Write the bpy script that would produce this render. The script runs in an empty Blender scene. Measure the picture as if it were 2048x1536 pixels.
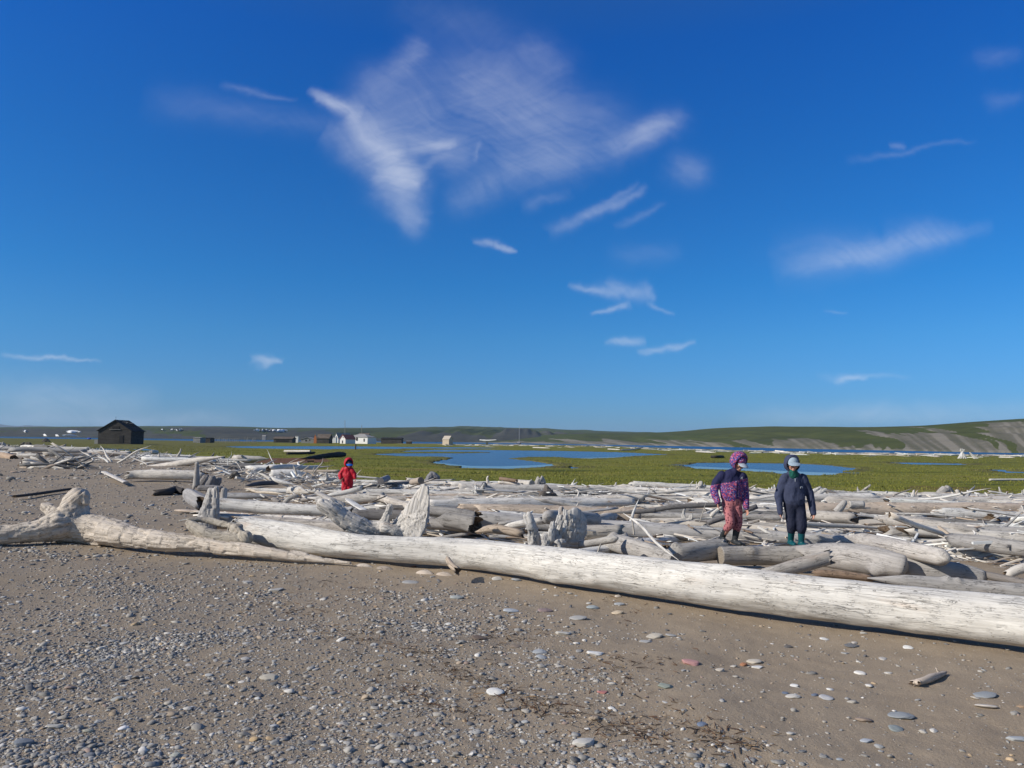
import bpy, math, random
import numpy as np
from mathutils import Matrix, Vector

SC = bpy.context.scene
COL = SC.collection
R = random.Random(11)
NR = np.random.default_rng(5)

# ---------------------------------------------------------------- camera
F, EYE = 1540.0, np.array((0.0, 0.0, 1.5))
PITCH, ROLL = math.atan(115.0 / F), 0.0127
_f = np.array((0, math.cos(PITCH), math.sin(PITCH)))
_u0 = np.array((0, -math.sin(PITCH), math.cos(PITCH)))
_r0 = np.array((1.0, 0, 0))
_r = _r0 * math.cos(ROLL) + _u0 * math.sin(ROLL)
_u = _u0 * math.cos(ROLL) - _r0 * math.sin(ROLL)
cam = bpy.data.objects.new('camera', bpy.data.cameras.new('camera'))
COL.objects.link(cam)
cam.matrix_world = Matrix(((_r[0], _u[0], -_f[0], EYE[0]), (_r[1], _u[1], -_f[1], EYE[1]), (_r[2], _u[2], -_f[2], EYE[2]), (0, 0, 0, 1)))
cam.data.sensor_width = 36.0
cam.data.lens = 36.0 * F / 2048.0
cam.data.clip_start, cam.data.clip_end = 0.05, 60000
SC.camera = cam

# ---------------------------------------------------------------- light
SUN_EL = math.radians(31)
SUN_H = np.array((-1.0, -0.36)); SUN_H /= np.linalg.norm(SUN_H)
to_sun = Vector((SUN_H[0] * math.cos(SUN_EL), SUN_H[1] * math.cos(SUN_EL), math.sin(SUN_EL)))
sun = bpy.data.objects.new('sun', bpy.data.lights.new('sun', 'SUN'))
COL.objects.link(sun)
sun.rotation_euler = to_sun.to_track_quat('Z', 'Y').to_euler()
sun.data.energy, sun.data.angle, sun.data.color = 5.0, math.radians(0.5), (1.0, 0.92, 0.80)
SC.view_settings.view_transform, SC.view_settings.look = 'Standard', 'None'
SC.view_settings.exposure, SC.view_settings.gamma = 0.0, 1.0
SC.cycles.use_denoising = True
SC.cycles.max_bounces = 5
SC.cycles.volume_bounces = 1
SC.cycles.transparent_max_bounces = 8


def ray(px, py):
    return _f + _r * ((px - 1024.0) / F) + _u * ((768.0 - py) / F)


def on_plane(px, py, z):
    d = ray(px, py)
    return EYE + d * ((z - EYE[2]) / d[2])


def at_depth(px, py, Y):
    d = ray(px, py)
    return EYE + d * (Y / d[1])


def project(P):
    q = np.asarray(P, float) - EYE
    w = q @ _f
    w = np.where(np.abs(w) < 1e-6, 1e-6, w)
    return 1024 + F * (q @ _r) / w, 768 - F * (q @ _u) / w, w


class NT:
    """small helper round a node tree"""
    def __init__(self, tree):
        self.t, self.n, self.l = tree, tree.nodes, tree.links

    def node(self, kind, **kw):
        n = self.n.new(kind)
        for k, v in kw.items():
            setattr(n, k, v)
        return n

    def put(self, sock, v):
        if isinstance(v, bpy.types.NodeSocket):
            self.l.new(v, sock)
        elif v is not None:
            sock.default_value = v

    def math(self, op, a, b=None, c=None, clamp=False):
        n = self.node('ShaderNodeMath', operation=op, use_clamp=clamp)
        for s, v in zip(n.inputs, (a, b, c)):
            self.put(s, v)
        return n.outputs[0]

    def vmath(self, op, a, b=None, out=0):
        n = self.node('ShaderNodeVectorMath', operation=op)
        self.put(n.inputs[0], a)
        if b is not None:
            self.put(n.inputs['Scale'] if op == 'SCALE' else n.inputs[1], b)
        return n.outputs[out]

    def mix(self, fac, a, b, blend='MIX'):
        n = self.node('ShaderNodeMix', data_type='RGBA', blend_type=blend)
        self.put(n.inputs[0], fac); self.put(n.inputs[6], a); self.put(n.inputs[7], b)
        return n.outputs[2]

    def noise(self, vec, scale, detail=4.0, rough=0.55, dist=0.0, color=False):
        n = self.node('ShaderNodeTexNoise')
        self.put(n.inputs['Vector'], vec); n.inputs['Scale'].default_value = scale
        n.inputs['Detail'].default_value = detail; n.inputs['Roughness'].default_value = rough
        n.inputs['Distortion'].default_value = dist
        return n.outputs[1 if color else 0]

    def voro(self, vec, scale, out='Distance', feature='F1', rnd=1.0):
        n = self.node('ShaderNodeTexVoronoi', feature=feature)
        self.put(n.inputs['Vector'], vec); n.inputs['Scale'].default_value = scale
        n.inputs['Randomness'].default_value = rnd
        return n.outputs[out]

    def ramp(self, fac, stops, interp='LINEAR'):
        n = self.node('ShaderNodeValToRGB')
        n.color_ramp.interpolation = interp
        el = n.color_ramp.elements
        while len(el) < len(stops):
            el.new(0.5)
        for e, (p, c) in zip(el, stops):
            e.position = p
            e.color = (c[0], c[1], c[2], 1) if hasattr(c, '__len__') else (c, c, c, 1)
        self.put(n.inputs[0], fac)
        return n.outputs[0]

    def remap(self, v, a, b, c=0.0, d=1.0, smooth=False):
        n = self.node('ShaderNodeMapRange', interpolation_type='SMOOTHSTEP' if smooth else 'LINEAR')
        self.put(n.inputs[0], v)
        for k, x in zip((1, 2, 3, 4), (a, b, c, d)):
            n.inputs[k].default_value = x
        return n.outputs[0]

    def sepxyz(self, v):
        n = self.node('ShaderNodeSeparateXYZ'); self.put(n.inputs[0], v)
        return n.outputs[0], n.outputs[1], n.outputs[2]

    def comb(self, x, y, z):
        n = self.node('ShaderNodeCombineXYZ')
        for s, v in zip(n.inputs, (x, y, z)):
            self.put(s, v)
        return n.outputs[0]

    def attr(self, name, out='Vector'):
        return self.node('ShaderNodeAttribute', attribute_name=name).outputs[out]


# ---------------------------------------------------------------- world: Nishita sky with wisps of cirrus
world = bpy.data.worlds.new("World")
SC.world = world
world.use_nodes = True
W = NT(world.node_tree)
W.n.clear()
sky = W.node('ShaderNodeTexSky', sky_type='NISHITA')
sky.sun_disc = False
sky.sun_elevation = SUN_EL
sky.sun_rotation = math.atan2(to_sun.x, to_sun.y)
sky.altitude = 10
sky.air_density, sky.dust_density, sky.ozone_density = 1.0, 0.25, 2.5
SKY_STRENGTH = 0.1
dirn = W.node('ShaderNodeTexCoord').outputs['Generated']
dx, dy, dz = W.sepxyz(dirn)
el_ = W.math('MAXIMUM', dz, 0.0)
# the deep blue of clear dry polar air: red falls off quickest with height
tint = W.ramp(el_, [(0.0, (0.28, 0.55, 1.08)), (0.03, (0.26, 0.55, 1.08)), (0.13, (0.19, 0.61, 1.08)), (0.2, (0.12, 0.60, 1.12)), (0.33, (0.085, 0.575, 1.19)), (0.47, (0.055, 0.55, 1.34)), (0.7, (0.45, 0.75, 1.15)), (1.0, (0.65, 0.85, 1.1))])  # upper stops, above the view, turned neutral to whiten ambient light
# unseen sky behind the camera is paled to whiten the ambient light
tint = W.mix(W.remap(dy, 0.15, -0.4, 0.0, 0.85), tint, (0.85, 0.92, 1.0, 1))
skycol = W.mix(1.0, sky.outputs[0], tint, 'MULTIPLY')

# stroke group: soft tapered streak between two points of the sky's tangent plane
g = bpy.data.node_groups.new('cirrus_streak', 'ShaderNodeTree')
for nm, st in (('P', 'NodeSocketVector'), ('A', 'NodeSocketVector'), ('D', 'NodeSocketVector'), ('L2', 'NodeSocketFloat'), ('w0', 'NodeSocketFloat'), ('w1', 'NodeSocketFloat'), ('s', 'NodeSocketFloat'), ('sum', 'NodeSocketFloat'), ('taper', 'NodeSocketFloat')):
    g.interface.new_socket(nm, in_out='INPUT', socket_type=st)
g.interface.new_socket('out', in_out='OUTPUT', socket_type='NodeSocketFloat')
G = NT(g)
gi, go = G.node('NodeGroupInput'), G.node('NodeGroupOutput')
rel = G.vmath('SUBTRACT', gi.outputs['P'], gi.outputs['A'])
tt = G.math('DIVIDE', G.vmath('DOT_PRODUCT', rel, gi.outputs['D'], out=1), gi.outputs['L2'], clamp=True)
sc_ = G.node('ShaderNodeVectorMath', operation='SCALE')
G.l.new(gi.outputs['D'], sc_.inputs[0]); G.l.new(tt, sc_.inputs['Scale'])
dd = G.vmath('LENGTH', G.vmath('SUBTRACT', rel, sc_.outputs[0]), out=1)
wd = G.math('ADD', gi.outputs['w0'], G.math('MULTIPLY', tt, G.math('SUBTRACT', gi.outputs['w1'], gi.outputs['w0'])))
q = G.math('DIVIDE', dd, wd)
ga = G.math('EXPONENT', G.math('MULTIPLY', G.math('MULTIPLY', q, q), -1.0))
lens = G.math('POWER', G.math('MULTIPLY', G.math('MULTIPLY', tt, G.math('SUBTRACT', 1.0, tt)), 4.0), 0.75)
lens = G.math('ADD', 1.0, G.math('MULTIPLY', gi.outputs['taper'], G.math('SUBTRACT', lens, 1.0)))
G.l.new(G.math('ADD', gi.outputs['sum'], G.math('MULTIPLY', G.math('MULTIPLY', ga, lens), gi.outputs['s'])), go.inputs[0])

fwd = W.math('MAXIMUM', dy, 0.05)
P0 = W.comb(W.math('DIVIDE', dx, fwd), W.math('DIVIDE', dz, fwd), 0.0)
wn = W.noise(P0, 9.0, 4.0, 0.6, color=True)
wv = W.vmath('SUBTRACT', wn, (0.5, 0.5, 0.5))
P1 = W.vmath('ADD', P0, W.vmath('MULTIPLY', wv, (0.050, 0.030, 0.0)))
wn2 = W.vmath('SUBTRACT', W.noise(P0, 42.0, 3.0, 0.6, color=True), (0.5, 0.5, 0.5))
P1 = W.vmath('ADD', P1, W.vmath('MULTIPLY', wn2, (0.012, 0.007, 0.0)))


def uv_of(px, py):
    d = ray(px, py)
    return np.array((d[0] / d[1], d[2] / d[1], 0.0))


STREAKS = [
    (610, 178, 725, 232, 7, 20, .42), (690, 232, 850, 365, 26, 20, .36), (720, 225, 800, 290, 30, 34, .20), (640, 265, 790, 340, 26, 26, .16),
    (760, 330, 850, 372, 22, 12, .26), (800, 370, 835, 445, 46, 22, .24), (795, 135, 832, 88, 26, 22, .13), (755, 175, 800, 235, 42, 50, .13),
    (850, 175, 1000, 150, 62, 70, .11), (1080, 105, 1105, 130, 36, 40, .10), (820, 290, 910, 284, 22, 9, .30), (870, 260, 905, 300, 44, 40, .15),
    (960, 200, 1060, 230, 60, 66, .10), (960, 270, 1160, 240, 60, 54, .10), (1000, 350, 1250, 285, 40, 34, .18), (1240, 290, 1350, 238, 28, 22, .27),
    (1060, 200, 1220, 240, 50, 50, .07), (930, 395, 1010, 335, 34, 34, .12), (965, 280, 945, 320, 7, 5, .10), (830, 345, 900, 300, 8, 8, .10),
    (1090, 466, 1310, 370, 13, 7, .20), (1140, 436, 1290, 362, 8, 5, .12), (1230, 452, 1340, 402, 9, 6, .06), (1040, 415, 1140, 382, 16, 8, .08),
    (1368, 338, 1376, 342, 28, 28, .13), (940, 488, 1000, 494, 6, 9, .22), (985, 494, 1035, 506, 8, 3, .28),
    (1130, 568, 1235, 592, 5, 12, .30), (1205, 572, 1300, 588, 18, 14, .32), (1290, 570, 1305, 592, 10, 8, .14), (1262, 606, 1170, 633, 8, 3, .32), (1290, 602, 1360, 626, 6, 3, .18),
    (1203, 690, 1290, 684, 6, 8, .28), (1270, 708, 1395, 682, 6, 5, .34), (1540, 522, 1760, 490, 40, 32, .08), (1640, 516, 1990, 452, 22, 12, .15), (1540, 548, 1940, 470, 38, 16, .08), (1760, 470, 1930, 448, 26, 12, .07), (1560, 555, 1700, 520, 14, 10, .07),
    (1690, 322, 1950, 284, 8, 4, .07), (1775, 288, 1820, 290, 6, 6, .10), (0, 710, 210, 721, 5, 3, .26), (500, 716, 570, 722, 8, 3, .38), (515, 728, 540, 726, 7, 4, .2),
    (1630, 756, 1830, 757, 6, 4, .10), (1665, 762, 1745, 761, 6, 4, .26), (430, 168, 592, 198, 8, 5, .11), (280, 190, 720, 265, 34, 24, .06), (1985, 205, 2040, 195, 18, 12, .06),
    (1640, 625, 1700, 626, 4, 3, .07), (1450, 832, 2100, 828, 18, 22, .16), (-50, 800, 330, 800, 46, 30, .14), (-50, 840, 500, 838, 14, 12, .12), (1250, 510, 1340, 500, 24, 18, .06), (820, 20, 1000, 60, 40, 40, .05), (1950, 118, 2048, 110, 20, 14, .05),
]
acc = None
for (x0, y0, x1, y1, w0, w1, s) in STREAKS:
    s *= 1.25
    a, b = uv_of(x0, y0), uv_of(x1, y1)
    n = W.node('ShaderNodeGroup'); n.node_tree = g
    W.l.new(P1, n.inputs['P'])
    n.inputs['A'].default_value = a; n.inputs['D'].default_value = b - a
    n.inputs['L2'].default_value = max(float((b - a) @ (b - a)), 1e-8)
    n.inputs['w0'].default_value = w0 / F; n.inputs['w1'].default_value = w1 / F
    n.inputs['s'].default_value = s
    n.inputs['taper'].default_value = max(0.0, min(1.0, (math.hypot(x1 - x0, y1 - y0) / (w0 + w1) - 1.2) / 2.0))
    if acc is None:
        n.inputs['sum'].default_value = 0.0
    else:
        W.l.new(acc, n.inputs['sum'])
    acc = n.outputs[0]
# fibres: fine threads combed out along the wind, their direction wandering
Pw = W.vmath('ADD', P0, W.vmath('MULTIPLY', W.vmath('SUBTRACT', W.noise(P0, 3.2, 2.0, 0.5, color=True), (0.5, 0.5, 0.5)), (0.22, 0.22, 0.0)))
Pw = W.vmath('ADD', Pw, W.vmath('MULTIPLY', wv, (0.05, 0.05, 0.0)))


def fibres(deg, sx, sy):
    m_ = W.node('ShaderNodeMapping', vector_type='TEXTURE')
    W.l.new(Pw, m_.inputs['Vector'])
    m_.inputs['Rotation'].default_value = (0, 0, math.radians(deg))
    m_.inputs['Scale'].default_value = (1 / sx, 1 / sy, 1.0)
    return W.noise(m_.outputs[0], 1.0, 6.0, 0.62, 0.3)


fib = W.math('MULTIPLY', W.math('ADD', fibres(20, 7.0, 62.0), fibres(-32, 9.0, 85.0)), 0.5)
bil = W.noise(P1, 7.5, 5.0, 0.52)
dens = W.math('MULTIPLY', acc, W.math('ADD', W.remap(fib, 0.35, 0.65, 0.10, 0.60), W.remap(bil, 0.3, 0.72, 0.08, 0.85)))
dens = W.math('DIVIDE', dens, W.math('ADD', 1.0, W.math('MULTIPLY', dens, 0.75)))
dens = W.math('MULTIPLY', dens, W.remap(dy, 0.05, 0.2), clamp=True)
withcloud = W.mix(dens, skycol, (8.3, 8.7, 9.6, 1))
bg = W.node('ShaderNodeBackground')
W.put(bg.inputs[0], withcloud); bg.inputs[1].default_value = SKY_STRENGTH
W.l.new(bg.outputs[0], W.node('ShaderNodeOutputWorld').inputs[0])

# ================================================================ helpers
def tag(o, label=None, cat=None, group=None, kind=None):
    for k, v in (('label', label), ('category', cat), ('group', group), ('kind', kind)):
        if v:
            o[k] = v
    return o


def empty(name, loc=(0, 0, 0), rz=0.0):
    o = bpy.data.objects.new(name, None)
    o.location = loc; o.rotation_euler = (0, 0, rz); o.empty_display_size = 0.2
    COL.objects.link(o)
    return o


def make_mesh(name, V, quads=None, tris=None, mats=(), mq=None, mt=None, attrs=None, smooth=True, flat_tris=False):
    V = np.asarray(V, np.float32)
    quads = np.zeros((0, 4), np.int32) if quads is None or len(quads) == 0 else np.asarray(quads, np.int32)
    tris = np.zeros((0, 3), np.int32) if tris is None or len(tris) == 0 else np.asarray(tris, np.int32)
    me = bpy.data.meshes.new(name)
    nq, nt = len(quads), len(tris)
    me.vertices.add(len(V)); me.vertices.foreach_set('co', V.ravel())
    me.loops.add(nq * 4 + nt * 3)
    me.loops.foreach_set('vertex_index', np.concatenate((quads.ravel(), tris.ravel())).astype(np.int32))
    me.polygons.add(nq + nt)
    me.polygons.foreach_set('loop_start', np.concatenate((np.arange(nq) * 4, nq * 4 + np.arange(nt) * 3)).astype(np.int32))
    sm = np.full(nq + nt, smooth, bool)
    if flat_tris:
        sm[nq:] = False
    me.polygons.foreach_set('use_smooth', sm)
    mi = np.zeros(nq + nt, np.int32)
    if mq is not None:
        mi[:nq] = mq
    if mt is not None:
        mi[nq:] = mt
    me.polygons.foreach_set('material_index', mi)
    for m in mats:
        me.materials.append(m)
    for k, a in (attrs or {}).items():
        a = np.asarray(a, np.float32)
        if a.ndim == 1:
            me.attributes.new(k, 'FLOAT', 'POINT').data.foreach_set('value', a)
        elif a.shape[1] == 3:
            me.attributes.new(k, 'FLOAT_VECTOR', 'POINT').data.foreach_set('vector', a.ravel())
        else:
            me.attributes.new(k, 'FLOAT_COLOR', 'POINT').data.foreach_set('color', a.ravel())
    me.update(calc_edges=True)
    me.validate()
    return me


def link(name, me, parent=None, loc=None, color=None):
    o = bpy.data.objects.new(name, me)
    COL.objects.link(o)
    if parent is not None:
        o.parent = parent
    if loc is not None:
        o.location = loc
    if color is not None:
        o.color = (color[0], color[1], color[2], 1)
    return o


def _hash(ix, iy, iz, seed):
    h = (ix.astype(np.uint32) * np.uint32(374761393) + iy.astype(np.uint32) * np.uint32(668265263) + iz.astype(np.uint32) * np.uint32(2147483647) + np.uint32(seed * 974634777 % 4294967291))
    h = (h ^ (h >> np.uint32(13))) * np.uint32(1274126177)
    h = h ^ (h >> np.uint32(16))
    return h.astype(np.float32) / np.float32(2147483648.0) - np.float32(1.0)


def vnoise(p, seed=0):
    p = np.asarray(p, np.float32)
    i = np.floor(p).astype(np.int64)
    f = p - i
    f = f * f * (3 - 2 * f)
    out = np.zeros(p.shape[:-1], np.float32)
    for a in (0, 1):
        wa = f[..., 0] if a else 1 - f[..., 0]
        for b in (0, 1):
            wb = f[..., 1] if b else 1 - f[..., 1]
            for c in (0, 1):
                wc = f[..., 2] if c else 1 - f[..., 2]
                out += wa * wb * wc * _hash(i[..., 0] + a, i[..., 1] + b, i[..., 2] + c, seed)
    return out


def fbm(p, octv=4, seed=0, gain=0.5):
    p = np.asarray(p, np.float32); s = 0; a = 1.0
    for k in range(octv):
        s = s + a * vnoise(p * (2.0 ** k), seed + k * 7); a *= gain
    return s


def n2(x, y, scale, octv=3, seed=0):
    return fbm(np.stack((x * scale, y * scale, np.zeros_like(x) + 0.37), -1), octv, seed)


def sstep(a, b, x):
    t = np.clip((x - a) / (b - a), 0, 1)
    return t * t * (3 - 2 * t)


def catmull(P, n):
    """N points along a smooth curve through the rows of P (any width)"""
    P = np.asarray(P, float)
    if len(P) == 2:
        t = np.linspace(0, 1, n)[:, None]
        return P[0] * (1 - t) + P[1] * t
    d = np.concatenate(([0], np.cumsum(np.linalg.norm(np.diff(P[:, :3], axis=0), axis=1) + 1e-9)))
    Q = np.vstack((2 * P[0] - P[1], P, 2 * P[-1] - P[-2]))
    s = np.linspace(0, d[-1], n)
    k = np.clip(np.searchsorted(d, s, 'right') - 1, 0, len(P) - 2)
    t = ((s - d[k]) / (d[k + 1] - d[k]))[:, None]
    a, b, c, e = Q[k], Q[k + 1], Q[k + 2], Q[k + 3]
    return 0.5 * (2 * b + (c - a) * t + (2 * a - 5 * b + 4 * c - e) * t ** 2 + (3 * b - a - 3 * c + e) * t ** 3)


def frames(C, ref=(0, 0, 1)):
    T = np.gradient(C, axis=0)
    T /= np.linalg.norm(T, axis=1)[:, None] + 1e-12
    ref = np.asarray(ref, float)
    if abs(T.mean(0) @ ref) > 0.9 * np.linalg.norm(T.mean(0)):
        ref = np.array((1.0, 0, 0)) if abs(T.mean(0)[0]) < 0.8 else np.array((0, 1.0, 0))
    A = ref - (T @ ref)[:, None] * T
    A /= np.linalg.norm(A, axis=1)[:, None] + 1e-12
    return T, A, np.cross(T, A)


def tube(C, ra, rb=None, seg=10, ref=(0, 0, 1), dome=True):
    """closed tube round the centre line C; round ends. returns V, quads, tris"""
    C = np.asarray(C, float); n = len(C)
    ra = np.broadcast_to(np.asarray(ra, float), (n,)); rb = ra if rb is None else np.broadcast_to(np.asarray(rb, float), (n,))
    T, A, B = frames(C, ref)
    if dome:
        k = 3
        a = np.linspace(0, math.pi / 2, k + 1)[1:]
        C0 = [C[0] - T[0] * min(ra[0], rb[0]) * math.sin(x) for x in a[::-1]]; s0 = [math.cos(x) for x in a[::-1]]
        C1 = [C[-1] + T[-1] * min(ra[-1], rb[-1]) * math.sin(x) for x in a]; s1 = [math.cos(x) for x in a]
        C = np.vstack((C0, C, C1))
        T = np.vstack((np.repeat(T[:1], k, 0), T, np.repeat(T[-1:], k, 0)))
        A = np.vstack((np.repeat(A[:1], k, 0), A, np.repeat(A[-1:], k, 0)))
        B = np.vstack((np.repeat(B[:1], k, 0), B, np.repeat(B[-1:], k, 0)))
        ra = np.concatenate((np.array(s0) * ra[0], ra, np.array(s1) * ra[-1])) + 1e-4
        rb = np.concatenate((np.array(s0) * rb[0], rb, np.array(s1) * rb[-1])) + 1e-4
        n = len(C)
    th = np.arange(seg) / seg * 2 * math.pi
    V = C[:, None] + A[:, None] * (np.cos(th)[None, :, None] * ra[:, None, None]) + B[:, None] * (np.sin(th)[None, :, None] * rb[:, None, None])
    V = V.reshape(-1, 3)
    i = np.arange(n - 1)[:, None] * seg; j = np.arange(seg)[None]; j2 = (j + 1) % seg
    Q = np.stack((i + j, i + j2, i + seg + j2, i + seg + j), -1).reshape(-1, 4)
    V = np.vstack((V, C[0], C[-1]))
    a, b = n * seg, n * seg + 1
    jj = np.arange(seg); jn = (jj + 1) % seg
    Tt = np.vstack((np.stack((jn, jj, np.full(seg, a)), -1), np.stack(((n - 1) * seg + jj, (n - 1) * seg + jn, np.full(seg, b)), -1)))
    return V, Q, Tt


def join(parts):
    Vs, Qs, Ts, o = [], [], [], 0
    for V, Q, T in parts:
        Vs.append(V)
        if Q is not None and len(Q): Qs.append(np.asarray(Q) + o)
        if T is not None and len(T): Ts.append(np.asarray(T) + o)
        o += len(V)
    return np.vstack(Vs), (np.vstack(Qs) if Qs else None), (np.vstack(Ts) if Ts else None)


def box(cx, cy, cz, sx, sy, sz, rz=0.0, rx=0.0):
    c = np.array([(x, y, z) for z in (-.5, .5) for y in (-.5, .5) for x in (-.5, .5)]) * (sx, sy, sz)
    if rx:
        m = np.array(((1, 0, 0), (0, math.cos(rx), -math.sin(rx)), (0, math.sin(rx), math.cos(rx)))); c = c @ m.T
    if rz:
        m = np.array(((math.cos(rz), -math.sin(rz), 0), (math.sin(rz), math.cos(rz), 0), (0, 0, 1))); c = c @ m.T
    q = np.array(((0, 2, 3, 1), (4, 5, 7, 6), (0, 1, 5, 4), (2, 6, 7, 3), (0, 4, 6, 2), (1, 3, 7, 5)))
    return c + (cx, cy, cz), q, None


def ellipsoid(c, r, rot=None, nu=16, nv=10):
    u = np.arange(nu) / nu * 2 * math.pi; v = np.linspace(0, math.pi, nv + 1)[1:-1]
    V = np.stack((np.sin(v)[:, None] * np.cos(u), np.sin(v)[:, None] * np.sin(u), np.repeat(np.cos(v)[:, None], nu, 1)), -1).reshape(-1, 3)
    V = np.vstack((V, (0, 0, 1), (0, 0, -1))) * np.asarray(r)
    if rot is not None:
        V = V @ np.array([list(r) for r in rot]).T
    V = V + np.asarray(c)
    m = nv - 1
    i = np.arange(m - 1)[:, None] * nu; j = np.arange(nu)[None]; j2 = (j + 1) % nu
    Q = np.stack((i + j, i + nu + j, i + nu + j2, i + j2), -1).reshape(-1, 4)
    jj = np.arange(nu); jn = (jj + 1) % nu
    T = np.vstack((np.stack((jj, jn, np.full(nu, m * nu)), -1), np.stack(((m - 1) * nu + jn, (m - 1) * nu + jj, np.full(nu, m * nu + 1)), -1)))
    return V, Q, T


def remesh(parts, voxel, smooth=2, fac=0.5):
    """one continuous skin round overlapping closed shapes -> numpy verts, quads, tris"""
    fixed = []
    for V, Q, T in parts:                      # every piece must face outwards
        vol = 0.0; c0 = V.mean(0)
        for Fc in (Q, T):
            if Fc is not None and len(Fc):
                Fc = np.asarray(Fc); a = V[Fc[:, 0]] - c0
                for k in range(1, Fc.shape[1] - 1):
                    vol += np.einsum('ij,ij->', a, np.cross(V[Fc[:, k]] - c0, V[Fc[:, k + 1]] - c0))
        if vol < 0:
            Q = None if Q is None else np.asarray(Q)[:, ::-1]; T = None if T is None else np.asarray(T)[:, ::-1]
        fixed.append((V, Q, T))
    V, Q, T = join(fixed)
    me = make_mesh('tmp', V, Q, T)
    o = bpy.data.objects.new('tmp', me); COL.objects.link(o)
    m = o.modifiers.new('r', 'REMESH'); m.mode = 'VOXEL'; m.voxel_size = voxel
    if smooth:
        s = o.modifiers.new('s', 'SMOOTH'); s.iterations = smooth; s.factor = fac
    dg = bpy.context.evaluated_depsgraph_get()
    dg.update()
    ev = o.evaluated_get(dg).to_mesh()
    n = len(ev.vertices); co = np.empty(n * 3, np.float32); ev.vertices.foreach_get('co', co)
    npoly = len(ev.polygons)
    tot = np.empty(npoly, np.int32); ev.polygons.foreach_get('loop_total', tot)
    vi = np.empty(len(ev.loops), np.int32); ev.loops.foreach_get('vertex_index', vi)
    st = np.concatenate(([0], np.cumsum(tot)[:-1]))
    q = vi[st[tot == 4][:, None] + np.arange(4)] if (tot == 4).any() else None
    t = vi[st[tot == 3][:, None] + np.arange(3)] if (tot == 3).any() else None
    bpy.data.objects.remove(o); bpy.data.meshes.remove(me)
    return co.reshape(-1, 3).astype(float), q, t


def vnormals(V, Q, T):
    N = np.zeros_like(V)
    for Fc in (Q, T):
        if Fc is None or not len(Fc):
            continue
        a = V[Fc[:, 0]]; b = V[Fc[:, 1]]; c = V[Fc[:, 2]]; d = V[Fc[:, -1]]
        n = np.cross(c - a, d - b) if Fc.shape[1] == 4 else np.cross(b - a, c - a)
        for k in range(Fc.shape[1]):
            np.add.at(N, Fc[:, k], n)
    return N / (np.linalg.norm(N, axis=1)[:, None] + 1e-12)


# ================================================================ materials
def new_mat(name):
    m = bpy.data.materials.new(name); m.use_nodes = True
    t = NT(m.node_tree); t.n.clear()
    b = t.node('ShaderNodeBsdfPrincipled')
    t.l.new(b.outputs[0], t.node('ShaderNodeOutputMaterial').inputs[0])
    b.inputs['Specular IOR Level'].default_value = 0.25
    return m, t, b


def bump(t, b, h, strength=0.5, dist=0.01):
    n = t.node('ShaderNodeBump'); n.inputs['Strength'].default_value = strength; n.inputs['Distance'].default_value = dist
    t.put(n.inputs['Height'], h); t.l.new(n.outputs[0], b.inputs['Normal'])


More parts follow.
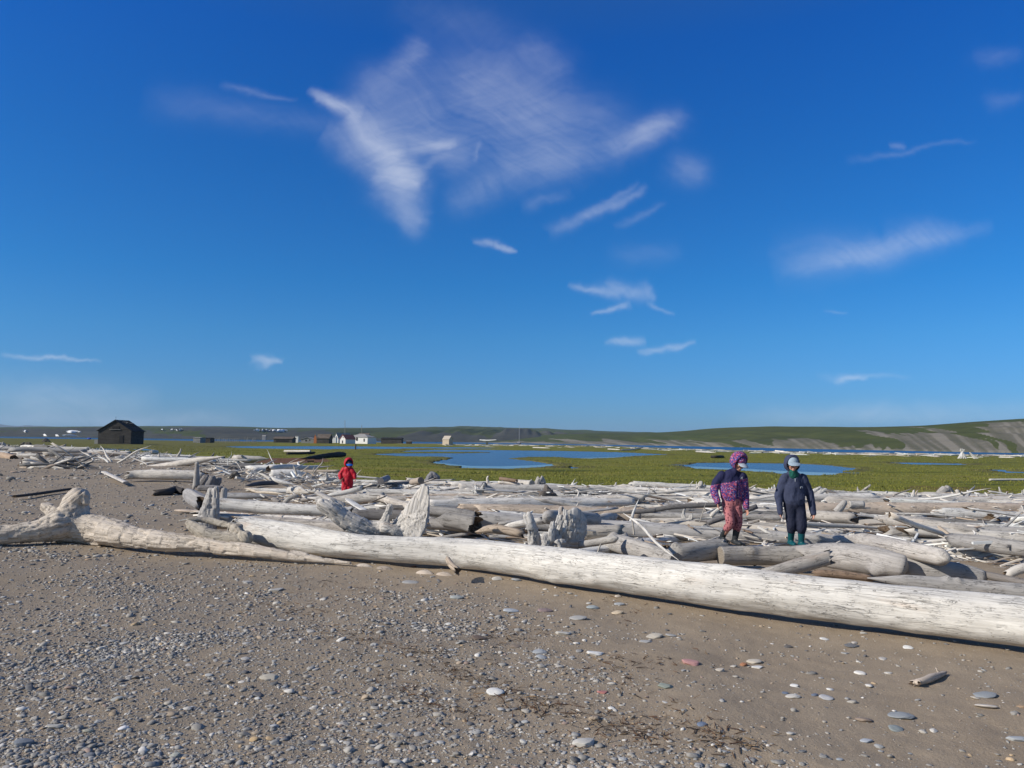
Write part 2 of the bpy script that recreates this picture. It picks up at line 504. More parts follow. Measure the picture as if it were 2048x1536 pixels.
def wood_material(name, crack=1.0, fine=1.0, cs=(5.0, 30.0, 0.020), gate_=(0.48, 0.58), long_=(1.1, 0.50, 0.60)):
    m, t, b = new_mat(name)
    rest = t.attr('rest')
    col = t.node('ShaderNodeObjectInfo').outputs['Color']
    rnd = t.node('ShaderNodeObjectInfo').outputs['Random']
    off = t.comb(t.math('MULTIPLY', rnd, 91.0), t.math('MULTIPLY', rnd, 37.0), t.math('MULTIPLY', rnd, 53.0))
    p = t.vmath('ADD', rest, off)
    warp = t.vmath('MULTIPLY', t.vmath('SUBTRACT', t.noise(p, 5.0, 3, 0.6, color=True), (.5, .5, .5)), (0.05, 0.035, 0.035))
    pw = t.vmath('ADD', p, warp)
    tone = t.noise(t.vmath('MULTIPLY', p, (0.9, 3.2, 3.2)), 1.0, 4, 0.6)
    grain = t.noise(t.vmath('MULTIPLY', pw, (3.0 * fine, 55.0 * fine, 55.0 * fine)), 1.0, 4, 0.65)
    cn = t.noise(t.vmath('MULTIPLY', pw, (cs[0], cs[1], cs[1])), 1.0, 2, 0.5, 1.2)
    cr = t.remap(t.math('ABSOLUTE', t.math('SUBTRACT', cn, 0.5)), 0.0, cs[2], 1.0, 0.0)
    gate = t.remap(t.noise(t.vmath('MULTIPLY', p, (7.0, 9.0, 9.0)), 1.0, 3, 0.6), *gate_)
    cr = t.math('MULTIPLY', t.math('MULTIPLY', cr, gate), crack)
    cn2 = t.noise(t.vmath('MULTIPLY', pw, (long_[0], 22.0, 22.0)), 1.0, 1, 0.5, 0.5)
    cr2 = t.remap(t.math('ABSOLUTE', t.math('SUBTRACT', cn2, 0.5)), 0.0, 0.012, 1.0, 0.0)
    gate2 = t.remap(t.noise(t.vmath('MULTIPLY', p, (1.3, 8.0, 8.0)), 1.0, 2, 0.5), long_[1], long_[2])
    cr = t.math('MAXIMUM', cr, t.math('MULTIPLY', t.math('MULTIPLY', cr2, gate2), crack))
    c1 = t.mix(t.remap(tone, 0.35, 0.7), t.mix(1.0, col, (1.16, 1.15, 1.13, 1), 'MULTIPLY'), t.mix(1.0, col, (0.80, 0.80, 0.81, 1), 'MULTIPLY'))
    warm = t.remap(t.noise(t.vmath('MULTIPLY', p, (1.6, 5.0, 5.0)), 1.0, 3, 0.6), 0.60, 0.75)
    c1 = t.mix(t.math('MULTIPLY', warm, 0.55), c1, t.mix(1.0, col, (0.86, 0.68, 0.55, 1), 'MULTIPLY'))
    c1 = t.mix(t.remap(grain, 0.3, 0.66, 0.52, 0.0), c1, t.mix(1.0, col, (0.42, 0.40, 0.38, 1), 'MULTIPLY'))
    c1 = t.mix(t.math('MULTIPLY', cr, 0.85), c1, (0.05, 0.042, 0.035, 1))
    t.put(b.inputs['Base Color'], c1)
    b.inputs['Roughness'].default_value = 0.85
    h = t.math('SUBTRACT', t.math('MULTIPLY', grain, 0.35), cr)
    bump(t, b, h, 0.7, 0.012)
    return m


def end_material(name, dark):
    m, t, b = new_mat(name)
    rest = t.attr('rest')
    col = t.node('ShaderNodeObjectInfo').outputs['Color']
    x, y, z = t.sepxyz(rest)
    rr = t.math('POWER', t.math('ADD', t.math('MULTIPLY', y, y), t.math('MULTIPLY', z, z)), 0.5)
    ring = t.math('SINE', t.math('MULTIPLY', t.math('ADD', rr, t.math('MULTIPLY', t.noise(rest, 14.0, 3), 0.03)), 420.0))
    nz = t.noise(rest, 60.0, 5, 0.7)
    if dark:
        c = t.ramp(nz, [(0.3, (0.035, 0.026, 0.02)), (0.5, (0.13, 0.09, 0.06)), (0.75, (0.34, 0.27, 0.2))])
    else:
        c = t.mix(t.remap(ring, -1, 1, 0.0, 0.35), t.mix(1.0, col, (0.85, 0.8, 0.74, 1), 'MULTIPLY'), t.mix(1.0, col, (0.42, 0.36, 0.3, 1), 'MULTIPLY'))
        c = t.mix(t.remap(nz, 0.5, 0.75), c, (0.1, 0.08, 0.06, 1))
    t.put(b.inputs['Base Color'], c)
    b.inputs['Roughness'].default_value = 0.9
    bump(t, b, nz, 0.9, 0.02)
    return m


WOOD = wood_material('bleached_wood', 0.8)
WOODH = wood_material('checked_wood', 0.8, 1.0, (5.5, 44.0, 0.020), (0.45, 0.58), (0.55, 0.42, 0.54))
END_CUT = end_material('end_grain', False)
END_BRK = end_material('broken_rot', True)
WMATS = (WOOD, END_CUT, END_BRK)
WMATSH = (WOODH, END_CUT, END_BRK)


def flat_mat(name, rgb, rough=0.8, var=0.25, scale=8.0, bmp=0.0, spec=0.25, coord='Object'):
    m, t, b = new_mat(name)
    p = t.node('ShaderNodeTexCoord').outputs[coord]
    nz = t.noise(p, scale, 4, 0.6)
    c = t.mix(t.remap(nz, 0.3, 0.7, 0, 1), tuple(x * (1 - var) for x in rgb) + (1,), tuple(min(1, x * (1 + var)) for x in rgb) + (1,))
    t.put(b.inputs['Base Color'], c)
    b.inputs['Roughness'].default_value = rough
    b.inputs['Specular IOR Level'].default_value = spec
    if bmp:
        bump(t, b, nz, bmp, 0.02)
    return m

# ================================================================ land
ZM, ZP, ZS = -0.36, -0.42, -0.75          # marsh, pond water, sea


def hz(px):
    return 883.0 + (px - 1024.0) * math.tan(ROLL)


# inner edge of the drift line: beach on this side, marsh on the far side
_edge_px = [(-500, 884.5), (-100, 888.0), (40, 893.5), (120, 898.5), (250, 906.0), (360, 914), (450, 926), (560, 945), (700, 955), (850, 965), (1100, 971), (1300, 975.5), (1700, 984.5), (2048, 991), (2500, 999)]
EDGE = np.array([on_plane(px, py, -0.15)[:2] for px, py in _edge_px])


def edge_s(x, y):
    """metres beyond (+) or before (-) the drift line, measured along y"""
    return y - np.interp(x, EDGE[:, 0], EDGE[:, 1])


PONDS = {
    'main': [(746, 908.5), (790, 906.8), (850, 906.6), (930, 906.4), (985, 905.2), (950, 904.2), (870, 904.0), (800, 904.0), (815, 901.5), (860, 900.0), (960, 899.8), (1060, 901.2), (1150, 902.5), (1250, 905), (1343, 909.5), (1300, 911), (1262, 913), (1225, 916.5), (1180, 917.3), (1140, 916.5), (1110, 914.5), (1060, 914.5), (1018, 917.3), (1060, 921.5), (1095, 927), (1122, 931.5), (1095, 934.5), (1062, 936.5), (1020, 939), (960, 938.3), (925, 937), (906, 933), (886, 930), (859, 924), (884, 921), (902, 916.8), (884, 914.6), (840, 914), (790, 912.5), (762, 910.5)],
    'islet': [(1134, 934.5), (1146, 933.5), (1160, 936.5), (1140, 938)],
    'near_right': [(1361, 932.5), (1380, 928), (1396, 925.9), (1450, 925.6), (1530, 926.2), (1611, 927.4), (1662, 931), (1700, 935), (1718, 937.5), (1702, 940.5), (1674, 946), (1667, 949.7), (1640, 951.5), (1580, 949.6), (1520, 945), (1480, 941.8), (1420, 939.5), (1382, 936.8)],
    'far_right': [(1776, 926), (1800, 924.8), (1850, 925.5), (1932, 927.3), (1934, 930.2), (1880, 930.4), (1820, 929.2)],
    'edge_right': [(1968, 938.5), (2010, 939.5), (2020, 942.5), (2075, 944.5), (2075, 947.8), (2010, 946.5), (1985, 943)],
    'strip': [(440, 893.2), (500, 892.3), (560, 892.6), (700, 892.6), (780, 893.5), (860, 894.2), (940, 894.6), (1010, 896.2), (940, 897.2), (860, 896.6), (760, 897.6), (690, 898.6), (600, 898.2), (540, 897.6), (480, 896.0)],
    'hut_pool': [(262, 899.8), (285, 896.8), (306, 898.6), (309, 901.2), (290, 901.8)],
    'left_pool': [(95, 899.5), (140, 897.8), (200, 897.0), (265, 898.2), (262, 899.8), (190, 900.2), (140, 902)],
}
POND_XY = {k: np.array([on_plane(px, py, ZP)[:2] for px, py in v]) for k, v in PONDS.items()}


def in_poly(px, py, poly):
    ins = np.zeros(px.shape, bool)
    P = np.asarray(poly, float); Qn = np.roll(P, -1, 0)
    for (x0, y0), (x1, y1) in zip(P, Qn):
        c = ((y0 > py) != (y1 > py)) & (px < (x1 - x0) * (py - y0) / (y1 - y0 + 1e-12) + x0)
        ins ^= c
    return ins


_shore = [(-900, 877), (-300, 876.5), (0, 877.2), (200, 879.8), (400, 883.2), (480, 884), (600, 884.5), (760, 885.6), (800, 888.2), (880, 888.6), (960, 889.2), (1060, 890.4), (1200, 892.5), (1330, 897.5), (1460, 902.3), (1648, 906.6), (1850, 909.6), (2048, 912.2), (2400, 917)]
SHORE = np.array([on_plane(px, py, -0.55)[:2] for px, py in _shore])
SH_A = np.arctan2(SHORE[:, 0], SHORE[:, 1]); SH_R = np.hypot(SHORE[:, 0], SHORE[:, 1])


def shore_d(x, y):
    """metres inside (+) the far shore of the spit"""
    return np.interp(np.arctan2(x, y), SH_A, SH_R) - np.hypot(x, y)


def ground(x, y, fine=True):
    x = np.asarray(x, float); y = np.asarray(y, float)
    s = edge_s(x, y)
    m = sstep(-7.0, 1.5, s)
    z = -0.02 + 0.05 * n2(x, y, 0.25, 3, 3) * (1 - m) + 0.03 * n2(x, y, 0.9, 2, 5) * (1 - m)
    z = z * (1 - m) + m * ZM
    far = np.hypot(x, y)
    z = z + m * 0.03 * n2(x, y, 0.35, 3, 9)
    # worn creeks and hummocks of the marsh
    ck = n2(x * 0.35, y, 0.11, 3, 21)
    z = z - m * 0.07 * sstep(0.25, 0.42, ck)
    pond = np.zeros(x.shape, bool)
    jx = x + 0.5 * n2(x, y, 0.8, 3, 31); jy = y + 0.012 * far * n2(x, y, 0.6, 3, 33)
    for P in POND_XY.values():
        lo, hi = P.min(0) - 3, P.max(0) + 3
        k = (x > lo[0]) & (x < hi[0]) & (y > lo[1]) & (y < hi[1])
        if k.any():
            pond[k] |= in_poly(jx[k], jy[k], P)
    z = np.where(pond, -0.58, z)
    sd = shore_d(x, y)
    back = (y > 0)
    z = np.where(back, z + 0.22 * sstep(70, 15, sd) * sstep(-2, 12, sd) * m, z)
    z = np.where(back, z * sstep(-14, 3, sd) + (1 - sstep(-14, 3, sd)) * -2.2, z)
    if fine:
        near = np.exp(-(far / 14.0) ** 2)
        z = z + near * (0.012 * n2(x, y, 2.6, 3, 12) + 0.004 * n2(x, y, 11.0, 2, 14))
    return z, m, pond, sd


def gz(x, y):
    return float(ground(np.array([x]), np.array([y]))[0][0])


def gp(px, py, lift=0.0):
    """the ground point seen at a pixel of the photograph"""
    z = 0.0
    for _ in range(6):
        p = on_plane(px, py, z + lift)
        z = gz(p[0], p[1])
    return np.array((p[0], p[1], z + lift))


# polar sheet round the camera, fine where the camera looks
ang = np.concatenate((np.linspace(-180, -48, 34)[:-1], np.linspace(-48, -37, 40)[:-1], np.linspace(-37, 37, 780), np.linspace(37, 48, 40)[1:], np.linspace(48, 180, 34)[1:-1]))
ang = np.radians(ang); NA = len(ang)
rad = [1.2]
while rad[-1] < 620:
    rad.append(rad[-1] * (1.0055 if 3.0 < rad[-1] < 130 else 1.012))
rad = np.array(rad); NRD = len(rad)
rr, aa = np.meshgrid(rad, ang, indexing='ij')
gx, gy = (rr * np.sin(aa)).ravel(), (rr * np.cos(aa)).ravel()
gzv, gm, gpond, gsd = ground(gx, gy)
V = np.stack((gx, gy, gzv), -1)
V = np.vstack((V, (0, 0, -0.02)))
i = np.arange(NRD - 1)[:, None] * NA; j = np.arange(NA)[None]; j2 = (j + 1) % NA
GQ = np.stack((i + j, i + j2, i + NA + j2, i + NA + j), -1).reshape(-1, 4)[:, ::-1]
GT = np.stack((np.arange(NA), (np.arange(NA) + 1) % NA, np.full(NA, NRD * NA)), -1)[:, ::-1]
keep = (gzv[GQ] > -2.0).any(1) | (rr.ravel()[GQ[:, 0]] < 30)
GQ = GQ[keep]
_GZ = gzv.reshape(NRD, NA)


def gz(x, y):
    r_ = math.hypot(x, y); a_ = math.atan2(x, y)
    if r_ <= rad[0]: return -0.02
    i_ = min(max(int(np.searchsorted(rad, r_)) - 1, 0), NRD - 2); j_ = min(max(int(np.searchsorted(ang, a_)) - 1, 0), NA - 2)
    u_ = min(1, (r_ - rad[i_]) / (rad[i_ + 1] - rad[i_])); v_ = (a_ - ang[j_]) / (ang[j_ + 1] - ang[j_])
    g_ = _GZ
    return float((g_[i_, j_] * (1 - v_) + g_[i_, j_ + 1] * v_) * (1 - u_) + (g_[i_ + 1, j_] * (1 - v_) + g_[i_ + 1, j_ + 1] * v_) * u_)


# what grows or lies where (a map of the place, not of light)
px_, py_, w_ = project(np.stack((gx, gy, np.full_like(gx, -0.1)), -1))
gravel = sstep(1.6, -1.6, gx - np.interp(gy, (0, 3.6, 9.6, 14, 30, 60, 120), (0.9, 0.65, -2.3, -4.6, -9.5, -24, -60)) + 0.8 * n2(gx, gy, 0.5, 3, 41))
patch = sstep(2.2, 0.2, np.hypot((gx + 4.6) / 1.6, (gy - 12.5) / 2.2))
gravel = gravel * (1 - 0.85 * patch)
marsh = gm * sstep(-12, 12, gsd - 30 - 10 * n2(gx, gy, 0.02, 2, 44))
redp = np.array([on_plane(a, b, ZM)[:2] for a, b in ((470, 917), (560, 914.5), (640, 916), (668, 920), (640, 925), (560, 928), (500, 925), (455, 927), (445, 922))])
jx, jy = gx + 0.9 * n2(gx, gy, 0.5, 3, 51), gy + 2.0 * n2(gx, gy, 0.4, 3, 52)
moss = in_poly(jx, jy, redp).astype(float)
red2 = np.array([on_plane(a, b, ZM)[:2] for a, b in ((1830, 972.5), (1960, 971), (2010, 978), (1900, 981), (1840, 978))])
moss = np.maximum(moss, 0.5 * in_poly(jx, jy, red2))
brown = sstep(4.5, 0.5, gm * 4 * 0 + edge_s(gx, gy)) * gm
isl = np.array([on_plane(a, b, ZM)[:2] for a, b in ((1064, 936), (1085, 931.8), (1120, 931.5), (1140, 935), (1110, 937.5))])
brown = np.maximum(brown, in_poly(gx, gy, isl))
leftmud = sstep(-8, -20, gx - np.interp(gy, (40, 80, 200, 400), (-12, -22, -52, -110))) * sstep(35, 60, gy) * gm * 0.55
brown = np.maximum(brown, leftmud)
for P in POND_XY.values():                          # mud along the water's edge
    e = np.roll(P, -1, 0) - np.roll(P, 1, 0); nrm = np.stack((e[:, 1], -e[:, 0]), -1) / (np.linalg.norm(e, axis=1)[:, None] + 1e-9)
    sg = 1 if 0.5 * np.sum(P[:, 0] * np.roll(P[:, 1], -1) - np.roll(P[:, 0], -1) * P[:, 1]) > 0 else -1
    Pm = P + sg * nrm * (0.7 + 0.012 * np.hypot(P[:, 0], P[:, 1]))[:, None]
    brown = np.maximum(brown, 0.62 * in_poly(gx + 0.6 * n2(gx, gy, 1.1, 2, 55), gy + 1.2 * n2(gx, gy, .7, 2, 56), Pm))
zone = np.stack((marsh, gravel, moss, np.where(gpond, 1.0, brown)), -1)
zone = np.vstack((zone, (0, 1, 0, 0)))
es = edge_s(gx, gy) + 0.5 * n2(gx, gy, 0.7, 3, 77)
mm_v = sstep(-0.5, 0.5, es)
far_q = GQ[(es[GQ].mean(1) > 0)]
near_q = GQ[(es[GQ].mean(1) <= 0)]

mg, t, b = new_mat('land')
pos = t.node('ShaderNodeNewGeometry').outputs['Position']
za = t.node('ShaderNodeAttribute', attribute_name='zone')
zr = t.node('ShaderNodeSeparateColor'); t.l.new(za.outputs['Color'], zr.inputs[0])
zM, zG, zR, zB = zr.outputs[0], zr.outputs[1], zr.outputs[2], za.outputs['Alpha']
grit = t.noise(pos, 260.0, 2, 0.7)
fine_ = t.noise(pos, 55.0, 4, 0.65)
big = t.noise(pos, 0.9, 4, 0.6)
mid = t.noise(pos, 6.0, 4, 0.6)
sand = t.mix(t.remap(big, 0.3, 0.7), (0.300, 0.236, 0.166, 1), (0.350, 0.283, 0.205, 1))
sand = t.mix(t.remap(mid, 0.35, 0.75, 0, 0.5), sand, (0.250, 0.198, 0.142, 1))
sand = t.mix(t.remap(grit, 0.56, 0.72, 0.0, 0.75), sand, (0.52, 0.47, 0.41, 1))
sand = t.mix(t.remap(grit, 0.44, 0.30, 0.0, 0.7), sand, (0.13, 0.105, 0.085, 1))
v1 = t.voro(pos, 38.0, 'Color'); d1 = t.voro(pos, 38.0, 'Distance')
v2 = t.voro(pos, 90.0, 'Color'); d2 = t.voro(pos, 90.0, 'Distance')
s1, _, _ = t.sepxyz(v1); s2, _, _ = t.sepxyz(v2)
peb1 = t.ramp(s1, [(0.0, (0.075, 0.078, 0.082)), (0.3, (0.15, 0.145, 0.14)), (0.55, (0.21, 0.205, 0.2)), (0.78, (0.17, 0.14, 0.115)), (0.92, (0.33, 0.32, 0.31)), (1.0, (0.42, 0.4, 0.37))])
peb2 = t.ramp(s2, [(0.0, (0.08, 0.08, 0.08)), (0.4, (0.16, 0.15, 0.14)), (0.75, (0.2, 0.175, 0.15)), (1.0, (0.38, 0.36, 0.33))])
gsand = t.mix(0.45, sand, (0.245, 0.205, 0.158, 1))
isp2 = t.math('MULTIPLY', t.remap(d2, 0.42, 0.30), t.remap(t.noise(pos, 3.0, 3), 0.42, 0.62))
isp1 = t.math('MULTIPLY', t.remap(d1, 0.40, 0.28), t.remap(t.noise(pos, 2.1, 3), 0.45, 0.6))
gcol = t.mix(t.math('MULTIPLY', isp2, 0.8), gsand, peb2); gcol = t.mix(isp1, gcol, peb1)
beach = t.mix(t.remap(t.math('ADD', zG, t.math('MULTIPLY', t.math('SUBTRACT', mid, 0.5), 0.6)), 0.15, 0.7), sand, gcol)
# marsh turf, drawn out in low swathes
pm = t.vmath('MULTIPLY', pos, (0.10, 0.32, 1.0))
sw = t.noise(pm, 1.0, 6, 0.68, 0.6)
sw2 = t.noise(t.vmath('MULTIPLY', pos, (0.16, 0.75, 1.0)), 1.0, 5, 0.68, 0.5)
tuft = t.noise(pos, 3.2, 4, 0.7)
green = t.ramp(sw, [(0.28, (0.095, 0.105, 0.022)), (0.42, (0.165, 0.172, 0.028)), (0.56, (0.215, 0.208, 0.034)), (0.66, (0.225, 0.180, 0.055)), (0.8, (0.17, 0.125, 0.055))])
green = t.mix(t.remap(sw2, 0.54, 0.64, 0, 0.85), green, (0.030, 0.042, 0.010, 1))  # dark streaks paint the shadow of creek banks into the turf colour
green = t.mix(t.remap(tuft, 0.35, 0.7, 0.35, 0.0), green, (0.045, 0.055, 0.014, 1))
spit = t.mix(t.remap(tuft, 0.3, 0.7), (0.17, 0.155, 0.11, 1), (0.29, 0.26, 0.205, 1))
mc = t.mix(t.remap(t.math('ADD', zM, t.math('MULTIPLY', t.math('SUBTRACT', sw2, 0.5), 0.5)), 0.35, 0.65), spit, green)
mc = t.mix(t.math('MULTIPLY', zR, 0.92), mc, t.mix(t.remap(tuft, 0.3, 0.7), (0.115, 0.052, 0.036, 1), (0.165, 0.085, 0.058, 1)))
mc = t.mix(t.math('MULTIPLY', zB, t.remap(tuft, 0.25, 0.6, 0.45, 0.95)), mc, t.mix(t.remap(mid, 0.4, 0.6), (0.105, 0.082, 0.048, 1), (0.075, 0.072, 0.035, 1)))
isM = t.remap(t.attr('mm', 'Fac'), 0.35, 0.65)
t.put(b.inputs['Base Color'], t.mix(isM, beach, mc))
b.inputs['Roughness'].default_value = 0.95
b.inputs['Specular IOR Level'].default_value = 0.1
hh = t.math('ADD', t.math('MULTIPLY', grit, 0.25), t.math('ADD', t.math('MULTIPLY', fine_, 0.8), t.math('MULTIPLY', t.math('MULTIPLY', isp1, t.math('SUBTRACT', 0.42, d1)), zG)))
bump(t, b, hh, 0.75, 0.012)


def submesh(name, V, Q, T, at):
    ids = np.unique(np.concatenate((Q.ravel(), T.ravel() if T is not None else np.zeros(0, int))))
    mp = np.full(len(V), -1, np.int64); mp[ids] = np.arange(len(ids))
    return make_mesh(name, V[ids], mp[Q], None if T is None else mp[T], (mg,), attrs={k: a[ids] for k, a in at.items()})


gmx = np.append(mm_v, 0.0)
tag(link('beach', submesh('beach', V, near_q, GT, {'zone': zone, 'mm': gmx})), kind='structure')
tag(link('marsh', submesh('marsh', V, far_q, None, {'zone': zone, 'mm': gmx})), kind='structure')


# ---------------------------------------------------------------- water
def water_mat(name, deep, rough, amp, scale):
    m, t, b = new_mat(name)
    pos = t.node('ShaderNodeNewGeometry').outputs['Position']
    p2 = t.vmath('MULTIPLY', pos, (0.45, 1.0, 1.0))
    nz = t.noise(p2, scale, 4, 0.65); n3 = t.noise(p2, scale * 0.13, 3, 0.6)
    t.put(b.inputs['Base Color'], t.mix(t.remap(n3, 0.35, 0.65), tuple(x * 0.8 for x in deep) + (1,), tuple(x * 1.25 for x in deep) + (1,)))
    b.inputs['Roughness'].default_value = rough
    b.inputs['IOR'].default_value = 1.333
    b.inputs['Specular IOR Level'].default_value = 0.5
    bump(t, b, t.math('ADD', nz, t.math('MULTIPLY', n3, 1.5)), 1.0, amp)
    return m


POND_M = water_mat('pond_water', (0.034, 0.056, 0.10), 0.17, 0.08, 2.2)
SEA_M = water_mat('sea_water', (0.010, 0.055, 0.135), 0.34, 0.10, 0.7)
for k, P in POND_XY.items():
    # an outline a little wider than the shore: the banks cover its rim
    e = np.roll(P, -1, 0) - np.roll(P, 1, 0)
    nrm = np.stack((e[:, 1], -e[:, 0]), -1) / (np.linalg.norm(e, axis=1)[:, None] + 1e-9)
    area = 0.5 * np.sum(P[:, 0] * np.roll(P[:, 1], -1) - np.roll(P[:, 0], -1) * P[:, 1])
    if area < 0:
        nrm = -nrm
    Pe = P + nrm * (0.5 + 0.012 * np.hypot(P[:, 0], P[:, 1]))[:, None]
    if area < 0:
        Pe = Pe[::-1]
    me = bpy.data.meshes.new('pond')
    me.from_pydata([(q[0], q[1], ZP - 0.004 * list(POND_XY).index(k)) for q in Pe], [], [tuple(range(len(Pe)))])
    me.materials.append(POND_M)
    tag(link('pond', me), kind='structure')
CALM_M, t, b = new_mat('calm_pond_water')
b.inputs['Base Color'].default_value = (0.05, 0.10, 0.16, 1); b.inputs['Roughness'].default_value = 0.06; b.inputs['IOR'].default_value = 1.333; b.inputs['Specular IOR Level'].default_value = 0.5
for P in ([(846, 923.2), (862, 926.5), (886, 931.5), (900, 935), (925, 938.8), (960, 940), (1020, 940.8), (1062, 938.5), (1098, 936), (1124, 932.5), (1104, 928.5), (1060, 931), (1000, 932.8), (940, 931.8), (900, 928), (872, 924.5)],
          [(1352, 932.5), (1382, 938), (1420, 941), (1480, 943.5), (1520, 947), (1580, 951.2), (1640, 953), (1669, 951), (1678, 946), (1620, 944.2), (1560, 941.5), (1480, 937), (1400, 933.2)],
          [(1140, 917.3), (1180, 918.2), (1227, 917.2), (1266, 913.4), (1220, 914.4), (1170, 915.6)]):
    me = bpy.data.meshes.new('calm_water')
    me.from_pydata([tuple(on_plane(a, c_, ZP + 0.004)) for a, c_ in P], [], [tuple(range(len(P)))])
    me.materials.append(CALM_M)
    tag(link('calm_water', me), kind='structure')
NS = 96
th = np.arange(NS) / NS * 2 * math.pi
rs = np.array((60.0, 300, 700, 1500, 4000, 8700))
Vs = np.stack((rs[:, None] * np.sin(th), rs[:, None] * np.cos(th), np.full((len(rs), NS), ZS)), -1).reshape(-1, 3)
i = np.arange(len(rs) - 1)[:, None] * NS; j = np.arange(NS)[None]; j2 = (j + 1) % NS
tag(link('sea', make_mesh('sea', Vs, np.stack((i + j, i + NS + j, i + NS + j2, i + j2), -1).reshape(-1, 4), None, (SEA_M,))), kind='structure')

# ---------------------------------------------------------------- hills
mh, t, b = new_mat('tundra_hill')
pos = t.node('ShaderNodeNewGeometry').outputs['Position']
bare = t.attr('bare', 'Fac'); dim = t.attr('far', 'Fac')
nA = t.noise(t.vmath('MULTIPLY', pos, (1.0, 0.5, 2.5)), 0.012, 6, 0.62); nB = t.noise(pos, 0.05, 5, 0.7)
gr = t.ramp(nA, [(0.32, (0.060, 0.070, 0.032)), (0.48, (0.085, 0.098, 0.036)), (0.6, (0.070, 0.092, 0.030)), (0.75, (0.105, 0.098, 0.052))])
gr = t.mix(t.remap(nB, 0.35, 0.7, 0.5, 0.0), gr, (0.040, 0.050, 0.024, 1))
gul = t.attr('gul', 'Fac')
ba = t.ramp(t.math('ADD', t.math('MULTIPLY', nB, 0.6), t.math('MULTIPLY', t.math('ADD', gul, 0.55), 0.36)), [(0.30, (0.110, 0.108, 0.080)), (0.5, (0.145, 0.136, 0.108)), (0.66, (0.205, 0.190, 0.158))])
dk = t.mix(t.remap(nB, 0.3, 0.7), (0.050, 0.054, 0.050, 1), (0.090, 0.090, 0.075, 1))
ba = t.mix(dim, ba, dk)
t.put(b.inputs['Base Color'], t.mix(t.remap(t.math('ADD', bare, t.math('MULTIPLY', t.math('SUBTRACT', nB, 0.5), 0.7)), 0.35, 0.6), gr, ba))
b.inputs['Roughness'].default_value = 1.0
b.inputs['Specular IOR Level'].default_value = 0.05
bump(t, b, nB, 0.5, 3.0)


def hill(name, cols, prof, far_amt, seed, nx=700, nr=70, gully=1.0):
    """cols: (px, shore distance, crest py, crest distance); prof: share of the rise against share of the way"""
    c = np.array(cols, float)
    px = np.linspace(c[0, 0], c[-1, 0], nx)
    sd_, cy, cd = (np.interp(px, c[:, 0], c[:, k]) for k in (1, 2, 3))
    k = np.ones(15) / 15
    sm = lambda a: np.convolve(np.pad(a, 7, 'edge'), k, 'valid')
    cy, sd_, cd = sm(cy), sm(sd_), sm(cd)
    hzx = 883.0 + (px - 1024.0) * math.tan(ROLL)
    top = EYE[2] + (hzx - cy) * cd / F
    top = np.maximum(top, ZS + 0.5)
    tt = np.concatenate((np.linspace(-0.05, 1, nr), np.linspace(1.03, 1.9, 14)))
    T2, PX = np.meshgrid(tt, px, indexing='ij')
    D = sd_ + (cd - sd_) * T2
    x = (PX - 1024.0) / F * D; y = D.copy()
    hgt = np.interp(T2, prof[0], prof[1])
    cl = prof[2]
    n = fbm(np.stack((x * .02 + 0.6 * 0, T2 * 2.5 + x * 0.006, np.full_like(x, seed * 1.0)), -1), 4, seed)
    n_g = fbm(np.stack(((x - 60 * T2) * 0.03, T2 * 0.9, np.full_like(x, seed + .5)), -1), 3, seed + 3)
    H = np.clip(hgt + (0.05 * n + gully * 0.14 * n_g * np.exp(-((T2 - 0.18) / 0.22) ** 2)) * sstep(0.0, 0.12, T2) * sstep(1.0, 0.8, T2), -0.05, None)
    z = np.where(T2 <= 0, ZS - 1.5, ZS + (top - ZS) * H)
    hc = np.interp(PX, cl[0], cl[1])
    slump = fbm(np.stack(((PX + 120 * hgt * cl[2] + 70 * n) * 0.030 * cl[2] + 3, hgt * 0.8, np.full_like(x, seed + .2)), -1), 3, seed + 5)
    bare_ = sstep(0.10, -0.08, hgt - hc * (0.80 + 0.85 * slump) - 0.10 * n)
    i = np.arange(len(tt) - 1)[:, None] * nx; j = np.arange(nx - 1)[None]
    Q = np.stack((i + j, i + j + 1, i + nx + j + 1, i + nx + j), -1).reshape(-1, 4)
    me = make_mesh(name, np.stack((x, y, z), -1).reshape(-1, 3), Q, None, (mh,), attrs={'bare': bare_.ravel(), 'gul': fbm(np.stack(((PX + 150 * hgt) * 0.11 * cl[2], hgt * 1.6, np.full_like(x, seed + .7)), -1), 3, seed + 9).ravel(), 'far': np.full(x.size, far_amt)})
    o = tag(link(name, me), kind='structure')
    return x, y, z, px, tt


pr = ((-0.05, 0, 0.03, 0.12, 0.3, 0.6, 0.85, 1.0, 1.25, 1.9), (0, 0.0, 0.16, 0.30, 0.42, 0.68, 0.9, 1.0, 1.02, 0.5), ((-700, 420, 560, 760, 1100, 1700), (0.60, 0.55, 0.34, 0.20, 0.34, 0.40), 0.6))
far_hill = hill('hills', [(-700, 1000, 857, 3000), (-200, 1000, 855, 3000), (0, 1000, 854.5, 2900), (195, 980, 853, 2800), (400, 960, 852.3, 2600), (480, 960, 853.5, 2600), (560, 980, 856, 2700), (700, 1050, 856, 3000), (800, 1100, 855, 3200), (930, 1150, 853.3, 3400), (1060, 1200, 856.3, 3600), (1150, 1250, 860, 3700), (1250, 1300, 863.6, 3800), (1350, 1350, 866.0, 3900), (1500, 1400, 869, 3900), (1700, 1500, 872, 3900)], pr, 1.0, 61)
pr2 = ((-0.05, 0, 0.06, 0.22, 0.45, 0.7, 0.9, 1.0, 1.3, 1.9), (0, 0.0, 0.17, 0.44, 0.66, 0.86, 0.97, 1.0, 1.0, 0.4), ((900, 1100, 1400, 1540, 1640, 2048, 2700), (0.34, 0.38, 0.30, 0.20, 0.42, 0.40, 0.4), 1.0))
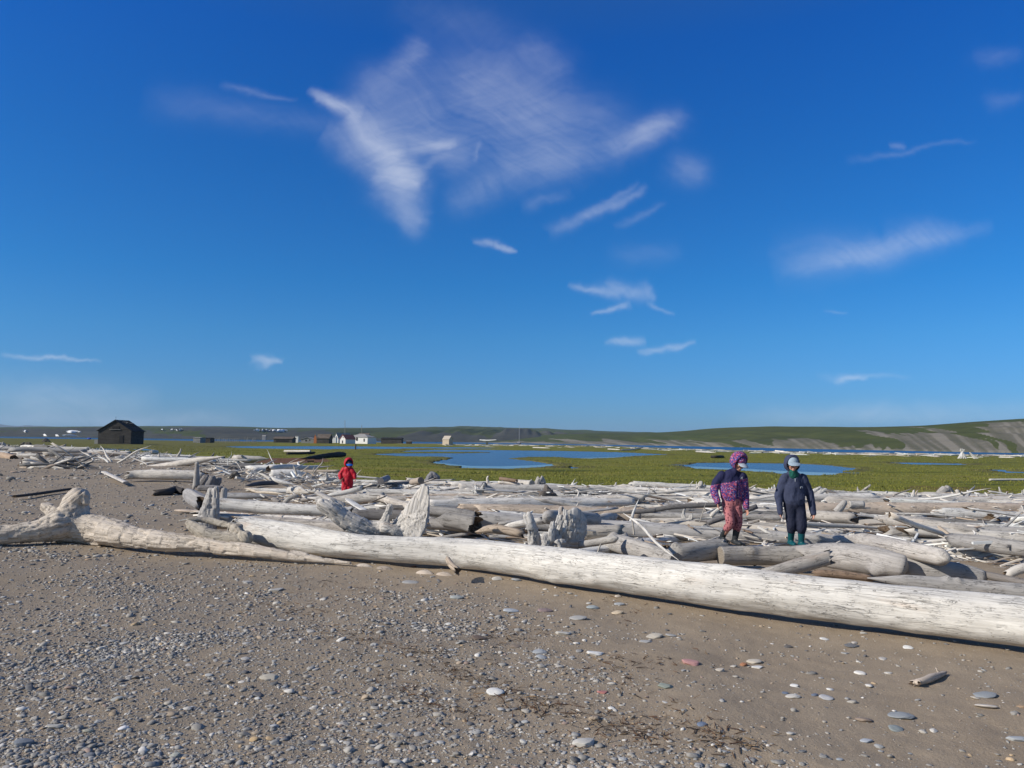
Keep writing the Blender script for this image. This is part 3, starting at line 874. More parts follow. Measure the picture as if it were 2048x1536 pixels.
right_hill = hill('hills', [(900, 1150, 884.5, 1300), (985, 1100, 881, 1350), (1040, 1050, 875.5, 1400), (1100, 980, 869.5, 1450), (1180, 900, 867, 1400), (1260, 820, 866.2, 1350), (1330, 740, 864.5, 1300), (1400, 660, 860, 1250), (1460, 600, 857.5, 1200), (1548, 530, 854.5, 1150), (1648, 460, 855, 1050), (1720, 430, 855.2, 1000), (1790, 400, 854.3, 950), (1850, 380, 852.5, 900), (1930, 355, 846, 860), (1990, 340, 842, 830), (2048, 328, 838, 800), (2300, 285, 826, 700), (2700, 250, 818, 650)], pr2, 0.0, 73, nx=1100, nr=130, gully=0.8)
# blue range on the horizon, far to the left
mm_, t, b = new_mat('far_range')
b.inputs['Base Color'].default_value = (0.09, 0.10, 0.09, 1); b.inputs['Roughness'].default_value = 1.0
pxs = np.linspace(-700, 170, 120)
cy = np.interp(pxs, (-700, -400, -150, -60, -20, 0, 15, 40, 60, 90, 130, 170), (852, 846, 849, 843, 846, 848, 850, 851.8, 850.8, 852, 854, 857)) + 0.5 * vnoise(np.stack((pxs * .08, pxs * 0, pxs * 0), -1), 3)
D = 8000.0
rows = []
for dd_, kf in ((D - 700, 0.0), (D - 350, 0.45), (D, 1.0), (D + 300, 0.5), (D + 500, 0)):
    topz = EYE[2] + (883 + (pxs - 1024) * math.tan(ROLL) - cy) * D / F
    rows.append(np.stack(((pxs - 1024) / F * dd_, np.full_like(pxs, dd_), ZS - 1 + (topz - ZS) * kf), -1))
Vm = np.concatenate(rows); nx = len(pxs)
i = np.arange(4)[:, None] * nx; j = np.arange(nx - 1)[None]
tag(link('mountains', make_mesh('mountains', Vm, np.stack((i + j, i + j + 1, i + nx + j + 1, i + nx + j), -1).reshape(-1, 4), None, (mm_,))), kind='structure')

# late snow lying in the hollows of the far hill: lens-shaped drifts on the slope
SNOW = flat_mat('snow', (0.78, 0.80, 0.83), 0.6, 0.05)
hx, hy, hz_, hpx, htt = far_hill
hp = project(np.stack((hx, hy, hz_), -1).reshape(-1, 3)); hpX = hp[0].reshape(hx.shape); hpY = hp[1].reshape(hx.shape)
nrow = 70
parts = []
for cx, cy_, wx, wy0 in ((54, 864.5, 5, 0.9), (148, 865, 18, 1.3), (143, 874.0, 16, 1.6), (93, 872.5, 2.5, 1.0), (117, 873, 2.5, .6), (327, 861.7, 4, .9), (347, 862, 3, 1), (354, 861.8, 3, .8), (365, 861.8, 4, 1.2), (516, 862, 6, 1.1), (527, 862.3, 3, 1.2), (535, 862.5, 4, 1.0), (552, 863, 4.5, 1.2), (543.5, 862, 3, .9), (564, 863, 7, 1.6), (574, 862, 3, 1.2)):
    pts = []; wy = wy0 * 0.65; wx *= 0.85
    for kx, ky in [(math.cos(a), math.sin(a)) for a in np.linspace(0, 2 * math.pi, 13)[:-1]]:
        qx, qy = cx + wx * kx * (1 + .2 * R.random()), cy_ + wy * ky * (.7 + .5 * R.random())
        col = int(np.argmin(np.abs(hpx - qx)))
        colY = hpY[:nrow, col]
        vis = np.minimum.accumulate(colY)
        row = int(np.argmax(vis <= qy)) or 1
        pts.append((hx[row, col] * 0.995, hy[row, col] * 0.995, hz_[row, col] + 1.2))
    pts = np.array(pts); c0 = pts.mean(0) + (0, -1, 1.5)
    Vn = np.vstack((pts, pts + (0, 6, -5), c0)); m_ = len(pts)
    Tn = [(q_, (q_ + 1) % m_, 2 * m_) for q_ in range(m_)]
    Qn = [(q_, m_ + q_, m_ + (q_ + 1) % m_, (q_ + 1) % m_) for q_ in range(m_)]
    parts.append((Vn, np.array(Qn), np.array(Tn)))
Vn, Qn, Tn = join(parts)
tag(link('snow', make_mesh('snow', Vn, Qn, Tn, (SNOW,))), kind='stuff')

# ================================================================ driftwood
HM_X0, HM_Y0, HM_S = -16.0, 6.0, 0.08
HM = np.full((int(36 / HM_S), int(28 / HM_S)), -9.0, np.float32)      # how high the drift pile has grown


def hm_cells(C, r):
    C = np.asarray(C)
    n = max(2, int(np.linalg.norm(C[-1] - C[0]) / 0.05))
    P = catmull(C, n) if len(C) > 2 else C[0] + (C[-1] - C[0]) * np.linspace(0, 1, n)[:, None]
    return P


def hm_add(C, r):
    P = hm_cells(C, r); rr_ = np.interp(np.linspace(0, 1, len(P)), np.linspace(0, 1, len(r)), r)
    for k in (-0.6, 0, 0.6):
        ix = ((P[:, 0] - HM_X0) / HM_S).astype(int); iy = ((P[:, 1] + k * rr_ - HM_Y0) / HM_S).astype(int)
        ok = (ix >= 0) & (ix < HM.shape[0]) & (iy >= 0) & (iy < HM.shape[1])
        np.maximum.at(HM, (ix[ok], iy[ok]), (P[:, 2] + rr_ * 0.85)[ok])


def hm_get(x, y):
    g_ = gz(x, y)
    ix, iy = int((x - HM_X0) / HM_S), int((y - HM_Y0) / HM_S)
    if 0 <= ix < HM.shape[0] and 0 <= iy < HM.shape[1]:
        return max(g_, float(HM[ix, iy]))
    return g_


def log_geo(C, rad, seg=14, n=None, e0='cut', e1='cut', rough=0.05, flute=0.03, knots=0, bend=0.0, flat=1.0, seed=0, kamp=1.0):
    """a worn log along C. e: cut | brk | tip | rnd. returns V, Q, T, mq, mt, rest"""
    rg = np.random.default_rng(seed)
    C = np.asarray(C, float)
    L = np.sum(np.linalg.norm(np.diff(C, axis=0), axis=1))
    n = n or int(np.clip(L / 0.09, 10, 60))
    t = np.linspace(0, 1, n)
    rad = np.interp(t, np.linspace(0, 1, len(rad)), rad)
    C = catmull(C, n)
    T, A, B = frames(C)
    if bend:
        ph = rg.uniform(0, 6.28, 2)
        C = C + A * (bend * L * 0.6 * np.sin(t * 3.1 * rg.uniform(.7, 1.8) + ph[0]) * np.sin(np.pi * t))[:, None] + B * (bend * L * np.sin(t * 3.3 * rg.uniform(.7, 2) + ph[1]) * np.sin(np.pi * t))[:, None]
        T, A, B = frames(C)
    if e0 == 'rnd': rad = rad * np.clip(np.sqrt(np.clip(t / 0.05, 0.0, 1)), 0.25, 1)
    if e1 == 'rnd': rad = rad * np.clip(np.sqrt(np.clip((1 - t) / 0.05, 0, 1)), 0.25, 1)
    if e0 == 'tip': rad = rad * np.clip(0.12 + t / 0.25, 0, 1)
    if e1 == 'tip': rad = rad * np.clip(0.12 + (1 - t) / 0.35, 0, 1)
    th = np.arange(seg) / seg * 2 * math.pi
    s = t * L
    TH, S = np.meshgrid(th, s)
    cth, sth = np.cos(TH), np.sin(TH)
    d = rough * fbm(np.stack((S * 2.2 + seed, cth * 1.6, sth * 1.6), -1), 3, seed % 97)
    for k in (2, 3, 5, 7):
        d = d + flute * rg.uniform(-1, 1) * np.cos(k * TH + rg.uniform(0, 6.28) + S * rg.uniform(-.5, .5)) * (1.4 / k ** .5)
    for _ in range(knots):
        k0, s0 = rg.uniform(0, 6.28), rg.uniform(0.1, 0.9) * L
        w = rg.uniform(.25, .5); da = np.angle(np.exp(1j * (TH - k0)))
        d = d + kamp * rg.uniform(.25, .5) * np.exp(-(da / w) ** 2 - ((S - s0) / (w * rad.mean() * 1.3)) ** 2)
    RR = rad[:, None] * (1 + d)
    V = C[:, None] + A[:, None] * (RR * cth * flat)[..., None] + B[:, None] * (RR * sth)[..., None]
    for e, i0, sg in ((e0, 0, -1), (e1, -1, 1)):
        if e == 'brk':
            j_ = rg.uniform(-1.2, 1.6, seg); j_ = j_ * .6 + np.roll(j_, 1) * .4
            V[i0] += T[i0] * (sg * j_ * rad[i0] * 0.9)[:, None]
    rest = np.stack((S, RR * cth, RR * sth), -1)
    V = V.reshape(-1, 3); rest = rest.reshape(-1, 3)
    i = np.arange(n - 1)[:, None] * seg; j = np.arange(seg)[None]; j2 = (j + 1) % seg
    Q = np.stack((i + j, i + j2, i + seg + j2, i + seg + j), -1).reshape(-1, 4)
    jj = np.arange(seg); jn = (jj + 1) % seg
    ends, er = [], []
    for e, i0, sg in ((e0, 0, -1), (e1, n - 1, 1)):
        off = {'brk': -0.9, 'cut': 0.03, 'tip': 0.5, 'rnd': 0.12}[e]
        ends.append(C[i0] + T[i0] * sg * off * rad[i0]); er.append((s[i0], 0, 0))
    a = n * seg
    V = np.vstack((V, ends)); rest = np.vstack((rest, er))
    T0 = np.stack((jn, jj, np.full(seg, a)), -1); T1 = np.stack(((n - 1) * seg + jj, (n - 1) * seg + jn, np.full(seg, a + 1)), -1)
    mm = {'brk': 2, 'cut': 1, 'tip': 0, 'rnd': 0}
    mt = np.concatenate((np.full(seg, mm[e0]), np.full(seg, mm[e1])))
    return V, Q, np.vstack((T0, T1)), np.zeros(len(Q), int), mt, rest, C, rad


PALE, WHITE, GREY, DARK, TAN, BROWN, BLACK = (0.57, 0.545, 0.505), (0.70, 0.68, 0.64), (0.43, 0.415, 0.395), (0.20, 0.185, 0.175), (0.46, 0.38, 0.30), (0.25, 0.18, 0.13), (0.045, 0.042, 0.04)


def jit(c, a=0.12):
    k = 1 + R.uniform(-a, a); w = R.uniform(-a, a) * 0.25
    return tuple(min(0.8, x * k * (1 + s * w)) for x, s in zip(c, (1, 0, -1)))


def log_obj(name, C, rad, col, label, cat='log', group=None, mats=WMATS, hm=True, stubs=(), parent=None, **kw):
    V, Q, T, mq, mt, rest, CC, rr_ = log_geo(C, rad, seed=R.randrange(1 << 20), **kw)
    if stubs:
        Vs, Qs, Ts, mqs, mts, rs_ = [V], [Q], [T], [mq], [mt], [rest]; o_ = len(V)
        for (tt_, ang_, ln, r_) in stubs:
            k = int(tt_ * (len(CC) - 1)); Tn, A, B = frames(CC)
            d_ = A[k] * math.cos(ang_) + B[k] * math.sin(ang_) + Tn[k] * R.uniform(-.7, .7)
            d_ /= np.linalg.norm(d_)
            P = np.array((CC[k] + d_ * rr_[k] * 0.4, CC[k] + d_ * (rr_[k] + ln * .6), CC[k] + d_ * (rr_[k] + ln) + Tn[k] * ln * R.uniform(-.3, .3)))
            v, q, t_, a, b_, re, _, _ = log_geo(P, (r_ * 1.5, r_, r_ * .6), seg=8, n=7, e0='rnd', e1=R.choice(('brk', 'rnd')), seed=R.randrange(9999))
            Vs.append(v); Qs.append(q + o_); Ts.append(t_ + o_); mqs.append(a); mts.append(b_); rs_.append(re + (k, 0, 0)); o_ += len(v)
        V, Q, T, mq, mt, rest = np.vstack(Vs), np.vstack(Qs), np.vstack(Ts), np.concatenate(mqs), np.concatenate(mts), np.vstack(rs_)
    c0 = CC.mean(0)
    me = make_mesh(name, V - c0, Q, T, mats, mq, mt, {'rest': rest}, flat_tris=True)
    o = link(name, me, parent, c0, col)
    tag(o, label, cat, group)
    if hm:
        hm_add(CC[::max(1, len(CC) // 8)], rr_[::max(1, len(CC) // 8)])
    return o


def solve_d(px, py, rpx, lift):
    k = ray(px, py); k = k[2] / k[1]
    return max(1.0, (1.5 - lift) / max(rpx / F - k, 1e-4))


def hlog(label, pts, col, lift=0.0, name='driftwood_log', d=None, cat='log', **kw):
    """a log from picture notes: (px, py, half thickness in px[, depth])"""
    C, rad = [], []
    for p in pts:
        D = p[3] if len(p) > 3 else (d if d else solve_d(p[0], p[1], p[2], lift))
        C.append(at_depth(p[0], p[1], D)); rad.append(p[2] * D / F)
    return log_obj(name, C, rad, col, label, cat, **kw)


def rest_of(V, chains):
    """grain coordinates for a grown-together shape: along and across the nearest limb"""
    best = np.full(len(V), 1e9); up = np.array((0.13, 0.3, 0.95)); out = np.zeros((len(V), 3)); base = 0.0
    for C in chains:
        C = np.asarray(C, float); acc_ = 0.0
        for a, b_ in zip(C[:-1], C[1:]):
            d_ = b_ - a; L = np.linalg.norm(d_) + 1e-9
            t_ = np.clip(((V - a) @ d_) / (L * L), 0, 1)
            q = V - (a + t_[:, None] * d_); ds = np.linalg.norm(q, axis=1)
            k = ds < best
            best[k] = ds[k]
            u_ = d_ / L; e1 = up - (up @ u_) * u_; e1 /= np.linalg.norm(e1); e2 = np.cross(u_, e1)
            out[k] = np.stack((base + acc_ + t_ * L, V @ e1, V @ e2), -1)[k]
            acc_ += L
        base += acc_ + 3.1
    return out


def root_obj(label, chains, col, voxel=0.02, name='driftwood_stump', cat='stump', smooth=3, amp=0.018, d0=None, mats=WMATSH, extra=(), hm=True, lines2=()):
    """gnarled wood: tubes (px, py, half px, depth) fused into one body, then furrowed along its grain"""
    parts, lines = [], []
    for ch in chains:
        fl = 1.0
        if isinstance(ch, tuple): fl, ch = ch
        C = np.array([at_depth(p[0], p[1], p[3] if len(p) > 3 else d0) for p in ch])
        r = np.array([p[2] * (p[3] if len(p) > 3 else d0) / F for p in ch])
        n = max(6, len(ch) * 4)
        tt_ = np.linspace(0, 1, n)
        Cs = catmull(C, n); rs_ = np.interp(tt_, np.linspace(0, 1, len(r)), r)
        parts.append(tube(Cs, rs_, rs_ * fl, 14, ref=(1, 0, 0.01)))
        lines.append(Cs[::2])
        if hm: hm_add(Cs[::3], rs_[::3])
    parts += list(extra); lines += list(lines2)
    V, Q, T = remesh(parts, voxel, smooth)
    N = vnormals(V, Q, T)
    rest = rest_of(V, lines)
    g1 = fbm(rest * (1.1, 26, 26), 3, 5); g2 = fbm(V * 3.2, 3, 8)
    g3 = np.clip(1 - np.abs(fbm(rest * (1.0, 15, 15), 2, 15)) * 4.5, 0, 1) ** 2
    V = V + N * (amp * 0.5 * g1 + amp * 0.45 * g2 - amp * 0.8 * g3)[:, None]
    mq = None
    c0 = V.mean(0)
    me = make_mesh(name, V - c0, Q, T, mats, None, None, {'rest': rest})
    return tag(link(name, me, None, c0, col), label, cat)


# ---- the great log across the foreground
big = hlog('longest bleached log, running across the whole foreground sand', [(482, 1060, 27), (503, 1062, 27), (699, 1091, 23.5), (940, 1107, 27.5), (1144, 1134, 34), (1360, 1162, 38), (1528, 1183, 42), (1782, 1213, 42.5), (2048, 1243.5, 47.5), (2420, 1286, 54)], (0.71, 0.69, 0.645), 0.035, n=520, seg=72, e0='brk', e1='cut', rough=0.06, flute=0.026, knots=7, kamp=0.22, mats=WMATSH)
root_obj('hollow split butt with an upturned orange lip, left end of the longest log', [[(380, 1048, 9, 10.35), (400, 1062, 13, 10.2), (440, 1074, 13, 10.1), (492, 1076, 15, 10.0)], [(378, 1040, 5, 10.5), (410, 1040, 6, 10.55), (450, 1049, 6, 10.45), (478, 1056, 9, 10.2)], [(460, 1050, 6, 10.2), (476, 1062, 10, 10.05), (486, 1078, 11, 10.0)]], (0.44, 0.40, 0.34), 0.016, 'driftwood_butt', 'broken log', amp=0.02)
# ---- the half-buried tree on the left
root_obj('half-buried tan trunk with thick root arms, at the left edge', [
    [(128, 1052, 33, 11.0), (178, 1057, 28, 11.0), (240, 1069, 23.5, 10.7), (305, 1080, 20, 10.4), (406, 1089, 18.5, 10.1), (470, 1098, 15, 9.9), (520, 1103, 13, 9.75), (580, 1112, 11, 9.6), (640, 1119, 8, 9.45), (700, 1126, 5, 9.3)],
    [(138, 1050, 34, 11.0), (146, 1028, 29, 11.05), (150, 1008, 25, 11.1), (157, 994, 19, 11.1)],
    [(150, 1000, 12, 11.0), (166, 990, 9, 11.0), (172, 1004, 8, 11.0)],
    [(120, 1052, 31, 10.9), (84, 1060, 22, 10.8), (40, 1066, 19, 10.7), (-10, 1070, 18, 10.6), (-70, 1072, 17, 10.5)],
    [(118, 1040, 18, 11.0), (104, 1023, 14, 11.05), (90, 1014, 10, 11.1)],
], (0.60, 0.535, 0.46), 0.018, 'driftwood_tree', 'driftwood tree', amp=0.026, smooth=2)
for k, (a, b_, w) in enumerate(((690, 1128, 5), (730, 1133, 6), (850, 1147, 8), (770, 1138, 6), (890, 1150, 7))):
    p0, p1 = gp(a - 22, b_ - 2), gp(a + 22, b_ + 2)
    p0[2] -= 0.02; p1[2] -= 0.02
    log_obj('driftwood_slab', (p0, (p0 + p1) / 2 + (0, 0, .012), p1), (0.03, w * 0.007, 0.025), jit((0.47, 0.41, 0.35)), ('sand-buried knotty slab of tan wood below the root arm, second from the left', 'sand-buried tan slab touching the shadow under the longest log', 'pale sand-buried slab with a brown pebble against it, under the longest log', 'thin sand-buried tan slab between two wider slabs', 'pale slab beside the upright splinter at the longest log')[k], 'slab', rough=.15, e0='tip', e1='tip')
hlog('upright tan splinter leaning against the front of the longest log', [(893, 1112, 4, 8.55), (901, 1128, 6, 8.35), (915, 1141, 7, 8.25)], TAN, name='driftwood_splinter', cat='splinter', e0='tip', e1='brk', hm=False)
# ---- behind its left end
root_obj('upright weathered stump post, behind the hollow butt', [[(412, 1056, 20, 11.2), (416, 1030, 18, 11.2), (420, 1005, 14, 11.2), (424, 984, 10, 11.2)], [(428, 1040, 9, 11.15), (431, 1005, 8, 11.15), (432, 978, 6, 11.15)]], (0.47, 0.455, 0.44), 0.014, amp=0.022, smooth=2)
hlog('short pale post with a rounded top, right of the upright stump', [(447, 1000, 6, 12.4), (448, 985, 6.5, 12.4), (449, 975, 5.5, 12.4)], GREY, name='driftwood_post', cat='post', e1='rnd', hm=False)
hlog('white log lying just above the split slab, left middle', [(438, 1009, 13, 12.3), (500, 1014, 12.5, 12.3), (560, 1018, 11.5, 12.25), (660, 1022, 10, 12.2), (705, 1024, 9, 12.2)], WHITE, e0='brk', e1='brk', seg=24, n=90, mats=WMATSH)
hlog('wide split slab with brown streaks, between two white logs', [(430, 1040, 15, 11.4), (520, 1046, 15, 11.3), (620, 1052, 13, 11.2), (715, 1058, 10, 11.1)], (0.56, 0.51, 0.45), seg=24, n=90, e0='brk', e1='brk', flat=1.0, rough=.12, flute=.08, mats=WMATSH)
hlog('thin flat plank on the split slab, by the upright stump', [(426, 1031, 3, 11.2), (458, 1036, 3, 11.2)], PALE, name='driftwood_plank', cat='plank', hm=False)
# ---- root with the tall fin
D = 10.3


def plate(outline, d, thick, tilt=0.0):
    """a thick slab of wood with the given outline, d metres off; tilt turns its right side away"""
    P = np.array([at_depth(a, b_, d + tilt * (a - outline[0][0]) / 100.0) for a, b_ in outline])
    n = len(P); k = np.array([c for c in thick])
    V = np.vstack((P + np.array((0, -1, 0)) * k[:, None], P + np.array((0, 1, 0)) * k[:, None], P.mean(0) - (0, max(k) * 1.1, 0), P.mean(0) + (0, max(k) * 1.1, 0)))
    T = [(i, (i + 1) % n, 2 * n) for i in range(n)] + [(n + (i + 1) % n, n + i, 2 * n + 1) for i in range(n)]
    Q = [(n + i, n + (i + 1) % n, (i + 1) % n, i) for i in range(n)]
    return V, np.array(Q)[:, ::-1], np.array(T)[:, ::-1]


FIN = plate([(762, 1072), (780, 1052), (798, 1030), (816, 1006), (832, 985), (846, 966), (856, 972), (859, 1000), (857, 1030), (852, 1056), (840, 1080), (800, 1082)], D, [.09, .09, .07, .06, .05, .03, .03, .05, .07, .09, .10, .10], -.5)
FIN_LINE = [np.array([at_depth(815, 1074, D), at_depth(832, 1040, D), at_depth(848, 985, D)])]
root_obj('huge root with a tall pale fin and one arm raised to the left', [
    [(646, 1009, 13, D - .3), (664, 1020, 17, D - .3), (690, 1038, 20, D - .25), (735, 1060, 18, D - .2), (780, 1070, 15, D - .1), (820, 1072, 16, D)],
    [(762, 1053, 12, D - .2), (773, 1038, 10, D - .25), (778, 1022, 8.5, D - .25), (780, 1013, 7, D - .25)],
    [(770, 1056, 12, D - .3), (790, 1062, 12, D - .3), (806, 1072, 12, D - .25)], [(752, 1048, 7, D - .2), (768, 1050, 9, D - .2)],
    (0.7, [(660, 1000, 6, D - .1), (676, 1016, 9, D - .1), (690, 1034, 10, D - .15)]), 
], (0.60, 0.575, 0.54), 0.012, 'driftwood_root', 'driftwood root', amp=0.022, smooth=4, extra=(FIN,), lines2=FIN_LINE)
# ---- broken stump right of it
D = 9.7
rm = Matrix.Rotation(math.radians(24), 3, 'Z') @ Matrix.Rotation(math.radians(8), 3, 'Y')
pd = at_depth(1147, 1058, D)
root_obj('broken root stump with a round disc and a horn, middle of the pile', [
    [(1056, 1032, 9, D - .25), (1062, 1050, 12, D - .25), (1068, 1072, 14, D - .2), (1074, 1092, 15, D - .15), (1120, 1094, 14, D)],
    [(1092, 1100, 11, D - .3), (1091, 1084, 9.5, D - .3), (1089, 1073, 8, D - .3)],
    (0.6, [(1112, 1092, 12, D - .15), (1114, 1060, 10, D - .1), (1121, 1036, 9, D - .05), (1122, 1016, 7, D)]),
    (0.6, [(1128, 1064, 4, D - .2), (1131, 1040, 6, D - .15), (1131, 1020, 5, D - .1)]),
    [(1102, 1078, 8, D - .3), (1102, 1062, 7, D - .3), (1105, 1046, 5, D - .25)],
    [(1120, 1100, 6, D - .35), (1119, 1088, 5, D - .35), (1114, 1084, 6, D - .35), (1128, 1084, 5, D - .33)],
], (0.54, 0.525, 0.505), 0.012, 'driftwood_stump', 'stump', amp=0.022, smooth=2, extra=(ellipsoid(pd, (0.195, 0.075, 0.275), rm, 28, 18),))
hlog('fat blunt log end poking out left of the round disc', [(1090, 1034, 13, 10.4), (1125, 1036, 16, 10.9), (1190, 1040, 15, 11.6)], GREY, e0='rnd', e1='cut', seg=20)

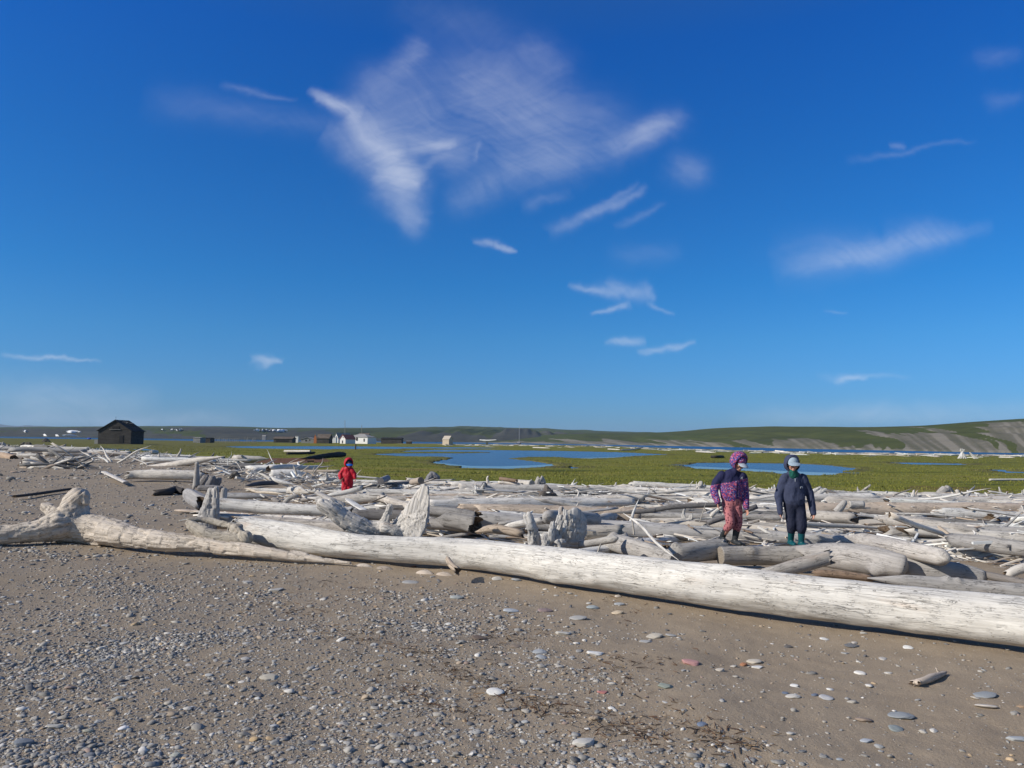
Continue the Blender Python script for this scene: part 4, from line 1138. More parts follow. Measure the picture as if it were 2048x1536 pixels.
H = [
    ('grey knotted log right of the round disc, one arm stretching left', [(1212, 1081, 15), (1240, 1088, 18), (1290, 1103, 18), (1352, 1121, 15)], GREY, .05, dict(e0='brk', e1='cut', knots=3, seg=28, n=60, stubs=((.4, -1.2, .10, .045),), mats=WMATSH)),
    ('bare arm of wood in the shade, just right of the round disc', [(1160, 1090, 7, 9.6), (1200, 1083, 7, 9.5), (1236, 1076, 8, 9.3)], GREY, .1, dict(e0='brk', e1='rnd')),
    ('thin white stick slanting down to the longest log', [(1246, 1026, 2.6, 9.8), (1280, 1052, 2.8, 9.4), (1318, 1088, 3, 8.9), (1358, 1121, 2.6, 8.4)], WHITE, 0, dict(name='driftwood_stick', cat='stick', e0='tip', e1='tip', hm=False, bend=.01)),
    ('grey log with a large rotten hollow in its right end', [(1322, 1110, 16), (1365, 1106, 19), (1410, 1101, 20), (1446, 1098, 20)], (0.42, .40, .37), .09, dict(e0='tip', e1='brk', seg=28, n=50, mats=WMATSH, knots=2)),
    ('plain grey log lying between the two rotten-ended logs', [(1440, 1112, 18), (1520, 1111, 18), (1612, 1112, 19)], (.40, .375, .34), .06, dict(e0='cut', e1='brk', seg=28, n=70, knots=2, mats=WMATSH)),
    ('short log tilted up to the right with a ragged end, against the longest log', [(1520, 1152, 12, 8.2), (1580, 1136, 14, 8.25), (1656, 1115, 14, 8.3)], (.46, .43, .39), .05, dict(e0='rnd', e1='brk', seg=24, n=50, mats=WMATSH)),
    ('thick smooth grey trunk with a ringed knot and rotten left end', [(1612, 1110, 20), (1660, 1110, 25), (1730, 1118, 29), (1790, 1130, 28), (1816, 1137, 24)], (.42, .40, .38), .07, dict(e0='brk', e1='rnd', seg=36, n=80, knots=1, mats=WMATSH)),
    ('log with a blunt right end lying on the thick smooth trunk', [(1690, 1073, 12), (1760, 1088, 16), (1830, 1103, 18), (1899, 1118, 17)], (.52, .49, .455), .26, dict(e0='tip', e1='rnd', seg=28, n=70, mats=WMATSH)),
    ('rounded grey boulder-like trunk half hidden behind the smooth trunk', [(1800, 1136, 20), (1860, 1140, 22), (1930, 1148, 20), (1975, 1158, 14)], (.38, .37, .36), .05, dict(e0='rnd', e1='rnd', seg=28, n=50, mats=WMATSH)),
    ('smooth grey log lying right behind the longest log', [(1735, 1156, 11, 7.5), (1840, 1166, 14, 7.4), (1950, 1176, 16, 7.3), (2090, 1190, 17, 7.2)], (.42, .405, .385), .02, dict(e0='tip', e1='cut', seg=28, n=90, knots=3, mats=WMATSH)),
    ('ragged thin log in the gap under the tilted short log', [(1630, 1146, 7, 8.0), (1690, 1150, 8, 7.9), (1745, 1157, 6, 7.8)], BROWN, .0, dict(e0='brk', e1='brk')),
    ('thin dark pole at the right edge behind the smooth logs', [(1946, 1144, 7), (2000, 1156, 8), (2070, 1170, 8)], DARK, .12, dict(e0='tip', e1='cut')),
    ('dark-sided log with a rotten left end, right edge', [(1905, 1080, 13), (1960, 1087, 16), (2080, 1102, 15)], (.33, .32, .31), .12, dict(e0='brk', e1='cut', seg=24, mats=WMATSH)),
    ('pale hollow-ended curved wood at the right edge', [(2014, 1150, 8, 8.9), (2040, 1138, 10, 8.9), (2080, 1130, 10, 8.9)], PALE, .1, dict(e0='brk', e1='cut')),
    ('wide pale log with a torn underside, right middle of the pile', [(1748, 1036, 10), (1820, 1046, 13), (1900, 1057, 13), (1952, 1064, 9)], (.47, .44, .40), .16, dict(e0='tip', e1='brk', seg=24, n=60, rough=.1, mats=WMATSH)),
    ('log with a charred hollow end, just right of the person in teal boots', [(1600, 1028, 9), (1650, 1033, 11), (1708, 1037, 11)], (.46, .43, .39), .16, dict(e0='cut', e1='brk', seg=20)),
    ('stub standing diagonally behind the charred-end log', [(1672, 1025, 7, 14.2), (1682, 1014, 7, 14.2), (1692, 1001, 5, 14.2)], GREY, 0, dict(e0='cut', e1='rnd', hm=False, name='driftwood_stub', cat='stub')),
    ('dark straight log along the back of the pile, right side', [(1736, 995, 6), (1860, 998, 7.5), (1996, 1003, 7)], (.30, .29, .28), .1, dict(e0='brk', e1='brk')),
    ('bluish grey log below the dark straight log, right side', [(1756, 1012, 6), (1880, 1014, 7.5), (1998, 1016, 7)], (.27, .27, .28), .1, dict(e0='tip', e1='cut')),
    ('thick log rising past the right edge, behind the pile', [(2014, 1010, 7), (2040, 1020, 9), (2085, 1034, 9)], (.46, .44, .42), .15, dict(e0='rnd', e1='cut', seg=20)),
    ('lone white log on the marsh grass, right edge', [(1979, 959.5, 2.2), (2080, 959.5, 2.6)], WHITE, ZM, dict(hm=False)),
    ('long dark bent pole lying across the pile, left of the flowered jacket', [(1222, 1026, 4, 12.6), (1300, 1022, 5, 12.5), (1352, 1014, 5, 12.4), (1446, 1008, 4.5, 12.3)], (.17, .165, .165), .3, dict(e0='tip', e1='cut', hm=False, bend=.012, name='driftwood_pole', cat='pole')),
    ('dark squared beam propped behind the flowered jacket', [(1414, 1046, 6, 12.0), (1470, 1028, 5, 12.0), (1514, 1013, 5, 12.0)], (.20, .195, .2), .2, dict(e0='cut', e1='cut', hm=False, name='driftwood_beam', cat='beam', seg=6)),
    ('pale log passing behind the boots of the flowered-jacket person', [(1330, 1046, 8), (1440, 1052, 9.5), (1580, 1065, 9)], (.45, .42, .38), .14, dict(e0='tip', e1='cut', seg=20, n=60)),
    ('dark shaded log right of the tall root fin', [(852, 1022, 10, 12.2), (900, 1028, 13, 12.0), (953, 1036, 13, 11.7)], (.27, .26, .25), .1, dict(e0='cut', e1='brk', seg=24, n=50, rough=.12, flute=.09, mats=WMATSH)),  # shade painted in: dark base colour on this log and the next
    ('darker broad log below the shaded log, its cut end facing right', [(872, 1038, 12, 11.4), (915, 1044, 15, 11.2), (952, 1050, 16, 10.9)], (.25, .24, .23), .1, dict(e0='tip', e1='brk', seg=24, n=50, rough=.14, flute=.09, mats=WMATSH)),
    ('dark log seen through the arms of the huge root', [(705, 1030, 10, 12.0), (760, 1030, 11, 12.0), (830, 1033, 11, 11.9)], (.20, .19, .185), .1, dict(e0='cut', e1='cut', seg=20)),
    ('white log left of the horned stump, farther back', [(993, 1033, 9), (1030, 1036, 10), (1080, 1040, 9)], WHITE, .1, dict(e0='rnd', e1='cut', seg=20)),
    ('bright white branch left of the horned stump', [(1000, 1056, 5, 10.9), (1040, 1048, 7, 10.8), (1085, 1041, 7, 10.8)], (.70, .67, .62), .1, dict(e0='tip', e1='brk', knots=2, seg=20)),
    ('knobbly tan log with a brown broken end, left of the horn', [(950, 1064, 5, 10.5), (990, 1058, 9, 10.3), (1047, 1068, 8, 10.1)], TAN, .03, dict(e0='tip', e1='brk', knots=3, seg=20, rough=.1)),
    ('pale forked log pointing right, behind the round disc', [(1172, 1046, 9), (1205, 1038, 11), (1240, 1030, 6)], PALE, .15, dict(e0='cut', e1='tip', seg=20, knots=2)),
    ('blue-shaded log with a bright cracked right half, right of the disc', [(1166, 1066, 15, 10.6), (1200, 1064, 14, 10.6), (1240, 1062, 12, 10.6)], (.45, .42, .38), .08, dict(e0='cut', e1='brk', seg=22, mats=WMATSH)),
    ('long grey log across the left of the pile, below the marsh', [(912, 982, 6), (1000, 985, 7), (1084, 988, 6.5)], GREY, .1, dict(e0='rnd', e1='brk')),
    ('wide pale log at the back edge of the pile, in front of the round rocks', [(990, 1001, 8), (1150, 1001, 9), (1300, 1006, 8)], (.45, .42, .38), .1, dict(e0='brk', e1='tip', seg=18)),
    ('thin log raised on its right end before the red rain suit', [(648, 992, 4, 16.2), (690, 985, 5, 16.2), (724, 976, 5, 16.2)], WHITE, .1, dict(e0='tip', e1='brk', hm=False)),
    ('pale log across the feet of the red rain suit', [(628, 1003, 9, 17.9), (690, 999, 10, 17.8), (768, 994, 9, 17.7)], PALE, .1, dict(e0='brk', e1='cut', seg=20, hm=False)),
    ('flat white board leaning on the logs, below the red rain suit', [(692, 996, 6, 13.4), (712, 1010, 9, 13.1), (735, 1024, 8, 12.8)], (.76, .75, .72), .1, dict(e0='rnd', e1='cut', hm=False, flat=.22, name='driftwood_board', cat='board')),
    ('weathered slab tilted to the left, in front of the thin raised log', [(636, 986, 7, 13.6), (660, 998, 9, 13.3), (690, 1012, 8, 13.0)], (.42, .40, .38), .1, dict(e0='brk', e1='rnd', hm=False, flat=.5, name='driftwood_slab', cat='slab')),
    ('long tan-spotted log running down right toward the tall fin', [(706, 985, 6), (760, 996, 7), (822, 1014, 7)], (.52, .48, .43), .1, dict(e0='tip', e1='cut')),
    ('dark plank tilted over the tan-spotted log', [(744, 1003, 3, 14.6), (770, 993, 3, 14.4)], DARK, .1, dict(hm=False, name='driftwood_plank', cat='plank', flat=.4)),
    ('big pale log with a dark broken left end, left middle distance', [(258, 951, 8), (280, 949, 10), (340, 950, 10), (404, 951, 9.5)], (.66, .62, .56), .06, dict(e0='brk', e1='brk', seg=24, n=60, mats=WMATSH, knots=2)),
    ('sawn plank lying left of the big pale log', [(208, 944, 6), (252, 965, 6)], (.62, .59, .55), .02, dict(name='driftwood_plank', cat='plank', flat=.35, e0='cut', e1='cut', seg=8)),
    ('dark brown board half buried in the sand, left edge', [(28, 993, 4.5), (70, 988, 5), (140, 978, 4)], (.075, .062, .055), -.02, dict(name='driftwood_board', cat='board', e0='brk', e1='cut', flat=.6)),
    ('tall standing post with a ragged foot, right end of the big pale log', [(392, 975, 7, 22.5), (393, 955, 5.5, 22.5), (394, 924, 3, 22.5)], GREY, 0, dict(name='driftwood_post', cat='post', e0='brk', e1='brk', hm=False)),
    ('blackish short log in two lumps, on the sand left of the stump post', [(310, 986, 6), (335, 984, 7), (350, 980, 8), (368, 984, 6)], (.06, .055, .055), -.02, dict(e0='brk', e1='brk', rough=.2)),
    ('bluish root end left of the upright stump', [(366, 984, 7, 13.6), (385, 994, 13, 13.2), (408, 1006, 15, 12.9)], (.36, .355, .36), .05, dict(e0='tip', e1='brk', rough=.22, flute=.12, seg=24)),
    ('straight grey log on the sand behind the white log, left', [(448, 991, 5.5), (510, 992, 6), (568, 994, 4)], (.34, .34, .35), 0, dict(e0='cut', e1='tip')),
    ('dark curved branch before the canoe-shaped wood', [(490, 972, 3), (520, 967, 4.5), (556, 965, 5)], (.14, .14, .15), .02, dict(e0='tip', e1='brk')),
    ('canoe-shaped pale wood with a raised left tip', [(540, 951, 4, 20.5), (556, 962, 7, 20.4), (592, 970, 5, 20.3)], WHITE, .05, dict(e0='tip', e1='tip', flat=.6)),
    ('scaled pale slab right of the canoe-shaped wood', [(580, 980, 7), (600, 982, 9), (618, 986, 7)], PALE, .02, dict(e0='brk', e1='tip', rough=.14)),
    ('bent stub of wood arching on the bare sand', [(569, 1008, 5, 15.6), (577, 998, 5, 15.6), (588, 993, 4.5, 15.6), (598, 993, 4, 15.6)], GREY, 0, dict(e0='cut', e1='rnd', hm=False)),
    ('small dark wedge of wood on the bare sand', [(546, 998, 4), (555, 1003, 7), (566, 1007, 5)], DARK, 0, dict(e0='brk', e1='tip')),
    ('thin crooked pale branch on the sand left of the scaled slab', [(488, 976, 3), (530, 984, 3), (580, 990, 2.5)], (.52, .46, .38), .02, dict(e0='tip', e1='tip', bend=.02, name='driftwood_branch', cat='branch')),
    ('charred black log on the marsh left of the red rain suit', [(600, 917.5, 2.2), (640, 913, 3.4), (668, 910, 5.2), (687, 909, 5)], BLACK, ZM, dict(hm=False, e0='tip', e1='brk', rough=.15)),
    ('white log on the marsh above the charred black log', [(569, 902.3, 2.4), (621, 903, 2.8)], (.66, .62, .56), ZM, dict(hm=False)),
    ('black log right below the white marsh log', [(574, 907, 2.4), (628, 905.8, 2.6)], BLACK, ZM, dict(hm=False, e1='brk')),
    ('short black spar in the red moss', [(614, 922.3, 1.4), (628, 922.3, 1.5)], BLACK, ZM, dict(hm=False)),
    ('reddish squared timber lying on the back edge of the pile', [(1000, 957, 3.5, 24), (1034, 962, 3.5, 23.5)], BROWN, .05, dict(name='driftwood_beam', cat='beam', seg=6)),
    ('hollow brown log end lying at the left edge', [(-20, 909, 7, 55), (10, 913, 8, 52), (28, 917, 7, 50)], (.44, .33, .24), 0, dict(hm=False, e1='brk', seg=18)),
    ('white slab end above the hollow brown log, left edge', [(-20, 904, 5, 58), (18, 909, 5, 58)], WHITE, 0, dict(hm=False)),
    ('small forked stick of grey wood casting a shadow, bare sand lower right', [(1824, 1366, 5), (1850, 1360, 8), (1889, 1346, 4)], (.58, .50, .42), .0, dict(name='driftwood_stick', cat='stick', e0='brk', e1='brk', seg=18, n=24, rough=.12, hm=False, stubs=((.1, 1.3, .03, .016), (.85, -.6, .03, .007)))),
]
for lab, pts, col, lift, kw in H:
    hlog(lab, pts, col, lift, **kw)
# blunt upright pieces
for lab, ch, col, kw in (
    ('dark pyramid stump with a hollow front, back of the pile', [[(1096, 992, 15, 18.5), (1094, 982, 10, 18.5), (1092, 971, 4, 18.5)], [(1086, 990, 9, 18.3), (1108, 993, 8, 18.4)]], (.17, .15, .135), {}),
    ('lumpy grey root end on the back edge, left of the pyramid stump', [[(1074, 966, 6, 24), (1080, 958, 8, 24), (1086, 966, 6, 24)]], GREY, {}),
    ('arched root stump on the back edge of the pile, before the pond', [[(858, 958, 7, 28), (866, 950, 6, 28), (874, 957, 6, 28)], [(856, 950, 2, 28), (864, 945, 2, 28), (878, 953, 1.5, 28)]], (.24, .24, .26), {}),
    ('small two-pronged stump on the back edge, left of the flowered jacket', [[(1398, 976, 5, 25), (1402, 966, 4.5, 25)], [(1406, 976, 4, 25), (1412, 971, 2, 25)]], PALE, {}),
    ('round gnarled stump on the back edge, right side', [[(1882, 985, 9, 24), (1892, 978, 9, 24), (1900, 985, 7, 24)]], GREY, {}),
    ('knob-headed stump right of the round gnarled one', [[(1914, 990, 5, 24), (1915, 983, 4.5, 24)]], PALE, {}),
    ('jagged white root crest behind the teal-booted person', [[(1628, 986, 6, 20), (1640, 976, 4, 20)], [(1636, 988, 6, 20), (1650, 980, 5, 20), (1660, 990, 4, 20)]], WHITE, {}),
    ('dark root cluster tangled at the right end of the big pale log', [[(404, 968, 8, 23), (412, 956, 8, 23)], [(418, 972, 9, 22.6), (424, 958, 8, 22.6)], [(432, 970, 8, 22.8), (438, 960, 6, 22.8)], [(400, 976, 6, 22), (440, 978, 7, 22)]], (.26, .25, .25), {}),
    ('low dark root knot on bare sand, left of the canoe-shaped wood', [[(462, 954, 4, 28), (470, 947, 5, 28), (478, 953, 4, 28)]], (.16, .15, .14), {}),
):
    root_obj(lab, ch, col, 0.03, amp=0.03, smooth=1, **kw)
# sawn ends that face the camera
for lab, pt, col in (
    ('sawn log end facing the viewer, right of the red rain suit', [(761, 962, 6.5, 21), (775, 956, 6, 25)], (.30, .30, .32)),
    ('tan log with a sawn blue-grey end, back of the pile left of the fin', [(824, 964, 6, 21.5), (842, 961, 7, 21)], (.42, .36, .30)),
    ('short white log with a dark sawn end facing right, back edge', [(1036, 965, 6, 24), (1064, 967, 6.5, 23.3)], PALE),
    ('short upright round of wood in shade, left of the white sawn log', [(955, 971, 6, 22), (969, 970, 6, 21.6)], (.28, .28, .30)),
    ('pale squared block resting behind the charred-end log', [(1697, 1009, 7, 15), (1727, 1009, 7, 15)], (.55, .53, .50)),
):
    hlog(lab, pt, col, 0, seg=18)
hlog('dark tilted plank with a light edge, behind the teal-booted person', [(1655, 981, 6, 19), (1704, 998, 6, 18.6)], DARK, name='driftwood_plank', cat='plank', flat=.35, hm=False)

# ---------------------------------------------------------------- the field of drift logs behind
FIELD_GROUP = 'weathered logs of the drift pile'
SIZES = (('thick', .12, .17), ('', .075, .12), ('slim', .04, .075))
COLS = (('grey', (.48, .46, .43)), ('pale', (.64, .615, .57)), ('silver-grey', (.42, .415, .41)), ('whitish', (.74, .72, .68)), ('tan', (.52, .44, .36)), ('dark', (.19, .185, .18)))
CW = (7, 12, 4, 12, 2, 1.5)


def unit_v(v):
    return v / np.linalg.norm(v)


def field_point(y0, y1):
    while True:
        y = R.uniform(y0, y1)
        x = R.uniform(-6.0, 0.80 * y + 1.5)
        if edge_s(x, y) < -0.3 and not (x < -3 and y < 14):
            return x, y


def keep_clear(x0, x1, y, z):
    """the children stand in gaps of the pile: nothing may cover them"""
    for cx, cy in ((3.1, 10.7), (3.95, 10.7)):
        if y < cy + 0.8 and y > cy - 0.9 and x0 < cx + .45 and x1 > cx - .45:
            return False
    return not (y < 18.5 and y > 16.5 and x0 < -3.5 and x1 > -4.8)


made = 0
for i in range(2600):
    if made >= 240:
        break
    x, y = field_point(9.6, 28.5)
    thin = 1 - 0.65 * sstep(1, -5, np.array(x))
    if R.random() > thin or y < 10.6 + 0.14 * max(0, 6 - x):
        continue
    sz = SIZES[R.choices((0, 1, 2), (3, 6, 3))[0]]
    r = R.uniform(sz[1], sz[2]) * (0.85 if y > 20 else 1.0)
    L = R.uniform(2.4, 7.0) * (0.7 + r * 3)
    a = math.radians(R.gauss(-7, 9))
    if R.random() < .10: a = math.radians(R.uniform(-60, 60))
    dx, dy = math.cos(a) * L / 2, math.sin(a) * L / 2
    if not keep_clear(x - abs(dx), x + abs(dx), y, 0) or x - abs(dx) < -0.37 * y:
        continue
    hs = [hm_get(x + dx * k, y + dy * k) for k in (-.9, -.45, 0, .45, .9)]
    g0 = gz(x, y)
    h = sorted(hs)[2] * .5 + max(hs[1:4]) * .5
    if h > g0 + (0.13 if y > 20 or y < 13 else 0.17):
        continue
    z = max(h, g0) + r * 0.6
    tz = max(-.12, min(.12, (hs[4] - hs[0]) * .5))
    cn, cc = R.choices(COLS, CW)[0]
    sh_ = ('broken', 'brk'), ('blunt', 'cut'), ('rounded', 'rnd'), ('tapered', 'tip')
    e = R.choices(sh_, (4, 4, 2, 3))[0]
    zone_n = 'at the back of the drift pile' if edge_s(x, y) > -4 else ('in the middle of the drift pile' if y > 15 else 'in the front of the drift pile')
    log_obj('driftwood_log', ((x - dx, y - dy, z - tz), (x, y, z), (x + dx, y + dy, z + tz)), (r, r * R.uniform(.9, 1.05), r * R.uniform(.55, .95)), jit(cc), ' '.join(w for w in (sz[0], cn, e[0] + '-ended log', zone_n) if w), 'log', FIELD_GROUP,
            e0=R.choice(('brk', 'cut', 'brk', 'rnd')), e1=e[1], seg=14, knots=R.choice((0, 0, 1, 2)), bend=R.uniform(0, .012), rough=R.uniform(.06, .14), flute=R.uniform(.03, .10), flat=R.uniform(.55, 1.0), stubs=((R.uniform(.2, .8), R.uniform(-1, 1), R.uniform(.08, .25), R.uniform(.015, .04)),) if R.random() < .3 else ())
    made += 1
# split boards and slabs lying flat among the logs
ns_ = 0
for i in range(900):
    if ns_ >= 55: break
    x, y = field_point(10.4, 27.5)
    if y < 10.6 + 0.14 * max(0, 6 - x): continue
    L = R.uniform(.7, 2.6); w = R.uniform(.05, .13); a = math.radians(R.gauss(-6, 22)); tilt = R.gauss(0, .10)
    dx, dy, dz_ = math.cos(a) * L / 2, math.sin(a) * L / 2, math.sin(tilt) * L / 2
    if not keep_clear(x - abs(dx), x + abs(dx), y, 0): continue
    z = min(hm_get(x, y), gz(x, y) + .22) + .03 + abs(dz_)
    cn, cc = R.choices(COLS, CW)[0]
    zone_n = 'the back of the drift pile' if edge_s(x, y) > -5 else ('the middle of the drift pile' if y > 15 else 'the front of the drift pile')
    log_obj('driftwood_plank', ((x - dx, y - dy, z - dz_), (x, y, z), (x + dx, y + dy, z + dz_)), (w, w, w * R.uniform(.6, 1)), jit(cc), f'{"wide" if w > .09 else "narrow"} {cn} split board lying flat over {zone_n}', 'plank', 'split boards on the drift pile', e0='brk', e1='brk', seg=10, n=14, flat=R.uniform(.2, .35), rough=.08, flute=.05, hm=False)
    ns_ += 1
# small root wads
for i in range(18):
    for _ in range(60):
        x, y = field_point(12.5, 27.0)
        if keep_clear(x - .5, x + .5, y, 0) and x > -0.3 * y: break
    z = gz(x, y) + .16; s_ = R.uniform(.7, 1.15); P_ = []; Ls = []
    for k in range(R.randrange(5, 8)):
        a_ = R.uniform(0, 6.28); e_ = R.uniform(-.2, 1.1); L = R.uniform(.14, .36) * s_
        d_ = np.array((math.cos(a_) * math.cos(e_), math.sin(a_) * math.cos(e_), math.sin(e_))); b2 = unit_v(d_ + np.array((R.uniform(-.7, .7), R.uniform(-.7, .7), R.uniform(-.2, .6))))
        C_ = catmull(np.array(((x, y, z), tuple(np.array((x, y, z)) + d_ * L * .55), tuple(np.array((x, y, z)) + d_ * L * .55 + b2 * L * .6))), 9)
        r0 = R.uniform(.05, .09) * s_; P_.append(tube(C_, np.linspace(r0, r0 * .35, 9), None, 10)); Ls.append(C_[::2])
    V, Q, T = remesh(P_, .022, 1)
    rest = rest_of(V, Ls); N = vnormals(V, Q, T)
    V = V + N * (.012 * fbm(rest * (1.1, 30, 30), 2, i) - .018 * np.clip(1 - np.abs(fbm(rest * (1, 15, 15), 2, i + 4)) * 4.5, 0, 1) ** 2)[:, None]
    cn, cc = R.choices(COLS, CW)[0]; c0 = V.mean(0)
    zone_n = 'the back of the drift pile' if edge_s(x, y) > -5 else ('the middle of the drift pile' if y > 15 else 'the front of the drift pile')
    tag(link('driftwood_root', make_mesh('driftwood_root', V - c0, Q, T, WMATSH, None, None, {'rest': rest}), None, c0, jit(cc)), f'small {cn} root wad with twisted stubs in {zone_n}', 'driftwood root', 'small root wads of the drift pile')
# branches and poles strewn on top
nb = 0
for i in range(2200):
    if nb >= 150:
        break
    x, y = field_point(10.2, 28.0)
    thin = 1 - 0.4 * sstep(1, -5, np.array(x))
    if R.random() > thin or y < 10.6 + 0.14 * max(0, 6 - x):
        continue
    r = R.uniform(.012, .04); L = R.uniform(.6, 2.4)
    a = math.radians(R.gauss(-5, 32)); tilt = math.radians(R.gauss(0, 7) * (.4 if y > 20 else 1))
    if R.random() < .05: tilt = math.radians(R.uniform(20, 60)); L *= .4
    dx, dy, dz_ = math.cos(a) * math.cos(tilt) * L / 2, math.sin(a) * math.cos(tilt) * L / 2, math.sin(tilt) * L / 2
    if not keep_clear(x - abs(dx), x + abs(dx), y, 0) or x - abs(dx) < -0.37 * y:
        continue
    z = sorted([hm_get(x + dx * k, y + dy * k) for k in (-.8, 0, .8)])[1] + r + abs(dz_) * .9
    if z - abs(dz_) > gz(x, y) + .3:
        continue
    cn, cc = R.choices(COLS, CW)[0]
    lean = 'sticking up from' if abs(tilt) > .4 else 'strewn over'
    zone_n = 'the back of the drift pile' if edge_s(x, y) > -5 else ('the middle of the drift pile' if y > 15 else 'the near part of the drift pile')
    log_obj('driftwood_branch', ((x - dx, y - dy, z - dz_), (x, y, z + R.uniform(-.03, .05)), (x + dx, y + dy, z + dz_)), (r * 1.25, r, r * .5), jit(cc), f'{"stout" if r > .026 else "thin"} {cn} branch {lean} {zone_n}', 'branch', 'bare branches on the drift pile',
            e0=R.choice(('brk', 'rnd')), e1='tip', seg=7, n=12, bend=R.uniform(.01, .05), rough=.12, hm=False, stubs=((R.uniform(.3, .8), R.uniform(0, 6), R.uniform(.1, .4), r * .6),) if R.random() < .35 else ())
    nb += 1

# ---- drift line along the left beach, 25-110 m away
nl = 0
for i in range(1500):
    if nl >= 80:
        break
    px = R.uniform(-60, 640); dpy = abs(R.gauss(0, 1))
    ey = np.interp(px, [p[0] for p in _edge_px], [p[1] for p in _edge_px])
    py = ey + R.uniform(-6, 3) + dpy * (10 if px < 420 else 5)
    if py > 968 or py < 881: continue
    p = gp(px, py); D = p[1]
    r = R.uniform(.06, .22); L = R.uniform(1.2, 5.0)
    a = math.radians(R.gauss(0, 16))
    if R.random() < .2: a = math.radians(R.uniform(-90, 90))
    dx, dy = math.cos(a) * L / 2, math.sin(a) * L / 2
    z = p[2] + r * .8 + (R.random() < .3) * R.uniform(.1, .4)
    tz = R.gauss(0, .05) if R.random() < .85 else R.uniform(.2, .5)
    cn, cc = R.choices(COLS, (4, 8, 3, 8, 3, 3))[0]
    log_obj('driftwood_log', ((p[0] - dx, p[1] - dy, z - tz), (p[0], p[1], z), (p[0] + dx, p[1] + dy, z + tz)), (r, r, r * .7), jit(cc), f'{"thick" if r > .14 else "slim"} {cn} log in the left beach drift line, {"far off" if D > 60 else "well before the dark house"}', 'log', 'logs of the left drift line',
            seg=10, n=14, e0=R.choice(('brk', 'cut')), e1=R.choice(('brk', 'cut', 'tip')), bend=R.uniform(0, .03), rough=.08, hm=False, stubs=((R.uniform(.1, .9), R.uniform(-1.2, 1.2), R.uniform(.2, .7), r * .4),) if R.random() < .4 else ())
    nl += 1
nl = 0
for i in range(900):
    if nl >= 60: break
    px = R.uniform(-40, 660)
    ey = np.interp(px, [p[0] for p in _edge_px], [p[1] for p in _edge_px])
    py = ey + R.uniform(-3, 22)
    if py > 965: continue
    p = gp(px, py)
    r = R.uniform(.02, .06); L = R.uniform(.8, 2.4); a = R.uniform(0, 3.14); tilt = min(.7, abs(R.gauss(.05, .28)))
    d_ = np.array((math.cos(a) * math.cos(tilt), math.sin(a) * math.cos(tilt), math.sin(tilt))) * L
    cn, cc = R.choices(COLS, CW)[0]
    log_obj('driftwood_branch', (p, p + d_ * .5 + (0, 0, .05), p + d_), (r * 1.2, r, r * .5), jit(cc), f'{cn} branch {"standing up" if tilt > .5 else "lying"} in the drift line along the left beach', 'branch', 'branches of the left drift line', seg=6, n=8, e0='cut', e1='tip', bend=.04, hm=False)
    nl += 1
# sticks that stand out against the grass
for lab, pts in (
    ('tall curved stick standing up left of the red rain suit', [(626, 948, 1.6, 24), (637, 934, 1.4, 24), (644, 926, 1.2, 24), (646, 915, 1.0, 24)]),
    ('straight stick leaning right, left of the tall curved stick', [(602, 944, 1.2, 25), (622, 929, .9, 25)]),
    ('stick leaning between the straight and the curved one', [(624, 946, 1.1, 24), (630, 932, .9, 24)]),
    ('short thick stick forked at the top, back of the pile', [(594, 950, 2, 26), (590, 938, 2, 26), (586, 930, 1.5, 26)]),
    ('thin stick rising right of the red rain suit', [(709, 956, 1.0, 21), (718, 944, 1.0, 21), (724, 939, .8, 21)]),
    ('slender dark stick standing before the flowered jacket', [(1399, 1045, 1.0, 12), (1404, 1030, .9, 12), (1412, 1004, .7, 12)]),
    ('short white stick leaning against the horned stump pile', [(1268, 1070, 2, 9.9), (1266, 1050, 1.6, 9.9), (1262, 1030, 1.4, 9.9)]),
    ('pale peg standing in the sand by the longest log, middle', [(1195, 1106, 1.8, 8.6), (1202, 1086, 1.6, 8.6)]),
    ('forked white branch on the back edge, right of the flowered jacket', [(1492, 980, 2.6, 22), (1504, 975, 2.2, 22), (1514, 968, 1.2, 22)]),
):
    hlog(lab, pts, (.52, .48, .42), name='driftwood_stick', cat='stick', hm=False, e0='cut', e1='tip', seg=7, n=14)

